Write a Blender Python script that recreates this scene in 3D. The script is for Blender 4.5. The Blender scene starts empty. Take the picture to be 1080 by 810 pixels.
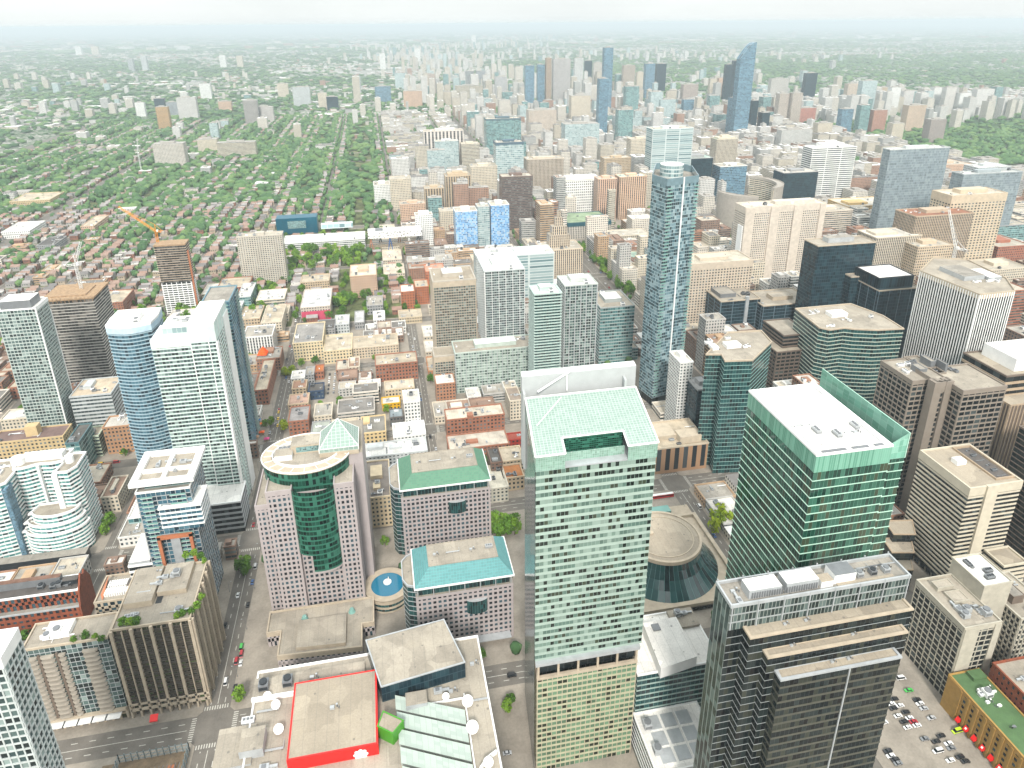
import bpy, math, random
import numpy as np
from mathutils import Vector, Matrix
sc = bpy.context.scene
COL = sc.collection
# ------------------------------------------------------------------ camera
# metres; +Y runs up the north-south streets of the grid, +X along the cross streets, z = 0 is the street
cd = bpy.data.cameras.new('camera'); cam = bpy.data.objects.new('camera', cd); COL.objects.link(cam)
CR_, CU_, CF_ = Vector((0.981073,-0.193481,-0.007795)), Vector((0.076686,0.351252,0.933135)), Vector((0.177806,0.916071,-0.359441))
m_ = Matrix((CR_, CU_, -CF_)).transposed().to_4x4(); m_.translation = Vector((0, 0, 345.74)); cam.matrix_world = m_
cd.sensor_width = 36; cd.lens = 24.583; cd.shift_y = -0.08907; cd.clip_start = 1; cd.clip_end = 120000
sc.camera = cam
# ------------------------------------------------------------------ sky, sun, exposure
SUN_EL, SUN_AZ = math.radians(40), math.radians(188)      # azimuth clockwise from +Y
w = bpy.data.worlds.new('World'); sc.world = w; w.use_nodes = True
nt = w.node_tree; nt.nodes.clear()
o_ = nt.nodes.new('ShaderNodeOutputWorld'); bg = nt.nodes.new('ShaderNodeBackground')
sky = nt.nodes.new('ShaderNodeTexSky'); sky.sky_type = 'NISHITA'; sky.sun_disc = False
sky.sun_elevation = SUN_EL; sky.sun_rotation = SUN_AZ; sky.altitude = 300; sky.air_density = 1.0; sky.dust_density = 3.0
tc = nt.nodes.new('ShaderNodeTexCoord'); nz = nt.nodes.new('ShaderNodeTexNoise'); nz.inputs['Scale'].default_value = 3.0; nz.inputs['Detail'].default_value = 5
mpp = nt.nodes.new('ShaderNodeMapping'); mpp.inputs['Scale'].default_value = (1, 1, 4)
nt.links.new(tc.outputs['Generated'], mpp.inputs['Vector']); nt.links.new(mpp.outputs['Vector'], nz.inputs['Vector'])
rp = nt.nodes.new('ShaderNodeValToRGB'); rp.color_ramp.elements[0].position = .3; rp.color_ramp.elements[1].position = .7
rp.color_ramp.elements[0].color = (10.2, 10.7, 10.6, 1); rp.color_ramp.elements[1].color = (11.8, 12.2, 12.0, 1)   # the overcast layer
nt.links.new(nz.outputs['Fac'], rp.inputs['Fac'])
mx = nt.nodes.new('ShaderNodeMix'); mx.data_type = 'RGBA'; mx.inputs[0].default_value = .9
nt.links.new(sky.outputs[0], mx.inputs[6]); nt.links.new(rp.outputs[0], mx.inputs[7])
sx = nt.nodes.new('ShaderNodeSeparateXYZ'); nt.links.new(tc.outputs['Generated'], sx.inputs[0])
cl_ = nt.nodes.new('ShaderNodeMapRange'); cl_.inputs[1].default_value = 0; cl_.inputs[2].default_value = 1; cl_.inputs[3].default_value = .46; cl_.inputs[4].default_value = 1.0   # an overcast zenith is about three times as bright as its horizon
nt.links.new(sx.outputs[2], cl_.inputs[0])
ml = nt.nodes.new('ShaderNodeMix'); ml.data_type = 'RGBA'; ml.blend_type = 'MULTIPLY'; ml.inputs[0].default_value = 1
nt.links.new(mx.outputs[2], ml.inputs[6]); nt.links.new(cl_.outputs[0], ml.inputs[7])
nt.links.new(ml.outputs[2], bg.inputs['Color']); bg.inputs['Strength'].default_value = 0.092
nt.links.new(bg.outputs[0], o_.inputs['Surface'])
sl = bpy.data.lights.new('sun', 'SUN'); sl.energy = 2.1; sl.angle = math.radians(9); sl.color = (1, .95, .88)
so = bpy.data.objects.new('sun', sl); COL.objects.link(so)
so.rotation_euler = (math.pi/2 - SUN_EL, 0, math.pi - SUN_AZ)
sc.view_settings.view_transform = 'Standard'; sc.view_settings.look = 'None'; sc.view_settings.gamma = 1
sc.view_settings.use_curve_mapping = False
sc.view_settings.exposure = 1.12
sc.render.engine = 'CYCLES'
cy = sc.cycles; cy.max_bounces = 5; cy.diffuse_bounces = 3; cy.glossy_bounces = 2; cy.transmission_bounces = 2; cy.volume_bounces = 0
cy.use_denoising = True; cy.caustics_reflective = False; cy.caustics_refractive = False; cy.sample_clamp_indirect = 6
try: cy.denoiser = 'OPENIMAGEDENOISE'; cy.denoising_prefilter = 'ACCURATE'
except Exception: pass
cy.use_adaptive_sampling = True; cy.adaptive_threshold = 0.01
R = random.Random(7)
def sat(c, k=1.22):
    L = .2126*c[0]+.7152*c[1]+.0722*c[2]; return tuple(min(1, max(0, L+(v-L)*k)) for v in c[:3])
# ------------------------------------------------------------------ helpers
def tag(o, label=None, cat=None, group=None, kind=None):
    if label: o['label'] = label
    if cat: o['category'] = cat
    if group: o['group'] = group
    if kind: o['kind'] = kind
    return o
def empty(name, label, cat, loc, group=None):
    o = bpy.data.objects.new(name, None); o.empty_display_size = 1; COL.objects.link(o); o.location = loc
    return tag(o, label, cat, group)
class MB:
    """collects faces in world metres, builds ONE mesh object"""
    def __init__(s): s.v = []; s.f = []; s.m = []; s.uv = []
    def face(s, pts, m=0, uv=None):
        n = len(s.v); s.v.extend(pts); s.f.append(tuple(range(n, n + len(pts)))); s.m.append(m)
        s.uv.extend(uv if uv else [(p[0]*.1, p[1]*.1) for p in pts])
    def box(s, x0, y0, z0, x1, y1, z1, m=0, bottom=True, mt=None):
        mt = m if mt is None else mt
        a, b, c, d = (x0, y0), (x1, y0), (x1, y1), (x0, y1)
        for p, q in ((a, b), (b, c), (c, d), (d, a)):
            l = math.hypot(q[0]-p[0], q[1]-p[1])
            s.face([(p[0], p[1], z0), (q[0], q[1], z0), (q[0], q[1], z1), (p[0], p[1], z1)], m, [(0, 0), (l, 0), (l, z1-z0), (0, z1-z0)])
        s.face([(p[0], p[1], z1) for p in (a, b, c, d)], mt)
        if bottom: s.face([(p[0], p[1], z0) for p in (d, c, b, a)], m)
    def obox(s, c, ux, hx, hy, z0, z1, m=0, bottom=False):
        """oriented box: centre c, unit x axis ux, half sizes"""
        uy = (-ux[1], ux[0]); P = [(c[0]+ux[0]*i*hx+uy[0]*j*hy, c[1]+ux[1]*i*hx+uy[1]*j*hy) for i, j in ((-1,-1),(1,-1),(1,1),(-1,1))]
        s.prism(P, z0, z1, m, m, bottom)
    def prism(s, poly, z0, z1, m=0, mt=None, bottom=False, bay=None, fh=None, u0=0, top=True):
        n = len(poly)
        for i in range(n):
            p, q = poly[i], poly[(i+1) % n]; l = math.hypot(q[0]-p[0], q[1]-p[1])
            if bay: nb = max(1, round(l/bay)); nf = max(1, round((z1-z0)/fh)); uv = [(u0+i*60, 0), (u0+i*60+nb, 0), (u0+i*60+nb, nf), (u0+i*60, nf)]
            else: uv = [(0, 0), (l, 0), (l, z1-z0), (0, z1-z0)]
            s.face([(p[0], p[1], z0), (q[0], q[1], z0), (q[0], q[1], z1), (p[0], p[1], z1)], m, uv)
        if top: s.face([(p[0], p[1], z1) for p in poly], m if mt is None else mt)
        if bottom: s.face([(p[0], p[1], z0) for p in reversed(poly)], m)
    def ring(s, po, pi, z0, z1, m=0, bottom=True):
        n = len(po)
        for i in range(n):
            j = (i+1) % n; a, b, c, d = po[i], po[j], pi[j], pi[i]
            l = math.hypot(b[0]-a[0], b[1]-a[1])
            s.face([(*a, z0), (*b, z0), (*b, z1), (*a, z1)], m, [(0, 0), (l, 0), (l, z1-z0), (0, z1-z0)])
            s.face([(*a, z1), (*b, z1), (*c, z1), (*d, z1)], m)
            s.face([(*d, z1), (*c, z1), (*c, z0), (*d, z0)], m)
            if bottom: s.face([(*d, z0), (*c, z0), (*b, z0), (*a, z0)], m)
    def tube(s, p, q, r, m=0, n=6):
        p, q = Vector(p), Vector(q); d = (q-p).normalized(); a = d.cross(Vector((0, 0, 1)))
        a = a.normalized() if a.length > 1e-4 else Vector((1, 0, 0)); b = d.cross(a)
        P = [[e + a*math.cos(2*math.pi*k/n)*r + b*math.sin(2*math.pi*k/n)*r for k in range(n)] for e in (p, q)]
        for k in range(n):
            j = (k+1) % n; s.face([tuple(P[0][j]), tuple(P[0][k]), tuple(P[1][k]), tuple(P[1][j])], m)
        s.face([tuple(x) for x in P[1]][::-1], m); s.face([tuple(x) for x in P[0]], m)
    def cyl(s, c, r, z0, z1, m=0, mt=None, n=24, r1=None):
        r1 = r if r1 is None else r1
        A = [(c[0]+math.cos(2*math.pi*k/n)*r, c[1]+math.sin(2*math.pi*k/n)*r) for k in range(n)]
        B = [(c[0]+math.cos(2*math.pi*k/n)*r1, c[1]+math.sin(2*math.pi*k/n)*r1) for k in range(n)]
        for k in range(n):
            j = (k+1) % n; s.face([(*A[k], z0), (*A[j], z0), (*B[j], z1), (*B[k], z1)], m, [(k, 0), (k+1, 0), (k+1, (z1-z0)/3.5), (k, (z1-z0)/3.5)])
        s.face([(*p, z1) for p in B], m if mt is None else mt)
    def mesh(s, name, mats, org=(0, 0, 0)):
        me = bpy.data.meshes.new(name)
        v = np.array(s.v, dtype=np.float32).reshape(-1, 3) - np.array(org, dtype=np.float32)
        cnt = np.array([len(f) for f in s.f], dtype=np.int32); nl = int(cnt.sum())
        me.vertices.add(len(v)); me.vertices.foreach_set('co', v.ravel())
        me.loops.add(nl); me.loops.foreach_set('vertex_index', np.concatenate([np.array(f, dtype=np.int32) for f in s.f]))
        me.polygons.add(len(cnt)); st = np.zeros(len(cnt), dtype=np.int32); st[1:] = np.cumsum(cnt)[:-1]
        me.polygons.foreach_set('loop_start', st); me.polygons.foreach_set('material_index', np.array(s.m, dtype=np.int32))
        ul = me.uv_layers.new(name='UV'); ul.data.foreach_set('uv', np.array(s.uv, dtype=np.float32).ravel())
        for m in mats: me.materials.append(m)
        me.update(calc_edges=True); me.validate(); return me
    def build(s, name, mats, parent=None, org=None, color=None):
        if not s.f: return None
        if not isinstance(mats, (list, tuple)): mats = [mats]
        if org is None: org = tuple(parent.location) if parent is not None else tuple(np.array(s.v).mean(0)[:2]) + (min(p[2] for p in s.v),)
        if parent is not None and parent.parent is not None and org == tuple(parent.location): org = tuple(parent.location + parent.parent.location)
        o = bpy.data.objects.new(name, s.mesh(name, mats, org)); COL.objects.link(o)
        if parent is not None:
            o.parent = parent
            pw = parent.location + (parent.parent.location if parent.parent is not None else Vector((0, 0, 0)))
            o.location = Vector(org) - pw
        else: o.location = org
        if color: o.color = (*sat(color, 1.3), 1)
        return o
def rect(b): x0, y0, x1, y1 = b[:4]; return [(x0, y0), (x1, y0), (x1, y1), (x0, y1)]
def offset(P, d):
    n = len(P); out = []
    for i in range(n):
        a, b, c = P[i-1], P[i], P[(i+1) % n]
        e1 = (b[0]-a[0], b[1]-a[1]); e2 = (c[0]-b[0], c[1]-b[1]); l1 = math.hypot(*e1) or 1; l2 = math.hypot(*e2) or 1
        n1 = (e1[1]/l1, -e1[0]/l1); n2 = (e2[1]/l2, -e2[0]/l2); k = 1 + n1[0]*n2[0] + n1[1]*n2[1]
        k = max(k, .35); out.append((b[0]+(n1[0]+n2[0])*d/k, b[1]+(n1[1]+n2[1])*d/k))
    return out
# ------------------------------------------------------------------ materials
MATS = {}
def S(v): return tuple(((c/255)/12.92 if c/255 <= .04045 else ((c/255+.055)/1.055)**2.4) for c in v)
class NT:
    def __init__(s, m): s.t = m.node_tree
    def n(s, k, **kw):
        x = s.t.nodes.new(k)
        for a, b in kw.items(): setattr(x, a, b)
        return x
    def l(s, a, b): s.t.links.new(a, b)
    def math(s, op, a, b=None, c=None):
        x = s.n('ShaderNodeMath', operation=op)
        for i, v in enumerate((a, b, c)):
            if v is None: continue
            if isinstance(v, (int, float)): x.inputs[i].default_value = v
            else: s.l(v, x.inputs[i])
        return x.outputs[0]
    def mix(s, f, a, b, mode='MIX'):
        x = s.n('ShaderNodeMix', data_type='RGBA', blend_type=mode)
        for i, v in ((0, f), (6, a), (7, b)):
            if isinstance(v, (int, float)): x.inputs[i].default_value = v
            elif isinstance(v, tuple): x.inputs[i].default_value = (*v[:3], 1)
            else: s.l(v, x.inputs[i])
        return x.outputs[2]
    def noise(s, scale, detail=3, vec=None, rough=.55):
        x = s.n('ShaderNodeTexNoise'); x.inputs['Scale'].default_value = scale; x.inputs['Detail'].default_value = detail; x.inputs['Roughness'].default_value = rough
        if vec is not None: s.l(vec, x.inputs['Vector'])
        return x.outputs['Fac']
    def ramp(s, f, stops, const=False):
        x = s.n('ShaderNodeValToRGB'); cr = x.color_ramp; cr.interpolation = 'CONSTANT' if const else 'LINEAR'
        while len(cr.elements) > 1: cr.elements.remove(cr.elements[-1])
        cr.elements[0].position = stops[0][0]; cr.elements[0].color = (*stops[0][1][:3], 1)
        for p, c in stops[1:]: e = cr.elements.new(p); e.color = (*c[:3], 1)
        s.l(f, x.inputs['Fac']); return x.outputs['Color']
def newmat(name):
    m = bpy.data.materials.new(name); m.use_nodes = True; t = NT(m); p = m.node_tree.nodes['Principled BSDF']; MATS[name] = m; return m, t, p
def plain(name, col, rough=.75, metal=0, var=.12, scale=.25, spec=.4, tint=False):
    """a surface with soft wear: two scales of noise in world-size object space"""
    if name in MATS: return MATS[name]
    m, t, p = newmat(name)
    oc = t.n('ShaderNodeTexCoord').outputs['Object']
    a = t.noise(scale, 4, oc); b = t.noise(scale*9, 2, oc)
    f = t.math('ADD', t.math('MULTIPLY', a, .7), t.math('MULTIPLY', b, .3))
    if col[1] > .012: col = sat(col)
    if max(col) < .68 and col[1] > .012 and not tint: col = tuple(v*.84 for v in col)
    if tint: base = t.n('ShaderNodeObjectInfo').outputs['Color']
    g = t.ramp(f, [(.3, (1-var*2,)*3), (.68, (1+var*.6,)*3)])
    c = t.mix(1.0, base if tint else col, g, 'MULTIPLY'); t.l(c, p.inputs['Base Color'])
    p.inputs['Roughness'].default_value = rough; p.inputs['Metallic'].default_value = metal; p.inputs['Specular IOR Level'].default_value = spec
    return m
def roofm(name, col, tint=False, stain=.3):
    """flat roof: membrane sheets with seams, ponding stains and patches"""
    if name in MATS: return MATS[name]
    col = sat(col)
    if max(col) < .68: col = tuple(v*.84 for v in col)
    m, t, p = newmat(name); oc = t.n('ShaderNodeTexCoord').outputs['Object']
    base = t.n('ShaderNodeObjectInfo').outputs['Color'] if tint else col
    sp = t.n('ShaderNodeSeparateXYZ'); t.l(oc, sp.inputs[0])
    seam = t.math('LESS_THAN', t.math('FRACT', t.math('MULTIPLY', sp.outputs[0], .2)), .06)
    st = t.ramp(t.noise(.07, 5, oc, .65), [(.35, (1-stain,)*3), (.55, (1, 1, 1)), (.75, (1.08, 1.07, 1.04))])
    gr = t.ramp(t.noise(1.2, 3, oc), [(.3, (.88,)*3), (.7, (1.06,)*3)])
    c = t.mix(1.0, t.mix(1.0, base, st, 'MULTIPLY'), gr, 'MULTIPLY')
    vo = t.n('ShaderNodeTexVoronoi', feature='F1', distance='CHEBYCHEV'); vo.inputs['Scale'].default_value = .085; t.l(oc, vo.inputs['Vector'])
    pr = t.ramp(t.n('ShaderNodeSeparateColor').outputs[0], [(0, (1, 1, 1)), (1, (1, 1, 1))]); sc_ = pr.node.inputs['Fac'].links[0].from_node; t.l(vo.outputs['Color'], sc_.inputs[0])
    cr = pr.node.color_ramp; cr.elements[0].color = (.84, .83, .81, 1); cr.elements[1].color = (1.1, 1.09, 1.06, 1); c = t.mix(1.0, c, pr, 'MULTIPLY')
    v2 = t.n('ShaderNodeTexVoronoi'); v2.inputs['Scale'].default_value = .16; t.l(oc, v2.inputs['Vector']); dk = t.math('MULTIPLY', t.math('LESS_THAN', v2.outputs['Distance'], .1), .55); c = t.mix(dk, c, (.1, .095, .09))
    c = t.mix(t.math('MULTIPLY', seam, .22), c, (.12, .12, .12)); t.l(c, p.inputs['Base Color'])
    p.inputs['Roughness'].default_value = .9; p.inputs['Specular IOR Level'].default_value = .2
    return m
def fac(name, wins, wall=(.5, .5, .48), spec=None, wu=.12, wv=.25, rough=.12, tint=False, run=3, mul=None, bump=.02, wallvar=.1, metal=0.0, half=False, wu_=0): return _fac(name, wins, wall, wu, wv, rough, tint, run, mul, bump, wallvar, metal, spec)
def _fac(name, wins, wall, wu, wv, rough, tint, run, mul, bump, wallvar, metal, spec):
    """window wall on UV cells (u = bay, v = storey): wins = [(share, colour)..], wall frame wu wide and spandrel wv high"""
    if name in MATS: return MATS[name]
    if not tint: wins = [(a, tuple(v*.74 for v in c)) for a, c in wins]; wall = sat(tuple(v*.84 for v in wall), 1.1)
    m, t, p = newmat(name)
    uv = t.n('ShaderNodeUVMap', uv_map='UV').outputs[0]; sp = t.n('ShaderNodeSeparateXYZ'); t.l(uv, sp.inputs[0]); u, v = sp.outputs[0], sp.outputs[1]
    fu, fv = t.math('FRACT', u), t.math('FRACT', v); iu, iv = t.math('FLOOR', u), t.math('FLOOR', v)
    oi = t.n('ShaderNodeObjectInfo'); rnd = oi.outputs['Random']
    def wn(a, b, k):
        c = t.n('ShaderNodeCombineXYZ'); t.l(a, c.inputs[0]); t.l(b, c.inputs[1]); t.l(t.math('MULTIPLY_ADD', rnd, 57., k), c.inputs[2])
        x = t.n('ShaderNodeTexWhiteNoise', noise_dimensions='3D'); t.l(c.outputs[0], x.inputs['Vector']); return x
    w1 = wn(iu, iv, 1.); w2 = wn(t.math('FLOOR', t.math('MULTIPLY', u, 1/run)), iv, 2.)
    r = t.math('FRACT', t.math('ADD', t.math('MULTIPLY', w1.outputs[0], .45), w2.outputs[0])) if run > 1 else w1.outputs[0]
    acc = 0; st = []
    for sh, c in wins: st.append((min(acc, .999), c)); acc += sh
    glass = t.ramp(r, st, True) if len(st) > 1 else t.ramp(r, st)
    glass = t.mix(.35 if bump > .01 else .06, glass, t.mix(1.0, glass, t.ramp(w1.outputs[0], [(0, (.55,)*3), (1, (1.5,)*3)]), 'MULTIPLY'))
    if wv > 0 or wu > 0:
        mk = t.math('MULTIPLY', t.math('GREATER_THAN', fu, wu/2), t.math('LESS_THAN', fu, 1-wu/2))
        mk = t.math('MULTIPLY', mk, t.math('GREATER_THAN', fv, wv))
        oc = t.n('ShaderNodeTexCoord').outputs['Object']
        wc = oi.outputs['Color'] if tint else wall
        wc = t.mix(1.0, wc, t.ramp(t.noise(.06, 4, oc), [(.3, (1-wallvar*1.6,)*3), (.7, (1+wallvar*.5,)*3)]), 'MULTIPLY')
        if mul: wc = t.mix(t.math('GREATER_THAN', fv, wv), wc, mul)
        t.l(t.mix(mk, wc, glass), p.inputs['Base Color'])
        t.l(t.math('MULTIPLY_ADD', mk, rough-.65, .65), p.inputs['Roughness'])
    else:
        t.l(glass, p.inputs['Base Color']); p.inputs['Roughness'].default_value = rough; mk = None
    if bump:
        nv = t.n('ShaderNodeVectorMath', operation='SUBTRACT'); t.l(w1.outputs['Color'], nv.inputs[0]); nv.inputs[1].default_value = (.5, .5, .5)
        ns = t.n('ShaderNodeVectorMath', operation='SCALE'); t.l(nv.outputs[0], ns.inputs[0])
        if mk is not None: t.l(t.math('MULTIPLY', mk, bump), ns.inputs['Scale'])
        else: ns.inputs['Scale'].default_value = bump
        ge = t.n('ShaderNodeNewGeometry'); ad = t.n('ShaderNodeVectorMath', operation='ADD'); t.l(ge.outputs['Normal'], ad.inputs[0]); t.l(ns.outputs[0], ad.inputs[1])
        nn = t.n('ShaderNodeVectorMath', operation='NORMALIZE'); t.l(ad.outputs[0], nn.inputs[0]); t.l(nn.outputs[0], p.inputs['Normal'])
    p.inputs['Specular IOR Level'].default_value = spec if spec is not None else .2 if not tint else .35; p.inputs['Metallic'].default_value = metal
    return m
# palette (linear)
CONC = plain('concrete', (.42, .39, .35)); WHITE = plain('white_paint', (.8, .8, .785), .6, var=.06); LGREY = plain('light_grey_metal', (.52, .54, .55), .45, .2)
MGREY = plain('grey_metal', (.25, .26, .27), .5, .3); DARK = plain('dark_metal', (.03, .035, .04), .4); BEIGE = plain('beige_precast', (.52, .45, .36))
TAN = plain('tan_precast', (.45, .36, .27)); BROWN = plain('brown_precast', (.17, .135, .11)); PINK = plain('pink_granite', (.46, .415, .41), .55, var=.06)
BRICK = plain('red_brick', (.26, .085, .05), .85, var=.2, scale=.5); YBRICK = plain('ochre_brick', (.42, .27, .11), .85, var=.12, scale=.5)
RED = plain('red_panel', (.75, .012, .01), .45, var=.03); GREENP = plain('green_panel', (.1, .3, .06), .45, var=.03); ORANGE = plain('orange_panel', (.5, .21, .125), .6)
RF_TAN = roofm('roof_tan', (.41, .365, .305), stain=.1); RF_GREY = roofm('roof_grey', (.36, .34, .31)); RF_WHITE = roofm('roof_white', (.8, .79, .77), stain=.12); RF_DARK = roofm('roof_dark', (.13, .12, .115))
RF_BEIGE = roofm('roof_beige', (.42, .385, .335), stain=.22); RF_T = roofm('roof_any', (.4, .4, .4), tint=True); RF_GREEN = plain('green_roof_coating', (.105, .175, .085), .9, var=.15)
LAWN = plain('lawn', (.10, .22, .03), .95, var=.3, scale=.4)
WALL_T = plain('wall_any', (.4, .4, .4), tint=True)
# ------------------------------------------------------------------ window walls
DG = (.010, .016, .018); 
F_GRID = fac('punched_windows', [(.5, (.02, .03, .035)), (.3, (.045, .06, .065)), (.2, (.11, .14, .15))], wu=.5, wv=.5, tint=True, run=1)
F_BAND = fac('ribbon_windows', [(.5, (.03, .045, .05)), (.3, (.07, .09, .09)), (.2, (.15, .18, .18))], wu=.05, wv=.5, tint=True, run=2)
F_FIN = fac('fin_windows', [(.6, (.02, .026, .03)), (.4, (.05, .06, .065))], wu=.5, wv=.12, tint=True, run=1)
F_CONDO = fac('condo_windows', [(.35, (.06, .10, .10)), (.3, (.13, .2, .19)), (.2, (.03, .05, .055)), (.15, (.33, .42, .4))], wu=.18, wv=.3, tint=True, run=2)
F_BLUE = fac('blue_glass', [(.4, (.07, .16, .24)), (.35, (.12, .25, .35)), (.25, (.03, .07, .1))], wall=(.3, .42, .48), wu=.08, wv=.22, run=3)
F_TEAL = fac('teal_glass', [(.4, (.08, .2, .21)), (.35, (.17, .33, .33)), (.25, (.03, .075, .08))], wall=(.4, .52, .5), wu=.08, wv=.25, run=3)
F_NAVY = fac('navy_glass', [(.5, (.012, .032, .045)), (.3, (.02, .055, .07)), (.2, (.006, .016, .022))], wall=(.03, .06, .075), wu=.1, wv=.15, run=2)
F_PALE = fac('pale_glass', [(.5, (.3, .42, .43)), (.3, (.42, .52, .52)), (.2, (.15, .25, .27))], wall=(.6, .66, .65), wu=.08, wv=.3, run=3)
G_DARK = fac('dark_window', [(.6, (.009, .013, .014)), (.28, (.022, .03, .032)), (.12, (.08, .1, .1))], wall=(.05, .055, .055), wu=.06, wv=0.0, run=2)
G_PUNCH = fac('punched_pane', [(.45, (.02, .035, .045)), (.35, (.05, .1, .125)), (.2, (.012, .014, .018))], wall=(.06, .06, .06), wu=.05, wv=.0, run=1)
G_RITZ = fac('mint_glass', [(.2, (.18, .27, .225)), (.18, (.30, .40, .345)), (.23, (.012, .02, .015)), (.14, (.05, .065, .04)), (.25, (.12, .2, .165))], wall=(.4, .5, .44), wu=.09, wv=.36, mul=(.21, .30, .255), run=6, spec=.5, bump=.04)
G_RITZL = fac('mint_hotel_glass', [(.5, (.17, .29, .18)), (.33, (.11, .19, .12)), (.17, (.025, .035, .02))], wall=(.42, .45, .33), wu=.16, wv=.0, run=2)
G_GREEN = fac('emerald_glass', [(.4, (.005, .038, .022)), (.25, (.015, .085, .055)), (.2, (.05, .19, .13)), (.15, (.003, .012, .009))], wall=(.04, .16, .11), wu=.06, wv=.30, mul=(.04, .17, .12), run=4, rough=.07)
G_RBC = fac('green_office_glass', [(.35, (.02, .095, .062)), (.3, (.01, .05, .033)), (.2, (.05, .16, .11)), (.15, (.06, .08, .045))], wall=(.08, .24, .17), wu=.07, wv=.0, run=3, rough=.05, spec=.8, bump=.045)
G_RBCP = fac('pale_green_screen', [(.5, (.16, .40, .29)), (.5, (.2, .44, .33))], wall=(.3, .5, .4), wu=.14, wv=.0, run=1)
G_SIM = fac('black_office_glass', [(.4, (.008, .013, .014)), (.3, (.02, .03, .03)), (.2, (.045, .05, .038)), (.1, (.005, .006, .007))], wall=(.05, .055, .055), wu=.05, wv=.0, run=4, rough=.05, spec=.2, bump=.04)
G_SIML = fac('grey_lattice_glass', [(.4, (.05, .075, .07)), (.35, (.018, .028, .026)), (.25, (.12, .16, .15))], wall=(.26, .29, .27), wu=.2, wv=.0, run=1)
G_SHANG = fac('teal_tower_glass', [(.25, (.07, .145, .175)), (.25, (.17, .28, .32)), (.2, (.32, .43, .46)), (.3, (.025, .05, .06))], wall=(.36, .44, .46), wu=.10, wv=.16, mul=(.22, .32, .35), run=2, spec=.5, bump=.04)
G_COND = fac('balcony_glass', [(.35, (.05, .085, .085)), (.3, (.12, .18, .17)), (.2, (.02, .03, .03)), (.15, (.3, .38, .36))], wall=(.5, .55, .53), wu=.10, wv=.0, run=2)
G_CBLUE = fac('blue_balcony_glass', [(.4, (.05, .13, .18)), (.3, (.10, .21, .27)), (.3, (.02, .045, .065))], wall=(.3, .4, .44), wu=.1, wv=.0, run=3)
G_TEAL = fac('dark_teal_glass', [(.4, (.012, .06, .062)), (.3, (.02, .085, .085)), (.3, (.006, .024, .026))], wall=(.08, .2, .19), wu=.08, wv=.0, run=3, spec=.7, bump=.05)
G_GARD = fac('garden_condo_glass', [(.4, (.018, .02, .012)), (.3, (.05, .06, .03)), (.2, (.11, .09, .07)), (.1, (.09, .14, .05))], wall=(.13, .11, .09), wu=.14, wv=.2, mul=(.12, .1, .08), run=1)
GUARD = plain('green_glass_guard', (.25, .42, .38), .15, spec=.6, var=.05)
TILE_G = fac('green_roof_tile', [(.5, (.13, .265, .185)), (.5, (.145, .285, .195))], wall=(.12, .3, .2), wu=.1, wv=.14, run=1, rough=.5, bump=0)
TILE_T = fac('turquoise_roof_tile', [(.5, (.135, .32, .325)), (.5, (.15, .345, .35))], wall=(.16, .4, .4), wu=.1, wv=.14, run=1, rough=.5, bump=0)
SKYL = fac('skylight_glass', [(.35, (.33, .44, .385)), (.35, (.36, .465, .41)), (.3, (.3, .41, .355))], wall=(.55, .64, .59), wu=.10, wv=.10, run=1, rough=.25, bump=.01)
# ------------------------------------------------------------------ roof plant shared by every building
def unit_mesh(kind):
    b = MB()
    if kind == 0:                                              # chiller with fans
        b.box(-2.2, -1.1, 0, 2.2, 1.1, 1.7, 0)
        for k in (-1.3, 0, 1.3): b.cyl((k, 0), .55, 1.7, 2.0, 1, n=10)
        b.box(-2.25, -1.15, .5, 2.25, 1.15, .8, 1)
    elif kind == 1:                                            # low air handler and duct
        b.box(-1.6, -1, .2, 1.6, 1, 1.5, 0); b.box(1.6, -.45, .5, 4.4, .45, 1.2, 0); b.box(3.9, -.45, 0, 4.4, .45, .5, 0)
        b.box(-1.4, -.8, 0, 1.4, .8, .2, 1); b.box(-.9, -.6, 1.5, .6, .6, 1.75, 1)
    elif kind == 2:                                            # cooling tower
        b.box(-1.8, -1.8, .4, 1.8, 1.8, 3, 0); b.cyl((0, 0), 1.45, 3, 3.7, 1, n=14); b.box(-1.6, -1.83, .7, 1.6, 1.83, 2.2, 1)
        for x in (-1.5, 1.5):
            for y in (-1.5, 1.5): b.box(x-.15, y-.15, 0, x+.15, y+.15, .4, 1)
    elif kind == 3:                                            # hatch and vents
        b.box(-.8, -.6, 0, .8, .6, .9, 0); b.cyl((1.7, .4), .3, 0, 1.3, 1, n=8); b.cyl((2.4, -.3), .22, 0, 1.0, 1, n=8); b.cyl((1.7, .4), .42, 1.3, 1.5, 0, n=8)
    else:                                                      # pipe run
        for y in (-.3, 0, .3): b.tube((-4, y, .5), (4, y, .5), .11, 0)
        for x in (-3.5, 0, 3.5): b.box(x-.1, -.5, 0, x+.1, .5, .4, 1)
        b.tube((4, .3, .5), (4, 3, .5), .11, 0)
    return b
UNITS = [[unit_mesh(k).mesh('rooftop_unit', mm) for k in range(5)] for mm in ((LGREY, MGREY), (WHITE, MGREY), (MGREY, DARK))]
def put_unit(root, x, y, z, kind, tone=0, sc=1., rz=0.):
    o = bpy.data.objects.new(('chiller', 'air_handler', 'cooling_tower', 'roof_vent', 'pipe_run')[kind], UNITS[tone][kind]); COL.objects.link(o); o.parent = root
    o.location = Vector((x, y, z)) - root.location; o.scale = (sc,)*3; o.rotation_euler.z = rz; return o
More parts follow.
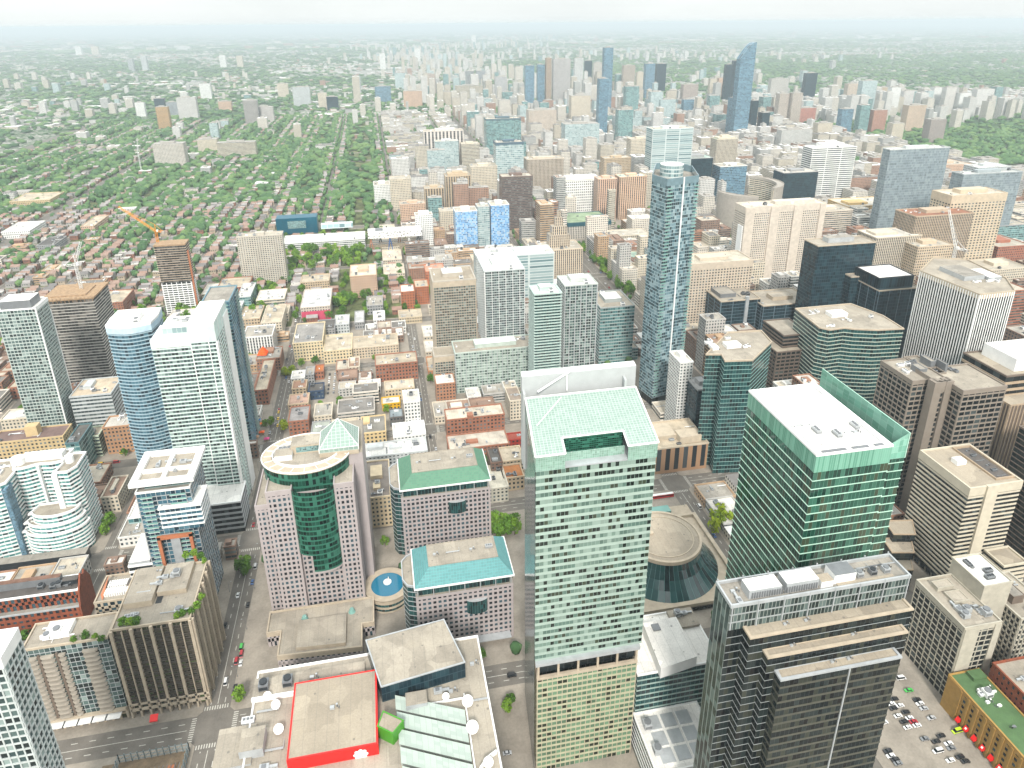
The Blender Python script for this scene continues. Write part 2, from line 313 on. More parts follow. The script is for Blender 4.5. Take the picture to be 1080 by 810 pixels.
class Bld:
    def __init__(s, name, label, cat, at, group=None):
        s.root = empty(name, label, cat, (at[0], at[1], 0), group); s.p = {}; s.k = 0; s.ren = {}
    def mb(s, part, *mats):
        if part not in s.p: s.p[part] = (MB(), list(mats))
        b, ms = s.p[part]
        return b
    def mi(s, part, mat):
        ms = s.p[part][1]
        if mat not in ms: ms.append(mat)
        return ms.index(mat)
    def own(s, part, mat):
        s.k += 1; key = f'{part}#{s.k}'; s.p[key] = (MB(), [mat]); return s.p[key][0]
    def block(s, poly, z0, z1, st, roof=True, top=None):
        """one volume: glazing core + storey bands + piers + balconies + crown + roof and parapet"""
        if isinstance(poly[0], (int, float)): poly = rect(poly)
        fh, bay = st.get('fh', 3.6), st.get('bay', 3.0); H = z1-z0; nf = max(1, round(H/fh)); fh = H/nf
        b = s.mb('glazing', st['glass']); k = s.mi('glazing', st['glass'])
        b.prism(poly, z0, z1-.02, k, k, bay=bay, fh=fh, top=False, u0=len(b.f)*7)
        bd = 0
        if st.get('band'):
            h, d, mt = st['band'][:3]; bd = d; q = s.mb('spandrel', mt); k = s.mi('spandrel', mt); lo = st['band'][3] if len(st['band']) > 3 else 1
            po = offset(poly, d); pi = offset(poly, -.05)
            for i in range(lo, nf): q.ring(po, pi, z0+i*fh-h*.5, z0+i*fh+h*.5, k)
        if st.get('pier'):
            wd, d, mt = st['pier'][:3]; every = st['pier'][3] if len(st['pier']) > 3 else 1
            q = s.mb('pier' if wd > .35 else 'mullion', mt); k = s.mi('pier' if wd > .35 else 'mullion', mt); n = len(poly)
            for i in range(n):
                p, r = poly[i], poly[(i+1) % n]; L = math.hypot(r[0]-p[0], r[1]-p[1])
                if L < bay*.8: continue
                nb = max(1, round(L/bay)); ux = ((r[0]-p[0])/L, (r[1]-p[1])/L); no = (ux[1], -ux[0])
                for j in range(0, nb+1, every):
                    t = min(max(j*L/nb, wd*.5), L-wd*.5)
                    q.obox((p[0]+ux[0]*t+no[0]*(d*.5-.04), p[1]+ux[1]*t+no[1]*(d*.5-.04)), ux, wd*.5, d*.5+.04, z0, z1-.03, k)
        if st.get('balc'):
            d, edges, sm, gm = st['balc'][:4]; q = s.mb('balcony', sm, gm); ks = s.mi('balcony', sm); kg = s.mi('balcony', gm); n = len(poly)
            for i in (range(n) if edges == 'all' else edges):
                p, r = poly[i], poly[(i+1) % n]; L = math.hypot(r[0]-p[0], r[1]-p[1]); ux = ((r[0]-p[0])/L, (r[1]-p[1])/L); no = (ux[1], -ux[0])
                seg = st.get('bseg', [(0.0, 1.0)])
                for a, e in seg:
                    cx = p[0]+ux[0]*L*(a+e)/2; cy_ = p[1]+ux[1]*L*(a+e)/2; hx = L*(e-a)/2
                    for f in range(1, nf):
                        z = z0+f*fh
                        q.obox((cx+no[0]*d/2, cy_+no[1]*d/2), ux, hx, d/2, z-.12, z+.12, ks, True)
                        q.obox((cx+no[0]*(d-.06), cy_+no[1]*(d-.06)), ux, hx, .05, z+.12, z+1.15, kg)
        if st.get('crown'):
            h, mt = st['crown']; q = s.own('crown_band', mt); k = 0
            q.ring(offset(poly, max(bd, .1)+.06), offset(poly, -.05), z1-h, z1+.3, k)
        if roof:
            rm = st.get('roof', RF_GREY); s.own('roof', rm).face([(*p, z1) for p in poly])
            ph = st.get('parapet', 1.0)
            if ph:
                mt = st.get('pmat', st['band'][2] if st.get('band') else CONC); q = s.own('parapet', mt); k = 0; o = max(bd, .1)+.09
                q.ring(offset(poly, o), offset(poly, -.45), z1-.25, z1+ph, k)
        return s
    def solid(s, part, poly, z0, z1, mat, mt=None, bottom=False):
        if isinstance(poly[0], (int, float)): poly = rect(poly)
        q = s.own(part, mat); s.last = q; kt = 0
        if mt and mt is not mat: s.p[f'{part}#{s.k}'][1].append(mt); kt = 1
        q.prism(poly, z0, z1, 0, kt, bottom); return s
    def kit(s, r, z, n=6, tone=0, pent=None, pm=None, seed=1, prm=None):
        """roof plant: penthouse boxes (list of fractional rects + height) and n units"""
        rr = random.Random(seed*31+n); x0, y0, x1, y1 = r
        for (a, b, c, d, h) in pent or []:
            P = (x0+(x1-x0)*a, y0+(y1-y0)*b, x0+(x1-x0)*c, y0+(y1-y0)*d)
            q = s.solid('penthouse', P, z-.1, z+h, pm or CONC, prm or RF_GREY).last; q.ring(offset(rect(P), .12), offset(rect(P), -.25), z+h-.2, z+h+.35)
        for i in range(n):
            for _ in range(12):
                x, y = rr.uniform(x0+2.5, max(x1-2.5, x0+2.6)), rr.uniform(y0+2.5, max(y1-2.5, y0+2.6))
                if all(not (x0+(x1-x0)*a-3 < x < x0+(x1-x0)*c+3 and y0+(y1-y0)*b-3 < y < y0+(y1-y0)*d+3) for (a, b, c, d, h) in pent or []):
                    put_unit(s.root, x, y, z, rr.choice((0, 1, 1, 2, 3, 3, 4)), tone, rr.uniform(.8, 1.25), rr.choice((0, math.pi/2, math.pi))); break
        return s
    def finish(s):
        for part, (b, ms) in s.p.items(): b.build(part.split('#')[0], ms, s.root)
        return s.root
# ------------------------------------------------------------------ ground, roads, pavements
NS = [(-1010, 10), (-910, 9), (-815, 9), (-725, 9), (-630, 28), (-535, 8), (-445, 8), (-362, 8), (-282, 9), (-205, 9), (-107, 14), (28, 12), (217, 14), (303, 30), (412, 12), (545, 18), (655, 10), (765, 20), (900, 12), (1050, 14), (1250, 16), (1450, 14)]
EW = [(30, 12), (165, 16), (289, 15), (436, 15), (556, 12), (700, 12), (815, 16), (925, 8), (1040, 8), (1150, 8), (1270, 18), (1390, 8), (1500, 8), (1610, 8), (1720, 8), (1830, 8), (1950, 18), (2080, 8), (2210, 8), (2350, 8), (2500, 8), (2650, 8), (2800, 8), (2990, 18)]
def ground_mat():
    m, t, p = newmat('ground_cover'); oc = t.n('ShaderNodeTexCoord').outputs['Object']
    a = t.noise(.0011, 5, oc, .6); b = t.noise(.02, 4, oc, .7); c = t.noise(.09, 2, oc, .6); d = t.noise(.0003, 3, oc)
    veg = t.ramp(b, [(.35, (.03, .062, .022)), (.55, (.05, .1, .035)), (.7, (.085, .14, .05))])
    blt = t.ramp(c, [(.3, (.14, .14, .13)), (.5, (.3, .28, .26)), (.7, (.48, .46, .44))])
    f = t.math('ADD', t.math('MULTIPLY', a, .5), t.math('ADD', t.math('MULTIPLY', b, .28), t.math('MULTIPLY', c, .3)))
    f = t.math('ADD', f, t.math('MULTIPLY', d, .22))
    mk = t.ramp(f, [(.645, (0, 0, 0)), (.70, (1, 1, 1))])
    t.l(t.mix(mk, veg, blt), p.inputs['Base Color']); p.inputs['Roughness'].default_value = .95; p.inputs['Specular IOR Level'].default_value = .1
    return m
GROUND = ground_mat()
ASPH = plain('asphalt', (.20, .185, .165), .9, var=.16, scale=.12, spec=.2); PAVE = plain('pavement_concrete', (.37, .335, .29), .9, var=.18, scale=.08, spec=.2); YARD = plain('yard_grass', (.17, .19, .10), .95, var=.5, scale=.05, spec=.1)
PAINT = plain('road_paint', (.62, .6, .55), .8, var=.2, scale=.8); DIRT = plain('bare_earth', (.26, .2, .14), .95, var=.3, scale=.2)
def struct(name, b, mats): return tag(b.build(name, mats, org=(0, 0, 0)), kind='structure')
b = MB(); G = 70000; b.face([(-G, -2000, 0), (G, -2000, 0), (G, G, 0), (-G, G, 0)]); struct('ground', b, GROUND)
b = MB(); b.face([(-1060, -100, .004), (1500, -100, .004), (1500, 3010, .004), (-1060, 3010, .004)]); struct('road', b, ASPH)
def is_green(x, y): return (y > 820 and x < 20) or (x < -640 and y > 560)
pv, yd = MB(), MB()
for i in range(len(NS)-1):
    for j in range(len(EW)-1):
        x0, x1 = NS[i][0]+NS[i][1]/2, NS[i+1][0]-NS[i+1][1]/2; y0, y1 = EW[j][0]+EW[j][1]/2, EW[j+1][0]-EW[j+1][1]/2
        c = 2.5; P = [(x0+c, y0), (x1-c, y0), (x1, y0+c), (x1, y1-c), (x1-c, y1), (x0+c, y1), (x0, y1-c), (x0, y0+c)]
        pv.prism(P, 0, .15)
        if is_green((x0+x1)/2, (y0+y1)/2): yd.prism(offset(P, -3), .12, .158)
struct('pavement', pv, PAVE); struct('yard_lawn', yd, YARD)
mk = MB()
def dash(x0, y0, x1, y1, w=.22, on=3.2, off=5.5):
    L = math.hypot(x1-x0, y1-y0); ux = ((x1-x0)/L, (y1-y0)/L); t = 0
    while t < L:
        e = min(t+on, L); c = (x0+ux[0]*(t+e)/2, y0+ux[1]*(t+e)/2); ax, ay = ux[0]*(e-t)/2, ux[1]*(e-t)/2; bx, by = -ux[1]*w, ux[0]*w
        mk.face([(c[0]-ax-bx, c[1]-ay-by, .008), (c[0]+ax-bx, c[1]+ay-by, .008), (c[0]+ax+bx, c[1]+ay+by, .008), (c[0]-ax+bx, c[1]-ay+by, .008)]); t += on+off
for x, wd in NS[9:16]:
    for j in range(1, 9):
        y0, y1 = EW[j][0]+EW[j][1]/2+6, EW[j+1][0]-EW[j+1][1]/2-6
        dash(x, y0, x, y1, .18, 400, 1)
        if wd > 11: dash(x-wd*.26, y0, x-wd*.26, y1); dash(x+wd*.26, y0, x+wd*.26, y1)
        for yy in (y0-3.4, y1+1.4):                                          # zebra bars over the side street mouths
            for k in range(int(wd/1.3)): mk.box(x-wd/2+.5+k*1.3, yy, .0065, x-wd/2+1.1+k*1.3, yy+2.4, .009, bottom=False)
for y, wd in EW[2:7]:
    for i in range(9, 15):
        x0, x1 = NS[i][0]+NS[i][1]/2+6, NS[i+1][0]-NS[i+1][1]/2-6
        dash(x0, y, x1, y, .18, 400, 1); dash(x0, y-wd*.26, x1, y-wd*.26); dash(x0, y+wd*.26, x1, y+wd*.26)
        for xx in (x0-3.4, x1+1.4):
            for k in range(int(wd/1.3)): mk.box(xx, y-wd/2+.5+k*1.3, .0065, xx+2.4, y-wd/2+1.1+k*1.3, .009, bottom=False)
struct('road_markings', mk, PAINT)
# ================================================================== landmark buildings
def lerp(a, b, t): return a+(b-a)*t
# ---- broadcast centre with the red block on its roof
B = Bld('broadcast_centre', 'broad flat broadcast centre carrying a red block, a green cube and white dishes', 'building', (-20, 210))
B.block((-75, 150, 33, 272), 0, 50, dict(glass=G_PUNCH, bay=3, fh=4.2, band=(1.6, .25, WHITE), pier=(1.2, .25, WHITE), roof=RF_BEIGE, parapet=1.1, pmat=WHITE))
B.solid('penthouse', (-88, 225, -72, 244), 0, 51, LGREY, RF_BEIGE); B.solid('penthouse', (-77, 228, -67, 239), 50, 55, LGREY, RF_BEIGE)
B.solid('roof_step', (-76, 257, -24, 268), 50, 51.2, RF_BEIGE); B.solid('roof_step', (-76, 255.6, -57, 257), 50, 52, WHITE)
q = B.mb('red_block', RED, RF_TAN); q.box(-56, 219, 43, -18, 257, 56.6, 0, mt=0); q.face([(-55.2, 219.8, 56.62), (-18.8, 219.8, 56.62), (-18.8, 256.2, 56.62), (-55.2, 256.2, 56.62)], 1)
e = B.mb('emblem', WHITE)                                                     # white roundel of discs on the red front
ec = (-25.6, 52.1)
def disc(b, cx, cz, r, y, n=18): b.face([(cx+math.cos(2*math.pi*k/n)*r, y, cz+math.sin(2*math.pi*k/n)*r) for k in range(n)])
disc(e, *ec, 1.35, 218.85)
for k in range(8):
    a = k*math.pi/4; disc(e, ec[0]+math.cos(a)*2.3, ec[1]+math.sin(a)*2.3, .93, 218.85, 14)
for k in ():
    a = k*math.pi/2; disc(e, ec[0]+math.cos(a)*3.75, ec[1]+math.sin(a)*3.3, .8, 218.85, 14)
P = [(-15.8,244.1), (23.8,249.7), (16.6,277.4), (-22.7,272.1)]
B.solid('studio_block', P, 49.5, 59.6, DARK, RF_BEIGE)
q = B.mb('glass_front', F_NAVY); q.prism(offset(P, .12), 50, 59.2, 0, 0, bay=2, fh=4, top=False)
q = B.mb('roof_edge', LGREY); q.ring(offset(P, .3), offset(P, -.3), 59.4, 60.0, 0)
B.solid('penthouse', (-5.2, 236, 4.6, 243), 50, 54.5, LGREY, RF_BEIGE)
P = [(-18.1,226.8), (-11.6,221.9), (-6.5,227.2), (-15.4,233.7)]
B.solid('green_cube', P, 44, 57, GREENP, RF_TAN); q = B.mb('cube_edge', GREENP); q.ring(offset(P, .15), offset(P, -.4), 56.8, 57.3, 0)
FROST = fac('frosted_skylight', [(.5, (.42, .5, .45)), (.5, (.46, .54, .485))], wall=(.34, .39, .35), wu=.06, wv=.0, run=1, rough=.3, bump=0)
q = B.mb('atrium_skylight', FROST, plain('skylight_truss', (.42, .45, .42)))                                       # sawtooth skylight ridges
for k in range(5):
    ya = 236-k*8.6; A = [(-10+k*.4, ya+2), (21, ya-12)]
    q.face([(A[0][0], A[0][1], 51.5), (A[1][0], A[1][1], 51.5), (A[1][0], A[1][1]+6, 53.2), (A[0][0], A[0][1]+6, 53.2)], 0, [(0, 0), (12, 0), (12, 4), (0, 4)])
    q.face([(A[0][0], A[0][1]+6, 53.2), (A[1][0], A[1][1]+6, 53.2), (A[1][0], A[1][1]+7, 51.2), (A[0][0], A[0][1]+7, 51.2)], 1)
    q.face([(A[1][0], A[1][1], 50), (A[1][0], A[1][1]+7, 50), (A[1][0], A[1][1]+6, 53.2), (A[1][0], A[1][1], 51.5)], 1)
    q.face([(A[0][0], A[0][1], 50), (A[1][0], A[1][1], 50), (A[1][0], A[1][1], 51.5), (A[0][0], A[0][1], 51.5)], 1)
q = B.mb('roof_screen', WHITE)
pts = [(22.5, 180), (22.5, 196), (24, 203), (28, 207), (32, 209)]
for a, c in zip(pts, pts[1:]):
    L = math.hypot(c[0]-a[0], c[1]-a[1]); q.obox(((a[0]+c[0])/2, (a[1]+c[1])/2), ((c[0]-a[0])/L, (c[1]-a[1])/L), L/2, .25, 50, 52.6)
q.box(21.6, 180, 50, 22.2, 240, 51.3); q.box(-10, 238, 50, 21, 238.5, 51.0)
for x, y, k, t in ((-71, 262, 2, 2), (-60, 262, 2, 2), (-49, 263, 3, 0), (-66, 222, 1, 0), (-62, 205, 0, 0), (10, 244, 1, 0), (16, 243, 3, 0), (28, 236, 4, 0), (-76, 246, 0, 1), (-68, 250, 4, 0), (-64, 230, 4, 0), (28, 256, 3, 0), (-38, 240, 3, 0), (-72, 214, 1, 0)): put_unit(B.root, x, y, 51.2 if y > 257 and x < -24 else 50 if not (-56 < x < -18 and y > 219) else 56.62, k, t, 1.25)
B.finish()
def dish(x, y, z, r, label, az=0.):
    root = empty('satellite_dish', label, 'satellite dish', (x, y, z), 'satellite dishes on the broadcast centre')
    b = MB(); n = 20; rows = 4
    tilt = math.radians(38); ca, sa = math.cos(tilt), math.sin(tilt)
    T = lambda px, py, pz: (x+px, y+py*ca-pz*sa, z+r*.95+py*sa+pz*ca)
    G = [[T(math.cos(2*math.pi*k/n)*r*i/rows, math.sin(2*math.pi*k/n)*r*i/rows, .28*r*(i/rows)**2) for k in range(n)] for i in range(rows+1)]
    for i in range(rows):
        for k in range(n):
            j = (k+1) % n
            if i == 0: b.face([G[0][0], G[1][k], G[1][j]])
            else: b.face([G[i][k], G[i+1][k], G[i+1][j], G[i][j]])
    b.build('reflector', [WHITE], root)
    b = MB(); b.tube((x, y+.3, z), (x, y, z+r*.95), .16); b.tube((x-r*.5, y+.8, z), (x, y, z+r*.8), .08); b.tube((x+r*.5, y+.8, z), (x, y, z+r*.8), .08); b.box(x-r*.6, y-.2, z, x+r*.6, y+1.2, z+.2); b.build('mount', [LGREY], root)
    b = MB(); f = T(0, 0, r*.7)
    for k in (0, 1, 2):
        a = k*2.094; b.tube(T(math.cos(a)*r*.8, math.sin(a)*r*.8, .2*r), f, .05, n=4)
    b.tube(f, T(0, 0, r*.55), .18); b.build('feed_horn', [MGREY], root)
for (x, y), r, l in (((-68.8,256.5), 2.0, 'rear left dish beside the red block, seen edge on'), ((-64.4,251.1), 2.1, 'middle dish of the three left of the red block'), ((-61.7,238.2), 2.2, 'front dish of the three left of the red block'), ((13.3,239.8), 1.7, 'smallest round dish right of the grey roof box'), ((22.9,234.8), 2.6, 'large dish near the white roof edge, rear one of two'), ((23.2,221.4), 2.8, 'largest dish by the white edge, in front of its twin'), ((27.7,204.7), 2.2, 'dish at the bottom frame edge beside the curved screen')):
    dish(x, y, 50, r, 'white satellite dish, '+l)
# ---- pink granite office trio
ST_P = dict(glass=G_PUNCH, bay=3.0, fh=3.5, band=(1.45, .22, PINK), pier=(1.2, .21, PINK), roof=RF_BEIGE, pmat=PINK, crown=(2.2, PINK))
B = Bld('office_tower', 'pink granite tower with a bulging green glass front and a pale glass pyramid on top', 'office tower', (-50, 375))
B.block((-76, 353, -62, 398), 0, 96, ST_P); B.block((-38, 353, -27, 398), 0, 96, ST_P); B.block((-62, 356, -38, 400), 0, 92, ST_P, roof=False)
B.block((-84, 358, -76, 395), 0, 84, ST_P); B.solid('spine', (-31, 372, -21, 410), 0, 104, PINK, RF_BEIGE)
arc = [(-62, 352.8)] + [(-50+12.2*math.sin(t), 354-6.5*math.cos(t)) for t in [math.radians(a) for a in range(-80, 81, 10)]] + [(-38, 352.8), (-38, 358), (-62, 358)]
B.block(arc, 52, 97, dict(glass=G_GREEN, bay=2.2, fh=3.5, roof=RF_BEIGE, parapet=0), roof=False)
arc2 = [(-55, 352.8)] + [p for p in arc[1:-3] if p[0] > -55] + [(-38, 352.8), (-38, 358), (-55, 358)]
B.block(arc2, 40, 52, dict(glass=G_GREEN, bay=2.2, fh=3.5), roof=False); B.solid('drum_ledge', arc2, 38.6, 40, PINK)
el = [(-54+25.5*math.cos(t), 377+20.5*math.sin(t)) for t in [2*math.pi*k/40 for k in range(40)]]
B.block(el, 94, 104, dict(glass=G_GREEN, bay=2.4, fh=5, roof=RF_BEIGE, parapet=0), roof=True)
q = B.mb('crown_rim', BEIGE, WHITE); q.ring(offset(el, .7), offset(el, -5), 104, 105, 0); q.ring(offset(el, .9), offset(el, .3), 104.6, 105.4, 1); q.ring(offset(el, -5.4), offset(el, -6), 104, 106.2, 1)
for k in range(0, 40, 2):
    p = el[k]; c = (-54, 377); q.obox(((p[0]*.88+c[0]*.12), (p[1]*.88+c[1]*.12)), ((c[0]-p[0])/30, (c[1]-p[1])/30) if False else Vector((c[0]-p[0], c[1]-p[1])).normalized()[:2], 2.4, .12, 105, 105.3, 1)
B.solid('penthouse', (-63, 378, -41, 389), 104, 109.5, BEIGE, RF_BEIGE); B.solid('penthouse', (-72, 372, -62, 380), 104, 107.5, WHITE, RF_BEIGE); q = B.mb('penthouse_window', F_TEAL); q.box(-60, 377.8, 105, -43, 378, 108.5, 0)
for k in range(4): put_unit(B.root, -70+k*2.6, 384, 104, 2, 0, .6)
q = B.mb('pyramid', SKYL, WHITE); bx = (-46, 371, -23, 392); ap = (-34.5, 384, 122)
cs = rect(bx); B.solid('pyramid_base', (-46, 371, -23, 392), 104, 107, BEIGE); q.prism(cs, 107, 109.5, 0, 0, bay=3, fh=3, top=False)
for i in range(4):
    a, c = cs[i], cs[(i+1) % 4]
    q.face([(*a, 109.5), (*c, 109.5), ap], 0, [(0, 0), (9, 0), (4.5, 9)]); q.tube((*a, 109.5), ap, .22, 1); q.tube((*a, 107), (*a, 109.5), .25, 1); q.tube((*a, 109.5), (*c, 109.5), .2, 1)
B.finish()
B = Bld('podium', 'low stone podium with a stepped roof at the foot of the pink tower', 'building', (-54, 330))
P = [(-84, 352), (-84, 336), (-76, 336), (-76, 318), (-29, 315), (-29, 332), (-22, 332), (-22, 352)]
B.block(P, 0, 10, dict(glass=G_PUNCH, bay=3, fh=5, band=(2.4, .3, PINK), pier=(1.4, .3, PINK), roof=RF_BEIGE, pmat=BEIGE, crown=(2.5, BEIGE)))
B.solid('raised_roof', [(-66, 320), (-38, 318), (-38, 340), (-66, 340)], 10, 12.5, BEIGE, RF_BEIGE)
q = B.mb('roof_lantern', GUARD)
for cx in (-63, -35): q.cyl((cx, 343), 2.2, 10, 12.4, 0, n=16, r1=1.2)
B.finish()
B = Bld('pavilion', 'round plaza pavilion with a blue fountain pool on its roof between the pink towers', 'pavilion', (-13, 362))
cy2 = (-13, 362); ring = lambda r, n=40: [(cy2[0]+r*math.cos(2*math.pi*k/n), cy2[1]+r*math.sin(2*math.pi*k/n)) for k in range(n)]
q = B.mb('glazing', G_TEAL); q.prism(ring(14.2), 0, 9, 0, 0, bay=2.2, fh=3, top=False)
for z0, z1 in ((0, .8), (3.0, 4.2), (6.6, 9.6)): q = B.own('drum_wall', BEIGE); q.ring(ring(14.8), ring(14.0), z0, z1)
q.ring(ring(14.8), ring(10.4), 9.0, 9.62)
POOL = plain('pool_water', (.03, .17, .27), .06, var=.05, spec=.6); q = B.mb('pool', POOL); q.prism(ring(10.5), 8, 9.2, 0, 0)
q = B.mb('fountain', WHITE); q.cyl((-13, 364), 2.6, 9.2, 9.9, 0, n=16); q.cyl((-13, 364), 1.2, 9.9, 11.4, 0, n=10, r1=.5); q.cyl((-12.2, 365), .5, 9.9, 12.6, 0, n=8, r1=.2)
B.finish()
def pink_hall(name, label, r, zw, zr, tile, left, zt):
    x0, y0, x1, y1 = r; B = Bld(name, label, 'office building', ((x0+x1)/2, (y0+y1)/2))
    B.block(r, 0, zw, dict(ST_P, crown=(1.4, PINK)), roof=False); B.mb('terrace', RF_BEIGE).face([(*p, zw) for p in rect(r)])
    B.block((x0+1.6, y0+1.6, x1-1.6, y1-1.6), zw, zr, dict(glass=G_TEAL, bay=2.4, fh=4), roof=False)
    q = B.mb('fin', LGREY)
    for k in range(7): x = lerp(x0+1, x1-1, k/6); q.box(x-.25, y0+.3, zw, x+.25, y0+1.5, zr+.5)
    q = B.mb('tiled_roof', tile, WHITE, RF_BEIGE); e = (x0-.6, y0-.4, x1+.6, y1+.6); t = (x0+8.5, y0+9, x1-7, y1-5); E_, T_ = rect(e), rect(t)
    for i in range(4):
        a, c, d, g = E_[i], E_[(i+1) % 4], T_[(i+1) % 4], T_[i]; L = math.hypot(c[0]-a[0], c[1]-a[1])/1.6
        q.face([(*a, zr+.6), (*c, zr+.6), (*d, zt), (*g, zt)], 0, [(0, 0), (L, 0), (L*.85, 7), (L*.15, 7)])
    q.ring(offset(E_, .35), offset(E_, -.5), zr-.2, zr+.75, 1); q.face([(*p, zt) for p in T_], 2)
    q.ring(offset(T_, .15), offset(T_, -.3), zt-.2, zt+.35, 2)
    xb = x0+(x1-x0)*.62; q2 = B.mb('bay_window', G_TEAL, LGREY)                # bulging bay on the front
    P = [(xb-6, y0-.2)] + [(xb+6.2*math.sin(a), y0-2.6*math.cos(a)) for a in [math.radians(v) for v in range(-75, 76, 15)]] + [(xb+6, y0-.2)]
    q2.prism(P, zw-16, zw-7, 0, 1, True, bay=2, fh=3.4)
    lx = x0-left; P = [(x0+.5, y0+3), (x0+.5, y1-1), (lx+3, y1-3), (lx, y1-7), (lx, y0+10), (lx+2.5, y0+5)]
    B.block(P, 0, zr-1.5, dict(glass=G_TEAL, bay=2.2, fh=3.5, band=(.5, .12, LGREY), roof=RF_BEIGE, parapet=1.2, pmat=LGREY))
    for k in range(4): put_unit(B.root, lerp(t[0]+4, t[2]-4, k/3), (t[1]+t[3])/2, zt, (3, 4, 3, 0)[k], 0)
    return B
B = pink_hall('office_building', 'pink granite office block under a green hipped roof, behind its turquoise twin', (0, 394, 60, 430), 50, 56, TILE_G, 7, 63); B.finish()
B = pink_hall('office_building', 'pink granite office block under a turquoise hipped roof, nearest the broadcast centre', (4, 314, 60, 346), 41, 47, TILE_T, 7, 54)
B.solid('entrance_canopy', (38, 309, 58, 314), 5, 5.6, LGREY); B.finish()
# ---- mint glass hotel and residence tower in the middle
B = Bld('skyscraper', 'tall mint glass tower in the centre with a sloping glass roof and white rear wall', 'skyscraper', (80, 255))
B.block((55.5, 231.5, 104, 268), 0, 63, dict(glass=G_RITZL, bay=2.4, fh=3.4, band=(1.1, .22, plain('cream_spandrel', (.50, .49, .36))), pier=(.3, .16, BEIGE)), roof=False)
B.block((57, 234, 103.5, 268), 63, 71, dict(glass=G_DARK, bay=4, fh=8), roof=False)
B.solid('sky_lobby', (54.6, 230.6, 105, 270), 70.6, 72.4, LGREY); q = B.mb('lobby_frame', LGREY, BEIGE)
q.ring(offset(rect((55.5, 231.5, 104, 268)), .35), offset(rect((55.5, 231.5, 104, 268)), -1), 61.6, 63.2, 1)
for k in range(6): x = lerp(56, 103.6, k/5); q.box(x-.5, 231.3, 63.2, x+.5, 232.4, 70.6, 1)
B.block((54.5, 232.5, 106, 275), 72.4, 176, dict(glass=G_RITZ, bay=1.75, fh=3.55, band=(.32, .16, plain('mint_sill', (.40, .48, .435)))), roof=False)
B.solid('setback_roof', (54.4, 232.4, 106.1, 275), 176, 176.5, LGREY)
GS = G_RITZ2 = fac('mint_screen_glass', [(.6, (.26, .42, .34)), (.4, (.31, .48, .4))], wall=(.48, .6, .54), wu=.08, wv=.06, run=4)
B.mb('glass_screen', GS); q = B.p['glass_screen'][0]
q.box(54.3, 232.1, 176, 66.6, 232.5, 183.4); q.box(93.5, 232.1, 176, 106.3, 232.5, 183.4)
q.prism([(54.3, 232.5), (54.7, 232.5), (54.7, 272), (54.3, 272)], 176, 183.4); q.prism([(105.9, 232.5), (106.3, 232.5), (106.3, 272), (105.9, 272)], 176, 183.4)
q = B.mb('recess_glazing', G_GREEN); q.box(66.6, 241.5, 176.5, 93.5, 242, 184.6); 
q = B.mb('glass_screen', GS); q.box(67, 236.4, 176.5, 93, 236.8, 180.5)
q = B.mb('sloping_roof', SKYL, WHITE)
def rz(y): return 183.4+(y-232)*.115
for xa, xb, ya, yb in ((54.2, 66.6, 231.8, 241.6), (93.4, 106.5, 231.8, 241.6), (54.2, 106.5, 241.6, 271)):
    q.face([(xa, ya, rz(ya)), (xb, ya, rz(ya)), (xb, yb, rz(yb)), (xa, yb, rz(yb))], 0, [(xa/1.5, ya/1.5), (xb/1.5, ya/1.5), (xb/1.5, yb/1.5), (xa/1.5, yb/1.5)])
for xa, ya, xb, yb in ((54.2, 231.8, 66.6, 231.8), (66.6, 231.8, 66.6, 241.6), (66.6, 241.6, 93.4, 241.6), (93.4, 241.6, 93.4, 231.8), (93.4, 231.8, 106.5, 231.8), (106.5, 231.8, 106.5, 271), (106.5, 271, 54.2, 271), (54.2, 271, 54.2, 231.8)):
    q.tube((xa, ya, rz(ya)), (xb, yb, rz(yb)), .45, 1, 5)
q = B.mb('rear_wall', plain('rear_wall_white', (.5, .52, .52), .6, var=.05), WHITE); q.box(53, 275.5, 150, 107.5, 280.5, 196.5, 0, mt=1); q.box(55, 275, 0, 105, 280, 150, 0)
q.box(53.2, 271, 150, 54.2, 275.5, 190, 0); q.box(101, 271, 184, 102, 275.5, 192, 0)
q = B.mb('davit_arm', WHITE); q.tube((60, 272, 190), (76, 275, 197.5), .5); q.tube((74, 274, 188), (74, 275, 196), .3); q.tube((57, 250, 186.5), (70, 266, 189.4), .22)
q = B.mb('side_glazing', G_SIML); q.prism([(54.2, 233), (54.3, 233), (54.3, 275), (54.2, 275)], 0, 176, 0, 0, bay=1.6, fh=3.55)
for b_, _m in B.p.values(): b_.v = [(x+(y-233)*.11, y, z) for x, y, z in b_.v]
B.finish()
# ---- white-roofed low block right of the mint tower
B = Bld('office_building', 'low green striped office block with a flat white roof right of the mint glass tower', 'office building', (126, 255))
B.block((107, 236, 150, 270), 0, 47, dict(glass=G_TEAL, bay=2.4, fh=3.4, band=(.7, .25, plain('pale_green_band', (.42, .52, .48))), roof=RF_WHITE, parapet=.8, pmat=WHITE))
B.solid('penthouse', [(117.1,232.4), (137.2,235.5), (137.2,260.8), (118.5,260.2)], 47, 53.5, WHITE, RF_WHITE); B.solid('roof_hatch', (122, 254, 126, 258), 53.5, 54.2, MGREY)
B.solid('terrace', (136, 258, 150, 270), 47, 48.5, RF_BEIGE); B.kit((138, 260, 149, 269), 48.5, 3, 0, seed=4)
B.finish()
B = Bld('low_rise_building', 'white roofed annex with pale square panels at the bottom right of the mint tower', 'building', (126, 222))
B.block((106, 205, 140, 236), 0, 21, dict(glass=G_TEAL, bay=2.4, fh=3.6, band=(1.0, .2, WHITE), roof=RF_WHITE, pmat=WHITE)); q = B.mb('roof_panel', LGREY)
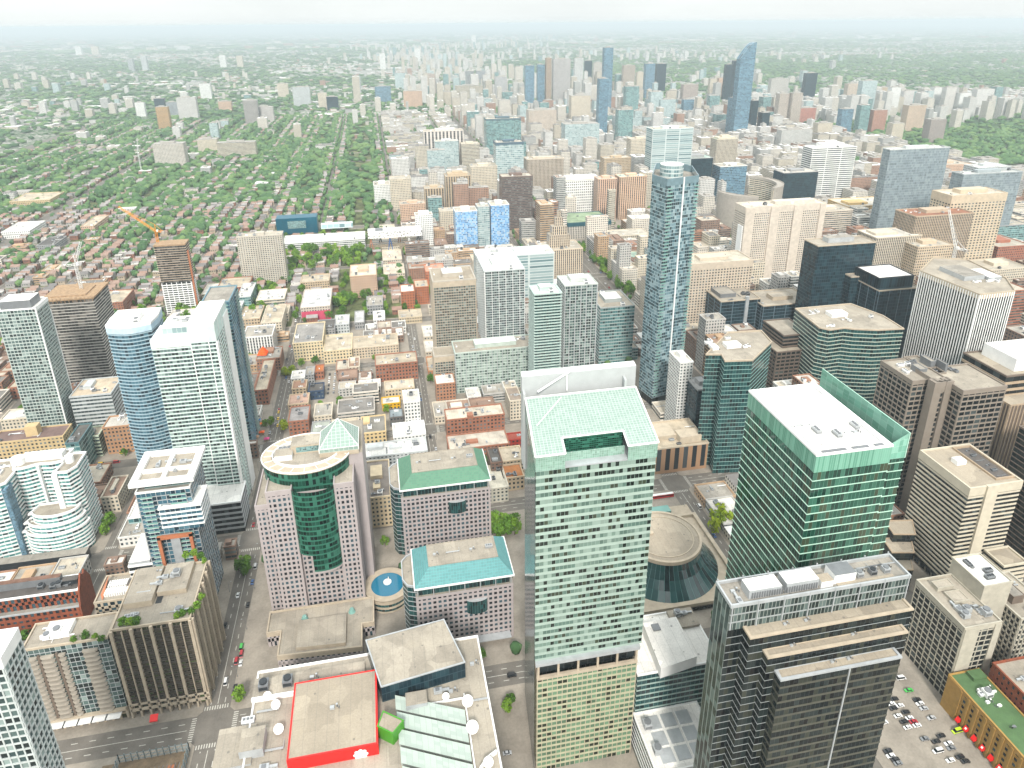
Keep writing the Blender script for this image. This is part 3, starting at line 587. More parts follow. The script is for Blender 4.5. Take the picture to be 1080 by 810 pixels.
for i in range(3):
    for j in range(3): q.box(111+i*8, 209+j*8.5, 21, 117.5+i*8, 216+j*8.5, 21.4)
B.kit((108, 206, 112, 232), 21, 3, 0, seed=9); B.finish()
# ---- round concert hall
B = Bld('concert_hall', 'round concert hall with a pale disc roof and a dark flaring glass skirt', 'concert hall', (171, 351))
q = B.mb('disc_roof', RF_TAN, BEIGE); n = 56; rr = lambda r, c=(170, 352): [(c[0]+r*math.cos(2*math.pi*k/n), c[1]+r*math.sin(2*math.pi*k/n)) for k in range(n)]
q.prism(rr(24.5), 22, 24.6, 1, 0); q.ring(rr(25.2), rr(23.6), 22.6, 25.2, 1); q.ring(rr(20), rr(19.4), 24.6, 25.0, 1); q.cyl((163, 356), 1.6, 24.6, 26, 1, n=10)
q = B.mb('glass_skirt', G_TEAL, LGREY); A, C_ = rr(24), rr(37.5)

for k in range(n):
    j = (k+1) % n
    for h in range(4):
        t0, t1 = h/4, (h+1)/4; f0, f1 = t0**1.6, t1**1.6
        P = lambda a, c, f, t: (lerp(a[0], c[0], f), lerp(a[1], c[1], f), lerp(22.6, 4.2, t))
        q.face([P(A[k], C_[k], f1, t1), P(A[j], C_[j], f1, t1), P(A[j], C_[j], f0, t0), P(A[k], C_[k], f0, t0)], 0, [(k, 3-h), (k+1, 3-h), (k+1, 4-h), (k, 4-h)])
q = B.mb('plinth', BEIGE); q.prism([(122, 311), (212, 311), (212, 404), (122, 404)], .15, 4.2, 0, 0)
q.ring([(121, 310), (213, 310), (213, 392), (121, 392)], [(124, 313), (210.4, 313), (210.4, 390), (124, 390)], 4.2, 6.4, 0)
q = B.mb('colonnade_opening', G_DARK); q.box(140, 309.8, 1, 205, 310, 3.4)
q = B.mb('entrance_canopy', GUARD); q.box(140, 404, 4.2, 178, 408, 9.5); q.box(138, 396, 4.2, 196, 403, 7)
B.finish()
# ---- green office tower with a white roof
B = Bld('office_tower', 'green glass office tower with a white roof and a sloping glass wall along one side', 'office tower', (175, 225))
r = (163.8,209.0,197.7,262.2)
x0, y0, x1, y1 = r
B.block(r, 0, 176, dict(glass=G_RBC, bay=1.8, fh=4.1, band=(.3, .25, plain('green_white_sill', (.50, .68, .58)))), roof=False)
B.block((x0-.2, y0-.2, x1+.2, y1+.2), 176, 184, dict(glass=G_RBCP, bay=1.0, fh=8, roof=RF_WHITE, parapet=.7, pmat=WHITE))
B.block((x1+1.5, y0+2, x1+9, y1+4), 0, 178, dict(glass=G_RBC, bay=1.8, fh=4.1, band=(.3, .25, MATS['green_white_sill'])), roof=False)
q = B.mb('recess', F_NAVY); q.prism(rect((x1-.2, y0+4.5, x1+1.8, y1)), 0, 180, 0, 0, bay=1.8, fh=4.1)
q = B.mb('glass_wing_wall', GS2 := fac('emerald_wing_glass', [(.5, (.22, .5, .38)), (.5, (.3, .58, .46))], wall=(.45, .66, .56), wu=.03, wv=.03, run=5, rough=.1))
za, zb = 188, 187.5; xw = x1+8.6
for xa in (xw, ):
    f = [(xa, y0+1.5, 176), (xa, y1+8, 176), (xa, y1+8, zb), (xa, y0+1.5, za)]
    g = [(xa+.5, *p[1:]) for p in f]
    uvw = [(0, 0), (14, 0), (14, 7), (0, 4)]
    q.face(f[::-1], 0, uvw[::-1]); q.face(g, 0, uvw)
    for i in range(4): j = (i+1) % 4; q.face([f[i], f[j], g[j], g[i]], 0, [(0, 0)]*4)
q.face([(x1+1.5, y0+1.8, 176), (xw, y0+1.8, 176), (xw, y0+1.8, za), (x1+1.5, y0+1.8, 184)], 0, [(0, 0), (4, 0), (4, 4), (0, 3)])
wd, dp = x1-x0, y1-y0
B.solid('penthouse', (x0+wd*.42, y0+dp*.38, x0+wd*.78, y0+dp*.64), 184, 189, WHITE, RF_WHITE)
q = B.mb('roof_track', LGREY, MGREY); P = rect((x0+2, y0+4, x1-2, y1-2)); q.ring(P, offset(P, -.35), 184, 184.25, 0); P = offset(P, -1.1); q.ring(P, offset(P, -.25), 184, 184.2, 0)
for a, c in ((.1, .42), (.5, .72), (.8, .92)): q.box(x0+wd*a, y0+1.0, 184, x0+wd*c, y0+2.6, 184.3, 1)
for fx, fy, k in ((.3, .3, 0), (.5, .22, 0), (.62, .24, 4), (.83, .3, 0), (.75, .22, 3), (.2, .4, 4)): put_unit(B.root, x0+wd*fx, y0+dp*fy, 184, k, 0, 1.0, math.pi/2 if k == 0 else 0)
B.finish()
# ---- black stepped tower at the bottom right
B = Bld('office_tower', 'black stepped office tower with tan terraces and a sawtooth corner', 'office tower', (150, 165))
SILL = plain('thin_grey_sill', (.36, .38, .38), .5)
xr = 187.5; y_b = 188; lv = [(148, 114, 176.5)]
xrs = [xr]
for z_, r_ in ((137.5, (120.0,171.1,186.8,180.1)), (130.5, (125.9,167.6,183.2,176.6)), (123.5, (129.5,163.4,178.7,172.4))): lv.append((z_, r_[0], r_[1])); xrs.append(r_[2])
ST_S = dict(glass=G_SIM, bay=1.8, fh=3.7, band=(.2, .12, SILL))
B.block((114, 176.5, xr, y_b), 0, 137, ST_S, roof=False)
B.block((114, 176.3, xr, y_b), 137, 148, dict(glass=G_SIML, bay=1.5, fh=3.6, band=(.55, .15, SILL), roof=RF_GREY, parapet=1.2, pmat=LGREY))
for k in (1, 2, 3):
    z, xa, ya = lv[k]; zp, xp, yp = lv[k-1]
    B.block((xa, ya, xrs[k], yp), 0, z, dict(ST_S, **(dict(band=(1.0, .12, plain('olive_grey_spandrel', (.085, .085, .07), .25, spec=.5))) if k == 3 else {}), glass=G_SIM, roof=RF_TAN, parapet=.6, pmat=LGREY if k == 3 else DARK), roof=False)
    B.mb('terrace', RF_TAN).face([(xa, ya, z), (xrs[k], ya, z), (xrs[k], yp, z), (xa, yp, z)])
    q = B.mb('terrace_edge', BEIGE if k < 3 else LGREY, LGREY); km = B.mi('terrace_edge', BEIGE if k < 3 else LGREY)
    q.ring([(xa-.3, ya-.3), (xrs[k]+.3, ya-.3), (xrs[k]+.3, yp), (xa-.3, yp)], [(xa+.7, ya+.7), (xrs[k]-.7, ya+.7), (xrs[k]-.7, yp-.05), (xa+1.2, yp-.05)], z-.3, z+.5, km)
    for j in range(2): put_unit(B.root, lerp(xa+8, xr-10, R.random()), ya+3.2, z, 3, 0, .7)
q = B.mb('west_lattice', G_SIML); q.prism([(113.8, 176.5), (113.9, 176.5), (113.9, y_b), (113.8, y_b)], 0, 147, 0, 0, bay=2.6, fh=3.7)
q = B.mb('mast_fin', LGREY)
for k in range(8): x = lerp(114.5, xr-.5, k/7); q.box(x-.2, 175.9, 137.4, x+.2, 176.3, 149.4); q.box(x-.2, y_b, 143, x+.2, y_b+.4, 150)
q.box(lerp(lv[3][1], xrs[3], .56), lv[3][2]-.4, 0, lerp(lv[3][1], xrs[3], .56)+.5, lv[3][2], 123)
B.solid('penthouse', (122, 178.5, 135, 184.5), 148, 152, LGREY, RF_WHITE); B.solid('penthouse', (137, 178.5, 150, 184.5), 148, 152.4, LGREY, RF_WHITE); B.solid('penthouse', (151, 178, 156, 182), 148, 151, WHITE, RF_TAN); B.solid('penthouse', (157, 179, 166, 185), 148, 152, WHITE, MGREY)
q = B.mb('louvre', MGREY)
for x in range(123, 150): q.box(x, 178.2, 148.4, x+.5, 178.4, 151)
for i in range(9): put_unit(B.root, 169+i*1.9, 181+(i % 3)*1.6, 148, (2, 3, 4)[i % 3], 2 if i % 2 else 0, .7)
B.solid('roof_walkway', (158, 177.6, 182, 179), 148, 148.3, RF_TAN); put_unit(B.root, 118, 178, 148, 1, 0, .9, 1.57); put_unit(B.root, 118, 183, 148, 3, 0, 1)
B.finish()
# ---- left side
B = Bld('office_tower', 'white lattice fronted tower cut by the bottom left corner', 'tower', (-150, 225))
r = (-175, 198, -131.5, 210)
B.block(r, 0, 154, dict(glass=G_COND, bay=2.6, fh=3.1, band=(.7, .3, plain('lattice_white', (.6, .64, .63))), pier=(.5, .34, plain('lattice_white', (.6, .64, .63))), roof=RF_WHITE, parapet=1.6, pmat=WHITE, crown=(3, WHITE))); B.finish()
B = Bld('apartment_building', 'corner apartment block with dark garden balconies between slanting stone fins and a planted roof edge', 'apartment building', (-137, 335))
r = (-149.9,304.6,-112.1,346.8)
x0, y0, x1, y1 = r
STZ = dict(glass=G_GARD, bay=2.3, fh=2.9, band=(.22, .2, plain('dark_slab', (.1, .09, .075))), roof=RF_BEIGE, parapet=1.1, pmat=BEIGE)
B.block(r, 6, 59, STZ); B.block((x0, y0, x1, y1), 0, 6, dict(glass=G_GARD, bay=4, fh=6, pier=(1.2, .3, BEIGE), band=(.8, .3, BEIGE)), roof=False)
q = B.mb('stone_fin', BEIGE); n = 8
for k in range(n+1):
    x = lerp(x0, x1, k/n); w_ = .75 if k % 2 == 0 else .3; dpt = 1.7 if k % 2 == 0 else .9; q.box(x-w_, y0-dpt, 0, x+w_, y0+.05, 59.5 if k % 2 == 0 else 58)
for k in range(n+3):
    y = lerp(y0, y1, k/(n+2)); w_ = .75 if k % 2 == 0 else .3; q.box(x1-.05, y-w_, 0, x1+(1.7 if k % 2 == 0 else .9), y+w_, 59.5)
BSL = plain('balcony_slab', (.075, .065, .05))
for f in range(1, 18):
    for k in range(n):
        xa, xb = lerp(x0, x1, k/n)+.7, lerp(x0, x1, (k+1)/n)-.5; q = B.own('balcony', BSL); q.box(xa, y0-1.1, 6+f*2.9-.12, xb, y0, 6+f*2.9+.35)
q = B.mb('base_frame', BEIGE); q.box(x0, y0-2.4, 4.6, x1+2, y0-1.6, 6.2); q.box(x0, y0-2.4, 8.6, x1+2, y0-1.8, 9.6)
for k in range(n+1): x = lerp(x0, x1, k/n); q.box(x-.5, y0-2.4, 0, x+.5, y0-1.6, 9.6)
B.solid('penthouse', (x0+2, y0+14, x0+16, y1-2), 59, 62.5, BEIGE, RF_BEIGE); B.solid('penthouse', (x0+17, y0+20, x1-6, y1-1), 59, 62, BEIGE, RF_BEIGE)
B.kit((x0+2, y0+2, x1-3, y0+13), 59, 7, 0, seed=3); B.kit((x0+3, y0+15, x1-8, y1-3), 62.1, 8, 0, seed=5)
B.solid('light_court', (x0+17, y0+15, x0+20, y1-4), 58.9, 59.1, DARK); ZR = r
B.finish()
B = Bld('apartment_building', 'lower apartment block with rounded cream balconies, left of the garden balcony block', 'apartment building', (-175, 325))
r = (-191.2,303.4,-151.1,320.0)
x0, y0, x1, y1 = r; x1 = ZR[0]-2
B.block((x0, y0, x1, y1), 8, 56, dict(glass=G_COND, bay=2.4, fh=2.95, band=(.3, .2, LGREY), roof=RF_BEIGE, parapet=1, pmat=BEIGE)); B.block((x0, y0, x1, y1), 0, 8, dict(glass=G_GARD, bay=4, fh=4, pier=(1, .4, BEIGE), band=(1, .3, BEIGE)), roof=False)
for f in range(0, 15):
    for (a, c) in ((.02, .15), (.19, .35), (.40, .48), (.68, .86)):
        xa, xb = lerp(x0, x1, a), lerp(x0, x1, c); z = 9+f*2.95; d = 1.9
        q = B.own('balcony', plain('stone_balcony', (.44, .4, .345))); q.prism([(xa, y0), (xa, y0-d*.6), (xa+1, y0-d), (xb-1, y0-d), (xb, y0-d*.6), (xb, y0)], z-.1, z+1.0, 0, 0, True)

for t_ in (.17, .38): q = B.own('brown_pier', BROWN); q.box(lerp(x0, x1, t_)-.6, y0-.9, 8, lerp(x0, x1, t_)+.6, y0, 52)
q = B.mb('canopy', WHITE)
for k in range(5): xa = lerp(x0+2, x1-10, k/4); q.box(xa, y0-4.5, 5.6, xa+7.5, y0-.5, 6.0)
q = B.mb('base_frame', BEIGE); q.box(x0, y0-2, 7.4, x1, y0-.3, 8.6)
B.solid('penthouse', (x0+8, y0+5, x0+20, y1-2), 56, 58.6, WHITE, RF_WHITE); B.kit((x0+2, y0+2, x1-14, y1-1), 56, 8, 1, seed=8); B.finish()
B = Bld('low_rise_building', 'low tan block with long white skylight ribs behind the garden balcony block', 'building', (-140, 380))
r = (-179.1,354.6,-148.8,376.0)
x0, y0, x1, y1 = r; B.block(r, 0, 34, dict(glass=G_PUNCH, bay=4, fh=3.8, band=(1.8, .25, BEIGE), pier=(1.3, .25, BEIGE), roof=RF_BEIGE, pmat=BEIGE))
q = B.mb('skylight_rib', WHITE)
for k in range(16): xx = x0+4+k*(x1-x0-10)/16; q.box(xx, y0+4, 34, xx+.9, y0+9, 36); q.box(xx, y1-11, 34, xx+.9, y1-6, 36)
q = B.mb('gable', ORANGE); q.face([(x0-.2, y0, 31), (x0-.2, y1-3, 31), (x0+3.5, y1-4, 39)]); q.face([(x0-.2, y0, 31), (x0+3.5, y1-4, 39), (x0+4, y0+1, 34)])
B.solid('penthouse', (lerp(x0, x1, .5), lerp(y0, y1, .4), lerp(x0, x1, .75), lerp(y0, y1, .65)), 34, 37, BROWN, RF_DARK); B.kit((x0+6, y0+3, x1, y1-3), 34, 9, 0, seed=11); B.finish()
B = Bld('warehouse', 'red brick warehouse with a pointed gable wall and a setback upper storey', 'warehouse', (-215, 360))
r = (-239.4,375.8,-198.8,393.3)
x0, y0, x1, y1 = r; x0 -= 25
B.block((x0, y0, x1, y1), 0, 15, dict(glass=G_PUNCH, bay=3.4, fh=3.7, band=(1.9, .35, BRICK), pier=(1.5, .34, BRICK), roof=RF_GREY, parapet=.6, pmat=LGREY), roof=True)
B.block((x0, y0+4, x1, y1), 15, 24, dict(glass=G_PUNCH, bay=3.4, fh=4.2, band=(2.0, .3, BRICK), pier=(1.5, .3, BRICK), roof=RF_DARK, parapet=.9, pmat=WHITE))
B.solid('penthouse', (x0+18, y0+12, x1-12, y1-2), 24, 29, MGREY, plain('rust_roof', (.2, .12, .09), .9, var=.25)); B.solid('penthouse', (x1-11, y0+10, x1-2, y1-3), 24, 27, DARK, RF_DARK)
q = B.mb('gable_wall', BRICK)
ym = (y0+y1)/2; gp_ = [(y0-.5, 0), (y1+2, 0), (y1+2, 22), (y1-3, 31), (y1-5, 28.5), (y1-8, 32), (y0+3, 24), (y0-.5, 14)]
A = [(x1+.3, y, z) for y, z in gp_]; C2 = [(x1+1.3, y, z) for y, z in gp_]
q.face(A[::-1]); q.face(C2)
for i in range(len(A)): j = (i+1) % len(A); q.face([A[i], A[j], C2[j], C2[i]])
B.kit((x0+3, y0+6, x1-5, y1-2), 24, 8, 2, seed=2); B.finish()
# white wavy condominium
B = Bld('apartment_building', 'white wavy condominium with aqua glass balconies curving round a courtyard, at the left edge', 'apartment building', (-245, 470))
AQ = fac('aqua_glass', [(.4, (.08, .28, .28)), (.3, (.16, .4, .38)), (.3, (.02, .06, .065))], wall=(.6, .68, .66), wu=.1, wv=0.0, run=2)
ST_W = dict(glass=AQ, bay=2.6, fh=3.0, band=(1.05, .55, WHITE), roof=RF_BEIGE, parapet=1.3, pmat=WHITE)
def wav(p, q, n, amp, ph=0):
    L = math.hypot(q[0]-p[0], q[1]-p[1]); ux = ((q[0]-p[0])/L, (q[1]-p[1])/L); no = (ux[1], -ux[0])
    return [(lerp(p[0], q[0], k/n)+no[0]*amp*math.sin(ph+k/n*math.pi*3), lerp(p[1], q[1], k/n)+no[1]*amp*math.sin(ph+k/n*math.pi*3)) for k in range(n+1)]
B.block(wav((-260, 464), (-231, 468), 14, .9)+[(-229, 482), (-260, 480)], 0, 62, ST_W)
B.block(wav((-285, 440), (-260, 451), 8, .8)+[(-259, 480), (-285, 480)], 0, 60, ST_W)
B.block([(-232, 457), (-224, 456), (-220, 462), (-220, 479), (-229, 480)], 0, 60, ST_W)
arcw = [(-258, 450)]+[(-238+20*math.cos(t), 455+13*math.sin(t)) for t in [math.radians(a) for a in range(200, 360, 12)]]+[(-218, 456), (-228, 463), (-254, 462)]
B.block(arcw, 0, 20, ST_W)
for sc_, z_ in ((.9, 26), (.76, 32)): B.block([(lerp(-234, p[0], sc_), lerp(462, p[1], sc_)) for p in arcw], 0, z_, ST_W)
B.solid('white_spine', (-234, 455.2, -230.5, 462), 0, 60, WHITE); B.solid('white_spine', (-246, 464, -244.6, 467), 0, 63, WHITE)
B.solid('penthouse', (-258, 472, -232, 479), 62, 66, WHITE, RF_WHITE)
for c_, r_, h_ in (((-260, 472), 4.5, 66.5), ((-273, 458), 4, 65), ((-227, 470), 2.8, 65)): q = B.own('roof_drum', WHITE); q.cyl(c_, r_, 60, h_, 0, 0, 22)
B.solid('podium', (-286, 434, -216, 441), 0, 8, DARK, RF_GREY); B.kit((-282, 456, -264, 477), 60, 4, 1, seed=3)
q = B.mb('blue_strip', F_BLUE); q.box(-261.6, 447, 0, -258.6, 455, 58); B.finish()
# blue-glass mid-rise with white roof frame
B = Bld('apartment_tower', 'blue glass mid-rise with a white framed flat roof and a terracotta frame on its front', 'apartment tower', (-135, 375))
r = (-152.5,371.7,-118.9,404.6)
x0, y0, x1, y1 = r
B.block((x0+1, y0+2, x1-3, y1), 0, 92, dict(glass=G_CBLUE, bay=2.6, fh=3.1, band=(.5, .2, LGREY), pier=(.35, .25, LGREY, 2), balc=(1.5, [0], WHITE, GUARD), bseg=[(.08, .3), (.62, .92)], roof=RF_GREY, pmat=WHITE))
B.block((x0+5, y0+6, x1-4, y1-3), 92, 98, dict(glass=F_TEAL, bay=3, fh=3), roof=False)
B.block((x0+13, y0-1.5, x1+2, y0+16), 66, 82, dict(glass=G_CBLUE, bay=3, fh=3.1, band=(1.0, .6, WHITE), roof=RF_WHITE, pmat=WHITE))
q = B.mb('roof_frame', WHITE, RF_BEIGE); rr_ = rect((x0, y0, x1, y1)); q.ring(offset(rr_, .8), offset(rr_, -3.2), 98, 100.4, 0); q.box(lerp(x0, x1, .5)-1.2, y0+3, 98.2, lerp(x0, x1, .5)+1.2, y1-3, 100.2, 0); q.box(x0+3, lerp(y0, y1, .36), 98.3, x1-3, lerp(y0, y1, .36)+2, 100.3, 0); q.face([(*p, 98.4) for p in offset(rr_, -3.1)], 1)
q = B.mb('terracotta_frame', ORANGE); xa, xb = x0+8, x1-6; yf = y0+.2
for bx in ((xa, yf-1.6, 30, xa+1.8, yf, 62), (xb-1.8, yf-1.6, 30, xb, yf, 62), (xa, yf-1.6, 60, xb, yf, 62.2)): q.box(*bx)
q = B.mb('render_panel', LGREY); q.box(lerp(xa, xb, .36), yf-.8, 30, lerp(xa, xb, .62), yf+.4, 60)
B.solid('podium', (x0-12, y0+2, x0, y1-4), 0, 44, LGREY, RF_WHITE); B.block((x0-12.2, y0+1.8, x0+1, y1-3.8), 26, 41, dict(glass=G_DARK, bay=3, fh=4, band=(1.6, .3, WHITE), roof=RF_WHITE, pmat=WHITE)); B.block((x0-13, y0+18, x0+2, y1+4), 60, 64, dict(glass=F_TEAL, bay=3, fh=4, roof=RF_WHITE, pmat=WHITE))
B.kit((x0+6, y0+8, x1-6, y1-5), 98.4, 5, 0, seed=4); B.finish()
# white banded towers behind it
B = Bld('apartment_tower', 'tall white and mint banded condo tower rising behind the white framed roof', 'apartment tower', (-135, 475))
a = (-158.7,470.2,-133.6,496.2)
c = (-133.3,484.8,-116.3,530.3)
STB = dict(glass=G_COND, bay=2.3, fh=3.0, band=(1.0, .28, plain('mint_white_band', (.60, .70, .66))), roof=RF_WHITE, pmat=WHITE, crown=(5, WHITE))
B.block(a, 0, 146, STB); B.block((a[0]+6, a[1]+8, a[2]+6, a[3]), 146, 152, dict(glass=F_PALE, bay=3, fh=6, roof=RF_WHITE, pmat=WHITE))
a2 = (a[2], a[1]-1.2, -117, a[3]+16); B.block(a2, 0, 156, dict(STB, crown=(13, plain('pale_mint_panel', (.58, .68, .65))), pier=(.5, .5, WHITE, 5)))
q = B.mb('corner_fin', WHITE); q.box(-117.2, a[1]-2, 0, -116, a[1]+3, 142); q.box(-116.9, a[3], 0, -116, a[3]+16, 150)
B.block((-152, 446, -114, 470), 0, 26, dict(glass=G_DARK, bay=3, fh=4.2, band=(1.6, .4, LGREY), roof=RF_WHITE, pmat=WHITE))
B.kit((a[0]+6, a[1]+9, a[2]+4, a[3]-1), 152, 4, 0, seed=3); B.finish()
B = Bld('apartment_tower', 'slim dark blue condo tower just behind the right side of the white banded tower', 'apartment tower', (-122, 560))
B.block((-144, 553, -123, 590), 0, 140, dict(glass=G_CBLUE, bay=2.4, fh=3, band=(.5, .3, plain('blue_band', (.2, .3, .35))), balc=(1.4, [1, 0], LGREY, GUARD), bseg=[(.55, .95)], roof=RF_GREY)); B.finish()
B = Bld('apartment_tower', 'bowed blue glass condo tower with a white roof, left of the white banded tower', 'apartment tower', (-200, 545))
r = (-208.7,531.6,-177.9,564.0)
x0, y0, x1, y1 = r; bow = [(lerp(x0, x1, k/12), y0+2.5-5*math.sin(math.pi*k/12)) for k in range(13)]+[(x1+1.5, lerp(y0, y1, .5)), (x1, y1), (x0, y1), (x0-1, lerp(y0, y1, .5))]
B.block(bow, 0, 134, dict(glass=G_CBLUE, bay=2.4, fh=3, band=(.75, .6, plain('pale_blue_band', (.42, .54, .6))), roof=RF_WHITE, crown=(5, plain('blue_crown', (.5, .62, .7))), parapet=1.6, pmat=WHITE)); B.kit((x0+2, y0+5, x1-2, y1-2), 134, 3, 1, [(.2, .3, .7, .8, 4)], WHITE, 3, RF_WHITE); B.finish()
B = Bld('apartment_tower', 'pale grid fronted condo tower with grey roof plant at the far left edge', 'apartment tower', (-300, 610))
r = (-315.8,603.1,-285.8,624.7)
x0, y0, x1, y1 = r; y1 = y0+24
B.block((x0, y0, x1, y1), 0, 128, dict(glass=G_COND, bay=2.8, fh=3, band=(.8, .2, plain('pale_grid', (.55, .61, .58))), pier=(.45, .22, plain('pale_grid', (.55, .61, .58))), roof=RF_WHITE, pmat=WHITE)); B.solid('penthouse', (x0+3, y0+3, x1-4, y1-3), 128, 135, MGREY, RF_WHITE)
q = B.mb('corner_frame', WHITE); q.box(x1-.4, y0-.6, 0, x1+.6, y0+.5, 130); q.box(x1-.4, y1-.6, 0, x1+.6, y1+.5, 118); q.box(x1-.1, y0, 126, x1+.5, y1, 129); B.finish()
B = Bld('tower_under_construction', 'unfinished concrete tower with open floor slabs and tan formwork on top', 'tower', (-290, 700))
r = (-323.7,696.9,-278.3,739.3)
x0, y0, x1, y1 = r; y1 = max(y1, y0+34)
B.block(r[:3]+(y1,), 0, 100, dict(glass=fac('open_floor', [(.5, (.03, .028, .025)), (.3, (.1, .095, .085)), (.2, (.2, .185, .165))], wall=(.2, .19, .18), wu=.08, wv=0, rough=.8, bump=0), bay=3, fh=3, band=(.6, .55, plain('raw_concrete', (.55, .53, .49))), roof=RF_TAN, parapet=0))
FORM = plain('timber_formwork', (.42, .30, .2), .9, var=.25, scale=.4); q = B.mb('formwork', FORM); q.box(x0-1.2, y0-1.2, 100.5, x1+1.2, y1+1.2, 102); q.box(x0+6, y0+6, 102, x1-8, y1-8, 103)
for k in range(14): xx = lerp(x0, x1, k/13); q.box(xx-.2, y0-1.2, 98, xx+.2, y0-.9, 103.5)
B.finish(); CT1 = (lerp(x0, x1, .6), lerp(y0, y1, .6))
B = Bld('tower_under_construction', 'slim tower under construction with raw slabs above and white panels below', 'tower', (-260, 800))
r = (-275.4,895.1,-239.9,915.1)
x0, y0, x1, y1 = r
STC = dict(glass=MATS['open_floor'], bay=3, fh=3, band=(.45, .8, plain('raw_slab', (.6, .5, .4))), roof=RF_TAN, parapet=0)
B.block(r, 44, 92, STC); B.block(r, 0, 44, dict(STC, glass=G_DARK, band=(1.2, .4, WHITE), pier=(1.0, .35, plain('white_panel', (.7, .7, .7)), 2)), roof=False)
q = B.mb('hoist_mast', ORANGE); q.box(x1+.5, y0+2, 0, x1+2.3, y0+5, 84)
q = B.mb('formwork', FORM); q.box(x0-.8, y0-.8, 92, x1+.8, y1+.8, 94); B.finish(); CT2 = (lerp(x0, x1, .15), lerp(y0, y1, .5))
# ---- right side
B = Bld('office_building', 'cream office block with a black window grid and cluttered roof beside the car park', 'office building', (300, 240))
r = (282.2,226.1,304.5,260.6)
x0, y0, x1, y1 = r; CRM = plain('cream_stone', (.50, .47, .40))
B.block(r, 0, 50, dict(glass=G_DARK, bay=3.9, fh=3.7, band=(.62, .22, CRM), pier=(.5, .26, CRM), roof=RF_BEIGE, pmat=CRM, crown=(2.5, CRM)))
q = B.mb('blank_wall', CRM); q.box(x0+.2, y0-.7, 0, x0+9, y0, 50); q.box(x1-4, y0-.7, 0, x1, y0, 50)
B.kit((x0+1, y0+2, x1-1, y1-3), 50, 9, 0, [(.2, .78, .7, .95, 2.5), (.3, .45, .75, .7, 1.6)], CRM, 4, RF_BEIGE)
x2 = x1+18; B.block((x1, y0+14, x2, y1+2), 0, 60, dict(glass=CRM, bay=3, fh=3.6, roof=RF_WHITE, pmat=CRM)); B.block((x2, y0+4, x2+22, y1), 0, 44, dict(glass=G_DARK, bay=2.9, fh=3.6, band=(.9, .4, CRM), pier=(.7, .4, CRM), roof=RF_BEIGE, pmat=CRM))
B.kit((x1+2, y0+16, x2-1, y1), 60, 4, 2, seed=6); B.kit((x2+2, y0+6, x2+20, y1-2), 44, 5, 0, [(.1, .3, .5, .7, 5)], BROWN, 6); B.finish()
B = Bld('warehouse', 'long ochre brick warehouse with a green roof and red awnings facing the car park', 'warehouse', (290, 190))
a = (278.8,223.6); c = (277.3,177.3)
x0 = (a[0]+c[0])/2; y1 = a[1]; y0 = 120
B.block((x0, y0, x0+18, y1), 0, 21.5, dict(glass=G_PUNCH, bay=2.6, fh=3.6, band=(1.5, .35, YBRICK), pier=(.9, .4, YBRICK), roof=RF_GREEN, parapet=.5, pmat=YBRICK, crown=(2, YBRICK)))
q = B.mb('blank_wall', YBRICK); q.box(x0-.75, y1-9, 0, x0, y1, 21.5)
q = B.mb('pilaster', YBRICK)
for k in range(16): yy = y1-9-k*5.2; q.box(x0-.8, yy-.6, 0, x0, yy+.6, 20.5)
q = B.mb('awning', RED)
for k in range(12):
    yy = y1-12-k*5.2; q.face([(x0-.4, yy-1.15, 5.2), (x0-.4, yy+1.15, 5.2), (x0-2.0, yy+1.15, 3.2), (x0-2.0, yy-1.15, 3.2)][::-1]); q.face([(x0-2.0, yy-1.15, 3.2), (x0-2.0, yy+1.15, 3.2), (x0-2.0, yy+1.15, 2.5), (x0-2.0, yy-1.15, 2.5)][::-1])
    for s_ in (-1.15, 1.15): q.face([(x0-.4, yy+s_, 5.2), (x0-2.0, yy+s_, 3.2), (x0-.4, yy+s_, 3.2)])
q = B.mb('awning_mark', WHITE)
for k in range(1, 12, 2): yy = y1-12-k*5.2; q.face([(x0-1.0, yy-.5, 4.72), (x0-1.0, yy+.5, 4.72), (x0-1.7, yy+.5, 3.95), (x0-1.7, yy-.5, 3.95)][::-1])
B.solid('roof_step', (x0+9, y1-6, x0+17, y1-1), 21.5, 23.5, RF_GREEN); B.kit((x0+2, y1-26, x0+16, y1-8), 21.5, 7, 1, seed=4); B.kit((x0+2, y0+10, x0+16, y1-28), 21.5, 8, 2, seed=5); B.finish()
B = Bld('warehouse', 'red brick block with a pale roof squeezed behind the ochre warehouse at the right edge', 'warehouse', (330, 195))
B.block((x0+21, y1-42, x0+46, y1-4), 0, 29, dict(glass=G_PUNCH, bay=3, fh=3.8, band=(2, .35, BRICK), pier=(1.7, .34, BRICK), roof=RF_BEIGE, pmat=BRICK)); B.kit((x0+23, y1-38, x0+44, y1-8), 29, 5, 0, [(.5, .4, .9, .8, 4)], BROWN, 3); B.finish()
B = Bld('office_tower', 'cream ribbon banded office block with a blank stair shaft and rooftop well', 'office tower', (365, 315))
r = (339.8,293.6,376.9,335.0)
x0, y0, x1, y1 = r; IV = plain('ivory_precast', (.62, .57, .47), var=.08)
B.block(r, 5, 76, dict(glass=G_DARK, bay=3, fh=3.25, band=(1.3, .25, IV), roof=RF_BEIGE, parapet=0), roof=False); B.block((x0+2, y0+2, x1-2, y1-2), 0, 5, dict(glass=G_DARK, bay=5, fh=5, pier=(1, .4, IV)), roof=False)
q = B.mb('parapet', IV); q.ring(offset(rect(r), .45), offset(rect(r), -.6), 74, 80.2); B.mb('roof', RF_TAN).face([(*p, 79) for p in offset(rect(r), -.5)])
q = B.mb('stair_shaft', IV); q.box(lerp(x0, x1, .30), y0-1.6, 0, lerp(x0, x1, .52), y0+.5, 80.6)
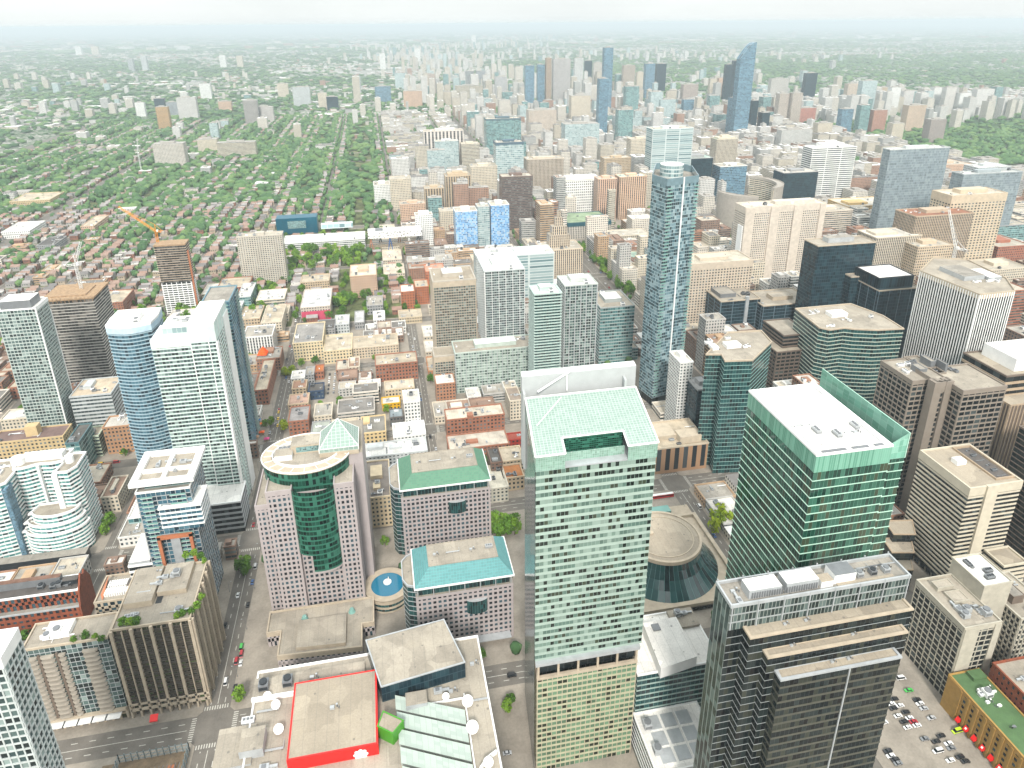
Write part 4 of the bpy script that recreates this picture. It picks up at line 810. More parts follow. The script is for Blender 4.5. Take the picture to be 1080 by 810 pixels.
q = B.mb('roof_well', TAN, RF_DARK); P = rect((lerp(x0, x1, .62), y0+5, x1-1.4, y1-2)); q.ring(offset(P, .4), offset(P, -.4), 78.9, 80.4, 0); q.face([(*p, 79.03) for p in offset(P, -.4)], 1)
for k in range(6): put_unit(B.root, lerp(x0, x1, .8), lerp(y0+8, y1-6, k/5), 79.03, (4, 0, 3)[k % 3], 2, .8)
B.solid('penthouse', (lerp(x0, x1, .3), lerp(y0, y1, .55), lerp(x0, x1, .48), lerp(y0, y1, .68)), 79, 82, WHITE, RF_WHITE)
B.block((lerp(x0, x1, .6), y0-16, x1+2, y0-1.8), 0, 30, dict(glass=G_DARK, bay=3, fh=3.4, band=(1.7, .5, IV), roof=RF_TAN, pmat=IV)); B.finish()
B = Bld('office_building', 'low black stepped block with tan triangular roof terraces below the cream ribbon block', 'building', (300, 300))
for k, (xa, ya, z) in enumerate(((313, 301, 17), (319, 309, 23), (326, 318, 29))):
    P = [(xa-9, ya), (xa+5, ya-3), (xa+13, ya+10), (xa-6, ya+13)]; B.block(P, 0, z, dict(glass=G_SIM, bay=3, fh=3.6, band=(.3, .12, DARK), roof=RF_TAN, parapet=.5, pmat=TAN))
B.finish()
B = Bld('office_tower', 'brown grey concrete tower with notched corners, black windows and twin pilasters', 'office tower', (385, 365))
GB = plain('taupe_concrete', (.27, .235, .2), var=.08); STG = dict(glass=G_DARK, bay=4.6, fh=3.9, band=(1.15, .3, GB), pier=(.6, .34, GB), roof=RF_BEIGE, parapet=1.0, pmat=GB, crown=(2.4, GB))
a = (353.5,368.1,363.8,398.8)
c = (376.8,349.0,410.7,371.1)
xa, ya, xb, yb = a; xc, yc, xd, yd_ = c; yb = ya+32
B.block((xa, ya, xb+12, yb), 0, 112, STG); B.block((xc, yc, xd, yc+34), 0, 112, STG); B.block((xb+10, ya+6, xc+8, yb+2), 0, 112, STG)
B.block((xb+2, ya-8, xc-1, ya+12), 0, 114, dict(STG, bay=5, pier=None)); q = B.mb('pilaster', GB); q.box(xb-1, ya-9.5, 0, xb+5, ya-3, 115); q.box(xc-5, ya-9.5, 0, xc+1, ya-3, 115); q.box(xb+4, ya-9.2, 107, xc-4, ya-6, 115)
B.kit((xb, ya+2, xd-14, yb), 112, 12, 2, [(.05, .2, .22, .5, 4), (.5, .45, .62, .8, 5), (.66, .2, .72, .5, 6)], MGREY, 7); B.kit((xa+2, ya+6, xa+18, yb-4), 112, 5, 1, seed=9); B.finish()
B = Bld('office_tower', 'chamfered dark green glass tower with a pale flat roof, right of the plaza street', 'office tower', (260, 465))
oc_ = [(243.0,455.6), (254.6,453.1), (252.0,441.8), (273.4,438.9), (304.9,465.6), (308.4,488.1), (279.4,490.3), (247.5,461.6)]
oc_ = oc_[:7]
B.block(oc_, 0, 102, dict(glass=G_TEAL, bay=2.4, fh=3.7, band=(.38, .2, plain('pale_teal_sill', (.30, .44, .41))), roof=RF_BEIGE, parapet=1.2, pmat=BEIGE))
B.kit((250, 452, 285, 485), 102, 6, 1, [(.05, .3, .2, .55, 2), (.4, .3, .75, .55, 2.5)], WHITE, 2, RF_WHITE); B.solid('skylight', (252, 462, 258, 468), 102, 102.5, DARK); B.finish()
B = Bld('office_tower', 'green black striped tower with bowed facets in front of the navy towers', 'office tower', (400, 500))
r = (365.8,483.6,434.3,534.4)
x0, y0, x1, y1 = r; P = [(x0, y0+8), (x0+6, y0+2), (lerp(x0, x1, .3), y0+3), (lerp(x0, x1, .4), y0-1), (lerp(x0, x1, .66), y0-7), (x1, y0-9), (x1+2, y0+20), (x1-8, y1), (x0+4, y1)]
B.block(P, 0, 98, dict(glass=G_TEAL, bay=2.6, fh=3.6, band=(.6, .55, plain('pale_stripe', (.50, .55, .47))), roof=RF_BEIGE, pmat=BEIGE, parapet=1)); B.kit((x0+8, y0+6, x1-8, y1-6), 98, 7, 1, [(.3, .5, .6, .75, 3)], WHITE, 5, RF_WHITE); B.finish()
B = Bld('office_building', 'small brown stepped block between the chamfered tower and the striped tower', 'office building', (345, 500))
r = (343.1,513.5,371.4,542.7)
B.block(r, 0, 66, dict(glass=G_DARK, bay=5, fh=3.6, band=(1.4, .4, BROWN), pier=(.8, .4, BROWN), roof=RF_TAN, pmat=BROWN)); B.block((r[0]+10, r[1]+8, r[2]+8, r[3]+14), 0, 78, dict(glass=G_DARK, bay=5, fh=3.6, band=(1.4, .4, BROWN), roof=RF_BEIGE, pmat=BROWN)); B.finish()
B = Bld('office_building', 'broad navy glass block with pale vertical bays, behind the chamfered tower', 'office building', (370, 640))
NV = plain('slate_frame', (.14, .19, .22)); a = (351.3,637.7,397.1,693.5)
c = (394.3,625.8,454.6,668.7)
STN = dict(glass=F_NAVY, bay=3.4, fh=3.8, band=(.3, .2, NV, 1), pier=(.7, .35, NV, 4), roof=RF_BEIGE, parapet=1, pmat=BEIGE)
B.block(a, 0, 66, STN); B.block(c, 0, 62, STN); B.solid('shaft', (lerp(a[0], a[2], .62), a[1]-1.2, lerp(a[0], a[2], .7), a[1]+2), 0, 70, LGREY)
B.kit(a, 66, 6, 2, [(.1, .2, .5, .6, 4)], MGREY, 3); B.kit(c, 62, 4, 0, [(.3, .3, .7, .6, 4)], BEIGE, 4, RF_BEIGE); B.finish()
B = Bld('office_tower', 'navy black glass tower with a pale roof box, taller and left of its stepped neighbour', 'office tower', (440, 590))
a = (426.6,594.8,491.3,618.8)
B.block(a, 0, 136, dict(glass=F_NAVY, bay=2.4, fh=3.6, roof=RF_BEIGE, parapet=.8, pmat=BEIGE)); B.solid('penthouse', (lerp(a[0], a[2], .25), lerp(a[1], a[3], .35), lerp(a[0], a[2], .7), lerp(a[1], a[3], .75)), 136, 141, LGREY, RF_GREY); B.block((lerp(a[0], a[2], .55), a[1]-10, a[2]+12, a[1]-.1), 0, 104, dict(glass=F_NAVY, bay=2.4, fh=3.6, roof=RF_BEIGE, pmat=BEIGE)); B.finish()
B = Bld('office_tower', 'lower navy glass tower with grey piers and a dark cap, beside the white striped tower', 'office tower', (485, 560))
a = (467.9,553.8,515.6,592.3)
B.block((a[0]+3, a[1], a[2], a[3]), 0, 100, dict(glass=F_NAVY, bay=3, fh=3.6, pier=(.6, .3, NV, 4), roof=RF_BEIGE, pmat=BEIGE)); B.block((a[0]+3, a[1]+3, a[2]-6, a[3]), 100, 112, dict(glass=F_NAVY, bay=3, fh=12, roof=RF_WHITE, pmat=DARK)); B.finish()
B = Bld('office_tower', 'broad tower of white vertical fins over dark glass behind the taupe notched tower', 'office tower', (500, 480))
P = [(461.7,499.1), (466.2,439.1), (500.3,440.3), (518.1,466.6), (525.5,517.5), (500.4,528.9)]
B.block(P, 0, 140, dict(glass=G_DARK, bay=2.5, fh=3.8, pier=(.85, .3, WHITE), roof=RF_BEIGE, parapet=1.2, pmat=BEIGE, crown=(3.5, BEIGE)))
c = (sum(p[0] for p in P)/6, sum(p[1] for p in P)/6); B.solid('penthouse', (c[0]-16, c[1]-12, c[0]+4, c[1]+16), 140, 144, LGREY, RF_GREY); B.solid('penthouse', (c[0]+5, c[1]-16, c[0]+17, c[1]+6), 140, 143, LGREY, RF_WHITE); B.kit((c[0]-18, c[1]-22, c[0]+18, c[1]-14), 140, 4, 1, seed=3); B.finish()
B = Bld('office_building', 'brown banded block under a white roof box at the right edge, behind the taupe tower', 'office building', (490, 380))
a = (444.4,379.6,465.5,418.8)
a = (a[0], a[1], a[0]+50, a[1]+40); B.block(a, 0, 100, dict(glass=G_DARK, bay=6, fh=5.5, band=(2.0, .6, TAN), roof=RF_TAN, pmat=BROWN)); B.solid('penthouse', (a[0]+12, a[1]+6, a[2], a[3]-4), 100, 110, WHITE, RF_WHITE); B.block((a[0]-6, a[1]-14, a[2]-10, a[1]-.1), 0, 84, dict(glass=BROWN, bay=3, fh=4, pier=(.8, .5, TAN), roof=RF_TAN, pmat=TAN)); B.finish()
B = Bld('office_tower', 'dark brown tower slice at the right edge behind the cream ribbon block', 'office tower', (450, 320))
B.block((408, 296, 450, 330), 0, 92, dict(glass=G_SIM, bay=3, fh=3.7, band=(.7, .3, BROWN), roof=RF_BEIGE, pmat=BROWN)); B.kit((410, 298, 448, 328), 92, 5, 2, seed=4); B.finish()
# ---- middle distance
B = Bld('skyscraper', 'slender blue green glass skyscraper with white balcony stacks and a round drum on its roof', 'skyscraper', (270, 615))
zt = 221
P = [(238.5,576.0), (243.5,554.4), (276.1,562.9), (288.9,604.2), (281.2,625.5), (261.9,625.2)]
x0, x1 = min(p[0] for p in P), max(p[0] for p in P)
B.block(P, 8, zt-6, dict(glass=G_SHANG, bay=2.1, fh=3.1, band=(.2, .12, plain('pale_blue_sill', (.33, .45, .48))), balc=(1.5, [1], LGREY, GUARD), bseg=[(.0, .16), (.86, 1.0)], roof=RF_GREY, parapet=6, pmat=plain('blue_glass_parapet', (.2, .28, .31), .15)))
q = B.mb('drum', F_PALE, RF_WHITE); cc = (sum(p[0] for p in P)/6-1, sum(p[1] for p in P)/6+2); q.cyl(cc, 10.5, zt-6, zt+5, 0, 1, 28)
q = B.mb('white_fin', WHITE); mx_ = (lerp(P[1][0], P[2][0], .52), lerp(P[1][1], P[2][1], .52)); q.box(mx_[0]-.5, mx_[1]-1.2, 8, mx_[0]+.5, mx_[1], zt)
B.solid('podium', (x0-6, min(p[1] for p in P)-18, x1+4, max(p[1] for p in P)), 0, 30, WHITE, RF_WHITE) if False else None
B.block(offset(P, -.5), 0, 8.2, dict(glass=G_DARK, bay=4, fh=8), roof=False); B.finish()
# ================================================================== middle distance: towers and blocks, each its own thing
HERO = [o for o in sc.objects if o.parent is None and o.get('category')]
FOOT = []                                                       # footprints already taken
def fp(r, m=2): FOOT.append((r[0]-m, r[1]-m, r[2]+m, r[3]+m))
for o in HERO:
    vs = [Vector(v)+c.location+o.location for c in o.children if c.type == 'MESH' and c.name.split('.')[0] in ('glazing', 'plinth', 'red_block', 'drum_wall', 'balcony') for v in c.bound_box]
    if vs: fp((min(v.x for v in vs), min(v.y for v in vs), max(v.x for v in vs), max(v.y for v in vs)))
def free(r): return not any(r[0] < f[2] and r[2] > f[0] and r[1] < f[3] and r[3] > f[1] for f in FOOT)
SMALL = {}
def tower(name, label, cat, r, z, mat, wall, roof=(.45, .42, .37), bay=3.0, fh=3.4, group=None, parts=True, pent=None, extra=None, pw=None, z0=0, crown=0, foot=True):
    x0, y0, x1, y1 = r; P = rect(r)
    if foot: fp(r)
    if not parts:
        b = MB(); b.prism(P, z0, z, 0, 1, bay=bay, fh=fh)
        if pent:
            for (a, c, d, e, h) in pent: b.box(lerp(x0, x1, a), lerp(y0, y1, c), z, lerp(x0, x1, d), lerp(y0, y1, e), z+h, 1, bottom=False)
        o = b.build(name, [mat, RFAR if sum(roof) < 1.5 else RFARW], org=((x0+x1)/2, (y0+y1)/2, z0), color=wall); return tag(o, label, cat, group)
    root = empty(name, label, cat, ((x0+x1)/2, (y0+y1)/2, z0), group)
    b = MB(); b.prism(P, z0, z-crown, 0, 0, bay=bay, fh=fh, top=False); b.build('facade', [mat], root, color=wall)
    b = MB(); b.face([(*p, z) for p in P]); b.build('roof', [RF_T], root, color=roof)
    b = MB(); b.ring(offset(P, .35), offset(P, -.5), z-max(crown, .4), z+1.0); b.build('parapet', [WALL_T], root, color=pw or wall)
    for (a, c, d, e, h) in (pent if pent is not None else [(.3, .35, .7, .75, 4)]):
        b = MB(); b.box(lerp(x0, x1, a), lerp(y0, y1, c), z-.05, lerp(x0, x1, d), lerp(y0, y1, e), z+h, bottom=False); b.build('penthouse', [WALL_T], root, color=pw or tuple(min(1, v*1.05) for v in wall))
    rr = random.Random(int(abs(x0*13+y0*7)))
    for k in range(min(7, int((x1-x0)*(y1-y0)/160)+1)): put_unit(root, rr.uniform(x0+3, max(x1-3, x0+3.1)), rr.uniform(y0+3, max(y1-3, y0+3.1)), z, rr.choice((0, 1, 2, 3, 3, 4)), rr.choice((0, 0, 1, 2)), rr.uniform(.7, 1.15), rr.choice((0, 1.57)))
    if extra: extra(root, r, z)
    return root
RFAR = plain('far_roof', (.42, .40, .37), .9); RFARW = plain('far_roof_white', (.7, .69, .67), .9)
CR, WH, PK, GY, LG, BR, SA, TN = (.55, .5, .42), (.72, .72, .7), (.5, .38, .32), (.3, .3, .3), (.48, .5, .5), (.28, .13, .09), (.52, .385, .30), (.45, .37, .28)
T = tower
def podium_slab(root, r, z): pass
T('apartment_slab', 'wide beige slab block with a fine balcony grid at the west end of the park', 'apartment building', (-196.5,986.1,-136.0,1006.1), 72, F_GRID, (.46, .43, .38), bay=3.2, fh=2.9, pent=[(.4, .3, .6, .7, 4)])
# museum with a blue titanium box
r = (-156.9,1134.1,-86.1,1289.3)
M = T('art_museum', 'long white art gallery with a tall blue box, behind the leafy park', 'museum', (r[0], r[1], r[2]+60, r[1]+45), 16, F_BAND, WH, (.7, .7, .68), pent=[(.62, .1, .95, .5, 3)])
q = MB(); bx = (-175.1,1219.9,-106.7,1245.9)
TI = plain('blue_titanium', (.012, .14, .21), .35, .5, var=.08); q.box(bx[0], bx[1], 8, bx[2], bx[3], 36); q.build('blue_box', [TI, RF_WHITE], M)
q = MB(); q.box(lerp(bx[0], bx[2], .28), bx[1]-.8, 18, lerp(bx[0], bx[2], .72), bx[1], 31); q.build('box_window', [F_TEAL], M)
q = MB(); w0, w1 = bx[2]+6, bx[2]+60
for k in range(9):
    xa = lerp(w0, w1, k/9); xb = lerp(w0, w1, (k+1)/9); q.face([(xa, bx[1]-8, 16.1), (xb, bx[1]-8, 16.1), (xb, bx[1]+4, 24), (xa, bx[1]+4, 24)]); q.face([(xa, bx[1]+4, 24), (xb, bx[1]+4, 24), (xb, bx[1]+14, 16.1), (xa, bx[1]+14, 16.1)])
q.build('glass_gallery', [F_PALE], M)
# box on stilts
r0 = (-16.2,1098.1); r1 = (-15.2,1109.1)
S0 = (r0[0]-4, r0[1], r0[0]+82, r0[1]+26); fp(S0)
root = empty('college_building', 'white speckled box raised on coloured slanting stilts beside the art gallery', 'college building', ((S0[0]+S0[2])/2, S0[1]+10, 0))
SPK, t_, p_ = newmat('speckled_panel'); oc = t_.n('ShaderNodeTexCoord').outputs['Object']; v_ = t_.n('ShaderNodeTexVoronoi'); v_.inputs['Scale'].default_value = .35; t_.l(oc, v_.inputs['Vector'])
t_.l(t_.mix(t_.math('LESS_THAN', v_.outputs['Distance'], .32), (.74, .74, .72), (.03, .03, .03)), p_.inputs['Base Color'])
b = MB(); b.box(S0[0], S0[1], 26, S0[2], S0[3], 36); b.build('raised_box', [SPK], root)
for k in range(6):
    b = MB(); xa = lerp(S0[0]+4, S0[2]-6, k/5)
    for s_ in (-1, 1): b.tube((xa+s_*4, S0[1]+6+(k % 2)*12, 0), (xa, S0[1]+4+(k % 2)*14, 26), .7)
    b.build('stilt', [(ORANGE, DARK, plain('blue_stilt', (.05, .15, .4)), ORANGE, WHITE, DARK)[k]], root)
b = MB(); b.box(S0[0]+12, S0[1]+8, 36, S0[0]+24, S0[1]+16, 39); b.build('penthouse', [MGREY], root)
b = MB(); b.box(S0[0]+2, S0[1]+8, 0, S0[2]-10, S0[3]+8, 14); b.build('lower_building', [F_BAND, RF_GREY], root, color=TN)
T('apartment_building', 'peach and yellow slab block beside the street east of the park', 'apartment building', (-44.8,906.6,-9.9,954.2), 31, F_GRID, SA, (.6, .56, .48), bay=3)
T('office_building', 'beige hospital block with one dark glazed slit, white wings either side', 'hospital', (25.3,1378.9,66.3,1408.9), 62, F_GRID, CR, pent=[(.35, -.02, .65, .6, -2)])
T('office_building', 'white windowed hospital wing left of the beige slit block', 'hospital', (-6.6,1414.4,25.4,1454.4), 44, F_GRID, WH)
T('office_tower', 'grey slab hospital tower with broad white vertical frame', 'hospital', (122.5,1758.2,221.4,1792.2), 98, F_FIN, (.6, .56, .52), bay=9, fh=4, pent=[(.3, .3, .8, .8, 5)])
T('office_tower', 'narrow pale blue glass tower standing in front of the white framed hospital', 'office tower', (144.8,1702.4,201.5,1726.4), 82, F_PALE, (.6, .62, .6), bay=3)
T('office_tower', 'plain beige tower right of the white framed hospital', 'office tower', (207.5,1696.2,251.7,1726.2), 74, F_BAND, CR)
T('office_building', 'tan hospital block with stacked bays, left of its taller twin', 'hospital', (88.2,1314.8,124.9,1340.8), 54, F_FIN, TN, bay=5)
T('office_building', 'tan hospital block with grey stepped top, right of its lower twin', 'hospital', (134.1,1370.2,184.0,1400.2), 64, F_FIN, TN, bay=5, pent=[(.1, .2, .9, .8, 5), (.3, .3, .7, .7, 8)])
T('apartment_tower', 'salmon brick apartment block north of the tan hospital blocks', 'apartment building', (38.9,1273.7,84.8,1301.7), 36, F_GRID, SA)
T('apartment_tower', 'slim white tower with a pale crown along the green street', 'apartment tower', (57.9,1128.4,86.4,1146.4), 52, F_GRID, WH, pent=[(.2, .2, .8, .8, 5)])
r = (117.5,1067.7,204.5,1097.7)
FBW = fac('blue_white_pixels', [(.2, (.55, .66, .75)), (.4, (.12, .36, .7)), (.15, (.04, .14, .34)), (.25, (.28, .52, .8))], wall=(.45, .6, .75), wu=.1, wv=.25, run=1)
M = T('apartment_tower', 'twin blue and white checkered tower with a pale middle bay', 'apartment tower', (r[0], r[1], lerp(r[0], r[2], .4), r[3]), 70, FBW, WH, bay=2.2, fh=2.8); T('apartment_tower', 'right hand blue and white checkered tower, twin of the stepped one', 'apartment tower', (lerp(r[0], r[2], .66), r[1]+4, r[2], r[3]+4), 76, FBW, WH, bay=2.2, fh=2.8); T('apartment_tower', 'pale glass bay between the two blue checkered towers', 'apartment tower', (lerp(r[0], r[2], .42), r[1]+7, lerp(r[0], r[2], .64), r[3]), 74, F_PALE, LG)
M['label'] = 'left hand blue and white checkered tower with a stepped edge'
T('office_building', 'blank round cornered beige block left of the blue checkered towers', 'office building', (106.1,1214.3,137.3,1240.3), 34, F_GRID, CR, pent=[])
T('apartment_tower', 'dark brown ribbed tower right of the blue checkered towers', 'apartment tower', (214.1,1186.7,268.9,1214.7), 96, F_BAND, (.15, .11, .095), bay=2.6, fh=2.9)
T('hospital_tower', 'white and blue banded tower with a dark top storey, behind the brown ribbed tower', 'hospital', (251.1,1457.5,310.5,1491.5), 112, F_PALE, WH, bay=4, fh=4, crown=4, pw=(.08, .12, .15))
T('office_tower', 'dark teal tower behind the blue banded hospital tower', 'office tower', (288.4,1813.5,379.5,1853.5), 116, F_TEAL, GY, crown=3, pw=(.1, .14, .16))
T('office_tower', 'cream hospital slab left of the blue banded tower', 'hospital', (195.5,1444.9,251.0,1478.9), 66, F_GRID, CR)
T('office_building', 'square beige government block with a flat cornice', 'office building', (322.0,1478.5,404.7,1514.5), 70, F_FIN, (.5, .44, .37), bay=3, pent=[(.2, .3, .8, .7, 3)])
T('office_building', 'white stone office block with a tall window grid, left of the peach towers', 'office building', (332.5,1244.7,419.0,1278.7), 70, F_GRID, WH, bay=4, fh=5, pent=[(.05, .4, .9, .95, 6)])
T('office_building', 'low black glass topped block under a green roof, below the white stone block', 'office building', (312.8,1110.0,389.9,1176.7), 28, F_FIN, (.55, .52, .47), (.28, .34, .25), crown=6, pw=(.02, .07, .09), pent=[(.7, .2, 1.0, .6, 2)])
T('apartment_tower', 'peach hotel tower, left one of the pair, with ribbed fronts', 'hotel', (395.3,1204.0,430.7,1230.0), 80, F_FIN, (.58, .42, .33), bay=4)
T('apartment_tower', 'peach hotel tower with a pale green lid, right one of the pair', 'hotel', (439.1,1213.3,492.0,1241.3), 80, F_FIN, (.58, .43, .33), (.45, .52, .46), bay=4)
T('apartment_tower', 'beige gridded slab behind the peach hotel pair', 'office tower', (474.0,1410.1,533.7,1436.1), 78, F_GRID, TN, bay=3)
T('office_tower', 'teal and white banded office tower with a flat pale roof behind the slender glass skyscraper', 'office tower', (537.2,1309.5,622.5,1343.5), 150, F_PALE, (.62, .68, .67), bay=30, fh=3.8)
T('apartment_tower', 'cream balcony slab left of the teal banded tower', 'apartment tower', (577.0,1530.5,630.9,1560.5), 96, F_GRID, CR, bay=3)
T('office_tower', 'dark blue glass office tower with a pale green chamfered roof', 'office tower', (624.2,1317.6,674.1,1351.6), 88, F_NAVY, GY, (.4, .48, .44), pent=[(.1, .3, .7, .9, 5)])
T('office_tower', 'cream tower with a small green domed cap', 'office tower', (758.3,1471.8,810.1,1501.8), 98, F_FIN, CR, (.3, .42, .36), bay=3, pent=[(.1, .1, .9, .9, 4), (.3, .3, .7, .7, 8)])
T('office_tower', 'pale blue glass office block with a white edge, left of the curved city hall', 'office tower', (683.3,1300.6,742.0,1334.6), 72, F_BLUE, WH)
# city hall: two curved blank towers on a podium
def curved(label, c, r0, a0, a1, z, th=12):
    n = 14; A = [(c[0]+r0*math.cos(math.radians(lerp(a0, a1, k/n))), c[1]+r0*math.sin(math.radians(lerp(a0, a1, k/n)))) for k in range(n+1)]
    I = [(c[0]+(r0-th*math.sin(math.pi*(.12+.76*k/n)))*math.cos(math.radians(lerp(a0, a1, k/n))), c[1]+(r0-th*math.sin(math.pi*(.12+.76*k/n)))*math.sin(math.radians(lerp(a0, a1, k/n)))) for k in range(n+1)]
    root = empty('city_hall_tower', label, 'city hall tower', (*A[7], 0)); b = MB(); P = A+I[::-1]
    for k in range(n): b.face([(*A[k], 0), (*A[k+1], 0), (*A[k+1], z), (*A[k], z)], 0)
    b.build('ribbed_back_wall', [CONC], root); b = MB()
    for k in range(n): b.face([(*I[k+1], 0), (*I[k], 0), (*I[k], z-4), (*I[k+1], z-4)], 0, [(k, 0), (k+1, 0), (k+1, z/3.4), (k, z/3.4)])
    b.face([(*A[0], 0), (*A[0], z), (*I[0], z), (*I[0], 0)]); b.face([(*A[n], z), (*A[n], 0), (*I[n], 0), (*I[n], z)]); b.build('window_front', [F_BAND], root, color=CR)
    b = MB(); b.face([(*p, z-1) for p in P]); b.ring(offset(P, .4), offset(P, -.5), z-4, z+.4); b.build('roof', [CONC], root); return root
cw = (571.1,1044.9); curved('curved city hall slab turning its blank pale back to us', (cw[0]+46, cw[1]+28), 50, 170, 262, 78)
ce = (626.8,1057.5); curved('taller curved city hall slab with banded windows behind its blank twin', (ce[0]-20, ce[1]-10), 52, -75, 62, 98)
b = MB(); b.prism([(cw[0]-6, cw[1]-40), (cw[0]+90, cw[1]-40), (cw[0]+90, cw[1]+50), (cw[0]-6, cw[1]+50)], 0, 12, 0, 1); fp((cw[0]-10, cw[1]-42, cw[0]+100, cw[1]+52), 0)
tag(b.build('podium', [BEIGE, LAWN]), 'low podium with a planted roof below the curved city hall slabs', 'podium')
T('law_court', 'long cream courthouse along the tree lined lawn', 'court house', (343.4,1037.8,432.3,1073.8), 22, F_FIN, CR, (.5, .47, .42), bay=3.4, pent=[(.1, .6, .3, .9, 3)])
T('law_court', 'older low stone hall with a pale green copper roof on the lawn beside the trees', 'court house', (341.2,934.1,387.0,974.1), 16, F_FIN, (.52, .45, .36), (.45, .55, .48), bay=4, pent=[(.0, .5, .6, .95, 3)])
r = (227.6,916.0,268.8,942.0)
M = T('insurance_tower', 'cream stone office tower stepping back to a slim crown with a beacon', 'office tower', (r[0]-8, r[1]-8, r[2]+10, r[3]+8), 48, F_FIN, (.58, .5, .41), bay=3, pent=[])
for k, (f, z0_, z1_) in enumerate(((.14, 48, 66), (.24, 66, 78), (.36, 78, 90), (.44, 90, 100))):
    b = MB(); b.prism(rect((lerp(r[0], r[2], f), lerp(r[1], r[3], f), lerp(r[0], r[2], 1-f), lerp(r[1], r[3], 1-f))), z0_, z1_, 0, 1, bay=3, fh=3.5); b.build('upper_stage', [F_FIN, RF_BEIGE], M, color=(.58, .5, .41))
b = MB(); cx, cy_ = (r[0]+r[2])/2, (r[1]+r[3])/2; b.tube((cx, cy_, 100), (cx, cy_, 112), .5); b.build('beacon_mast', [MGREY], M)
T('office_building', 'pale blue banded office block with white roof behind the balcony towers', 'office building', (118.6,841.7,219.9,877.7), 66, F_PALE, (.58, .62, .62), (.68, .68, .66), bay=30, fh=3.8, pent=[(.5, .3, .9, .7, 4)])
T('office_building', 'cream gridded block between the pale blue office and the beacon tower', 'office building', (233.3,922.3,272.3,948.3), 40, F_GRID, (.58, .5, .41))
T('office_building', 'beige precast hotel block with a dark window row under its roof, beside the slender skyscraper', 'hotel', (320.5,672.4,403.7,708.4), 98, F_GRID, (.5, .44, .37), (.47, .44, .38), bay=3.4, fh=3.2, crown=7, pent=[(.3, .3, .7, .7, 3)])
r = (450.6,781.8,561.7,807.8)
M = T('hotel', 'broad beige slab hotel with three window bands and a white banner on its end', 'hotel', r, 128, F_GRID, (.55, .5, .44), (.58, .54, .48), bay=2.6, fh=2.9, crown=8, pent=[(.4, .3, .9, .7, 4)])
q = MB(); x0, y0, x1, y1 = r
for f in (0, .31, .60, .93): q.box(lerp(x0, x1, f), y0-1.6, 0, lerp(x0, x1, min(f+.11, 1)), y0+.1, 128)
q.build('blank_pier', [WALL_T], M, color=(.55, .5, .44)); q = MB(); q.box(x0-1.2, y0+1, 56, x0-.2, y0+13, 104); q.build('banner', [WHITE], M)
T('office_tower', 'white banded office tower with a stepped white top', 'office tower', (857.5,1260.3,955.6,1294.3), 108, F_BAND, WH, (.7, .7, .7), bay=30, fh=4.2, pent=[(.25, .2, .75, .8, 8), (.4, .3, .6, .6, 13)])
T('office_building', 'dark blue glass block left of the white banded tower', 'office building', (765.7,1204.7,838.8,1240.7), 74, F_NAVY, GY, (.5, .48, .44))
T('office_tower', 'grey blue glass tower with a striped left edge and white roof', 'office tower', (776.3,946.1,881.5,963.1), 160, fac('slate_blue_glass', [(.5, (.25, .31, .335)), (.3, (.29, .35, .37)), (.2, (.2, .25, .275))], wall=(.38, .43, .45), wu=.05, wv=.1, run=6), LG, (.66, .66, .64), bay=3, fh=4)
T('department_store', 'gold and cream low block with a white roof left of the grey blue tower', 'department store', (825.3,1084.4,920.7,1144.4), 34, F_GRID, (.56, .42, .24), (.58, .55, .5), pent=[(.1, .2, .5, .6, 4)])
T('office_building', 'cream round fronted tower behind the broad beige hotel', 'office building', (681.6,967.5,745.8,1007.5), 62, F_BAND, (.56, .5, .43), bay=4)
T('office_building', 'pale diagonal ribbed block in front of the grey blue tower', 'office building', (591.8,716.6,654.4,752.6), 98, F_FIN, (.5, .45, .38), (.6, .58, .54), bay=2.6, pent=[(.1, .3, .6, .8, 3)])
T('office_building', 'tan diagonal ribbed block under a rust coloured roof with a white crane before it', 'office building', (646.5,723.2,729.0,759.2), 120, F_FIN, (.4, .33, .26), (.27, .15, .11), bay=2.4)
T('office_tower', 'beige honeycomb tower with a blank cap and dark top windows', 'office tower', (716.9,749.3,799.2,783.3), 136, F_GRID, (.5, .43, .34), (.5, .46, .4), bay=5, fh=3.6, crown=10, pent=[(.25, .3, .75, .7, 5)])
T('office_tower', 'grey glass tower behind the honeycomb tower at the right edge', 'office tower', (818.2,843.4,916.4,865.4), 140, MATS['slate_blue_glass'], (.32, .35, .36), (.45, .46, .45), bay=3)
T('office_tower', 'white roofed grey block above the honeycomb tower', 'office building', (995.9,1001.1,1061.6,1031.1), 112, F_GRID, LG, (.66, .66, .64))
T('office_building', 'peach department store block far behind the honeycomb tower', 'office building', (1233.6,1353.9,1326.5,1413.9), 40, F_GRID, SA)
for k, (r, z, m, c, l) in enumerate((((816.9,759.2,868.3,809.2), 58, F_GRID, (.3, .14, .1), 'red brick block at the right edge below the grey tower'), ((888.1,842.2,948.5,882.2), 60, F_TEAL, GY, 'teal glass block at the right edge beside the grey tower'), ((634.5,590.5,688.5,634.5), 70, F_BAND, BR, 'brown low block at the right edge behind the white finned tower'), ((756.3,705.2,812.7,745.2), 48, F_GRID, CR, 'cream block with a dark roof at the right edge'), ((488.8,614.5,523.9,654.5), 84, F_GRID, CR, 'tan stone block between the navy towers and the ribbed block'), ((635.8,842.0,720.8,892.0), 44, F_BAND, WH, 'long white roofed mall block below the gold store'), ((633.3,695.2,682.1,725.2), 90, F_GRID, (.5, .42, .33), 'tan construction stage below the white crane'))): T('office_building', l, 'office building', r, z, m, c)
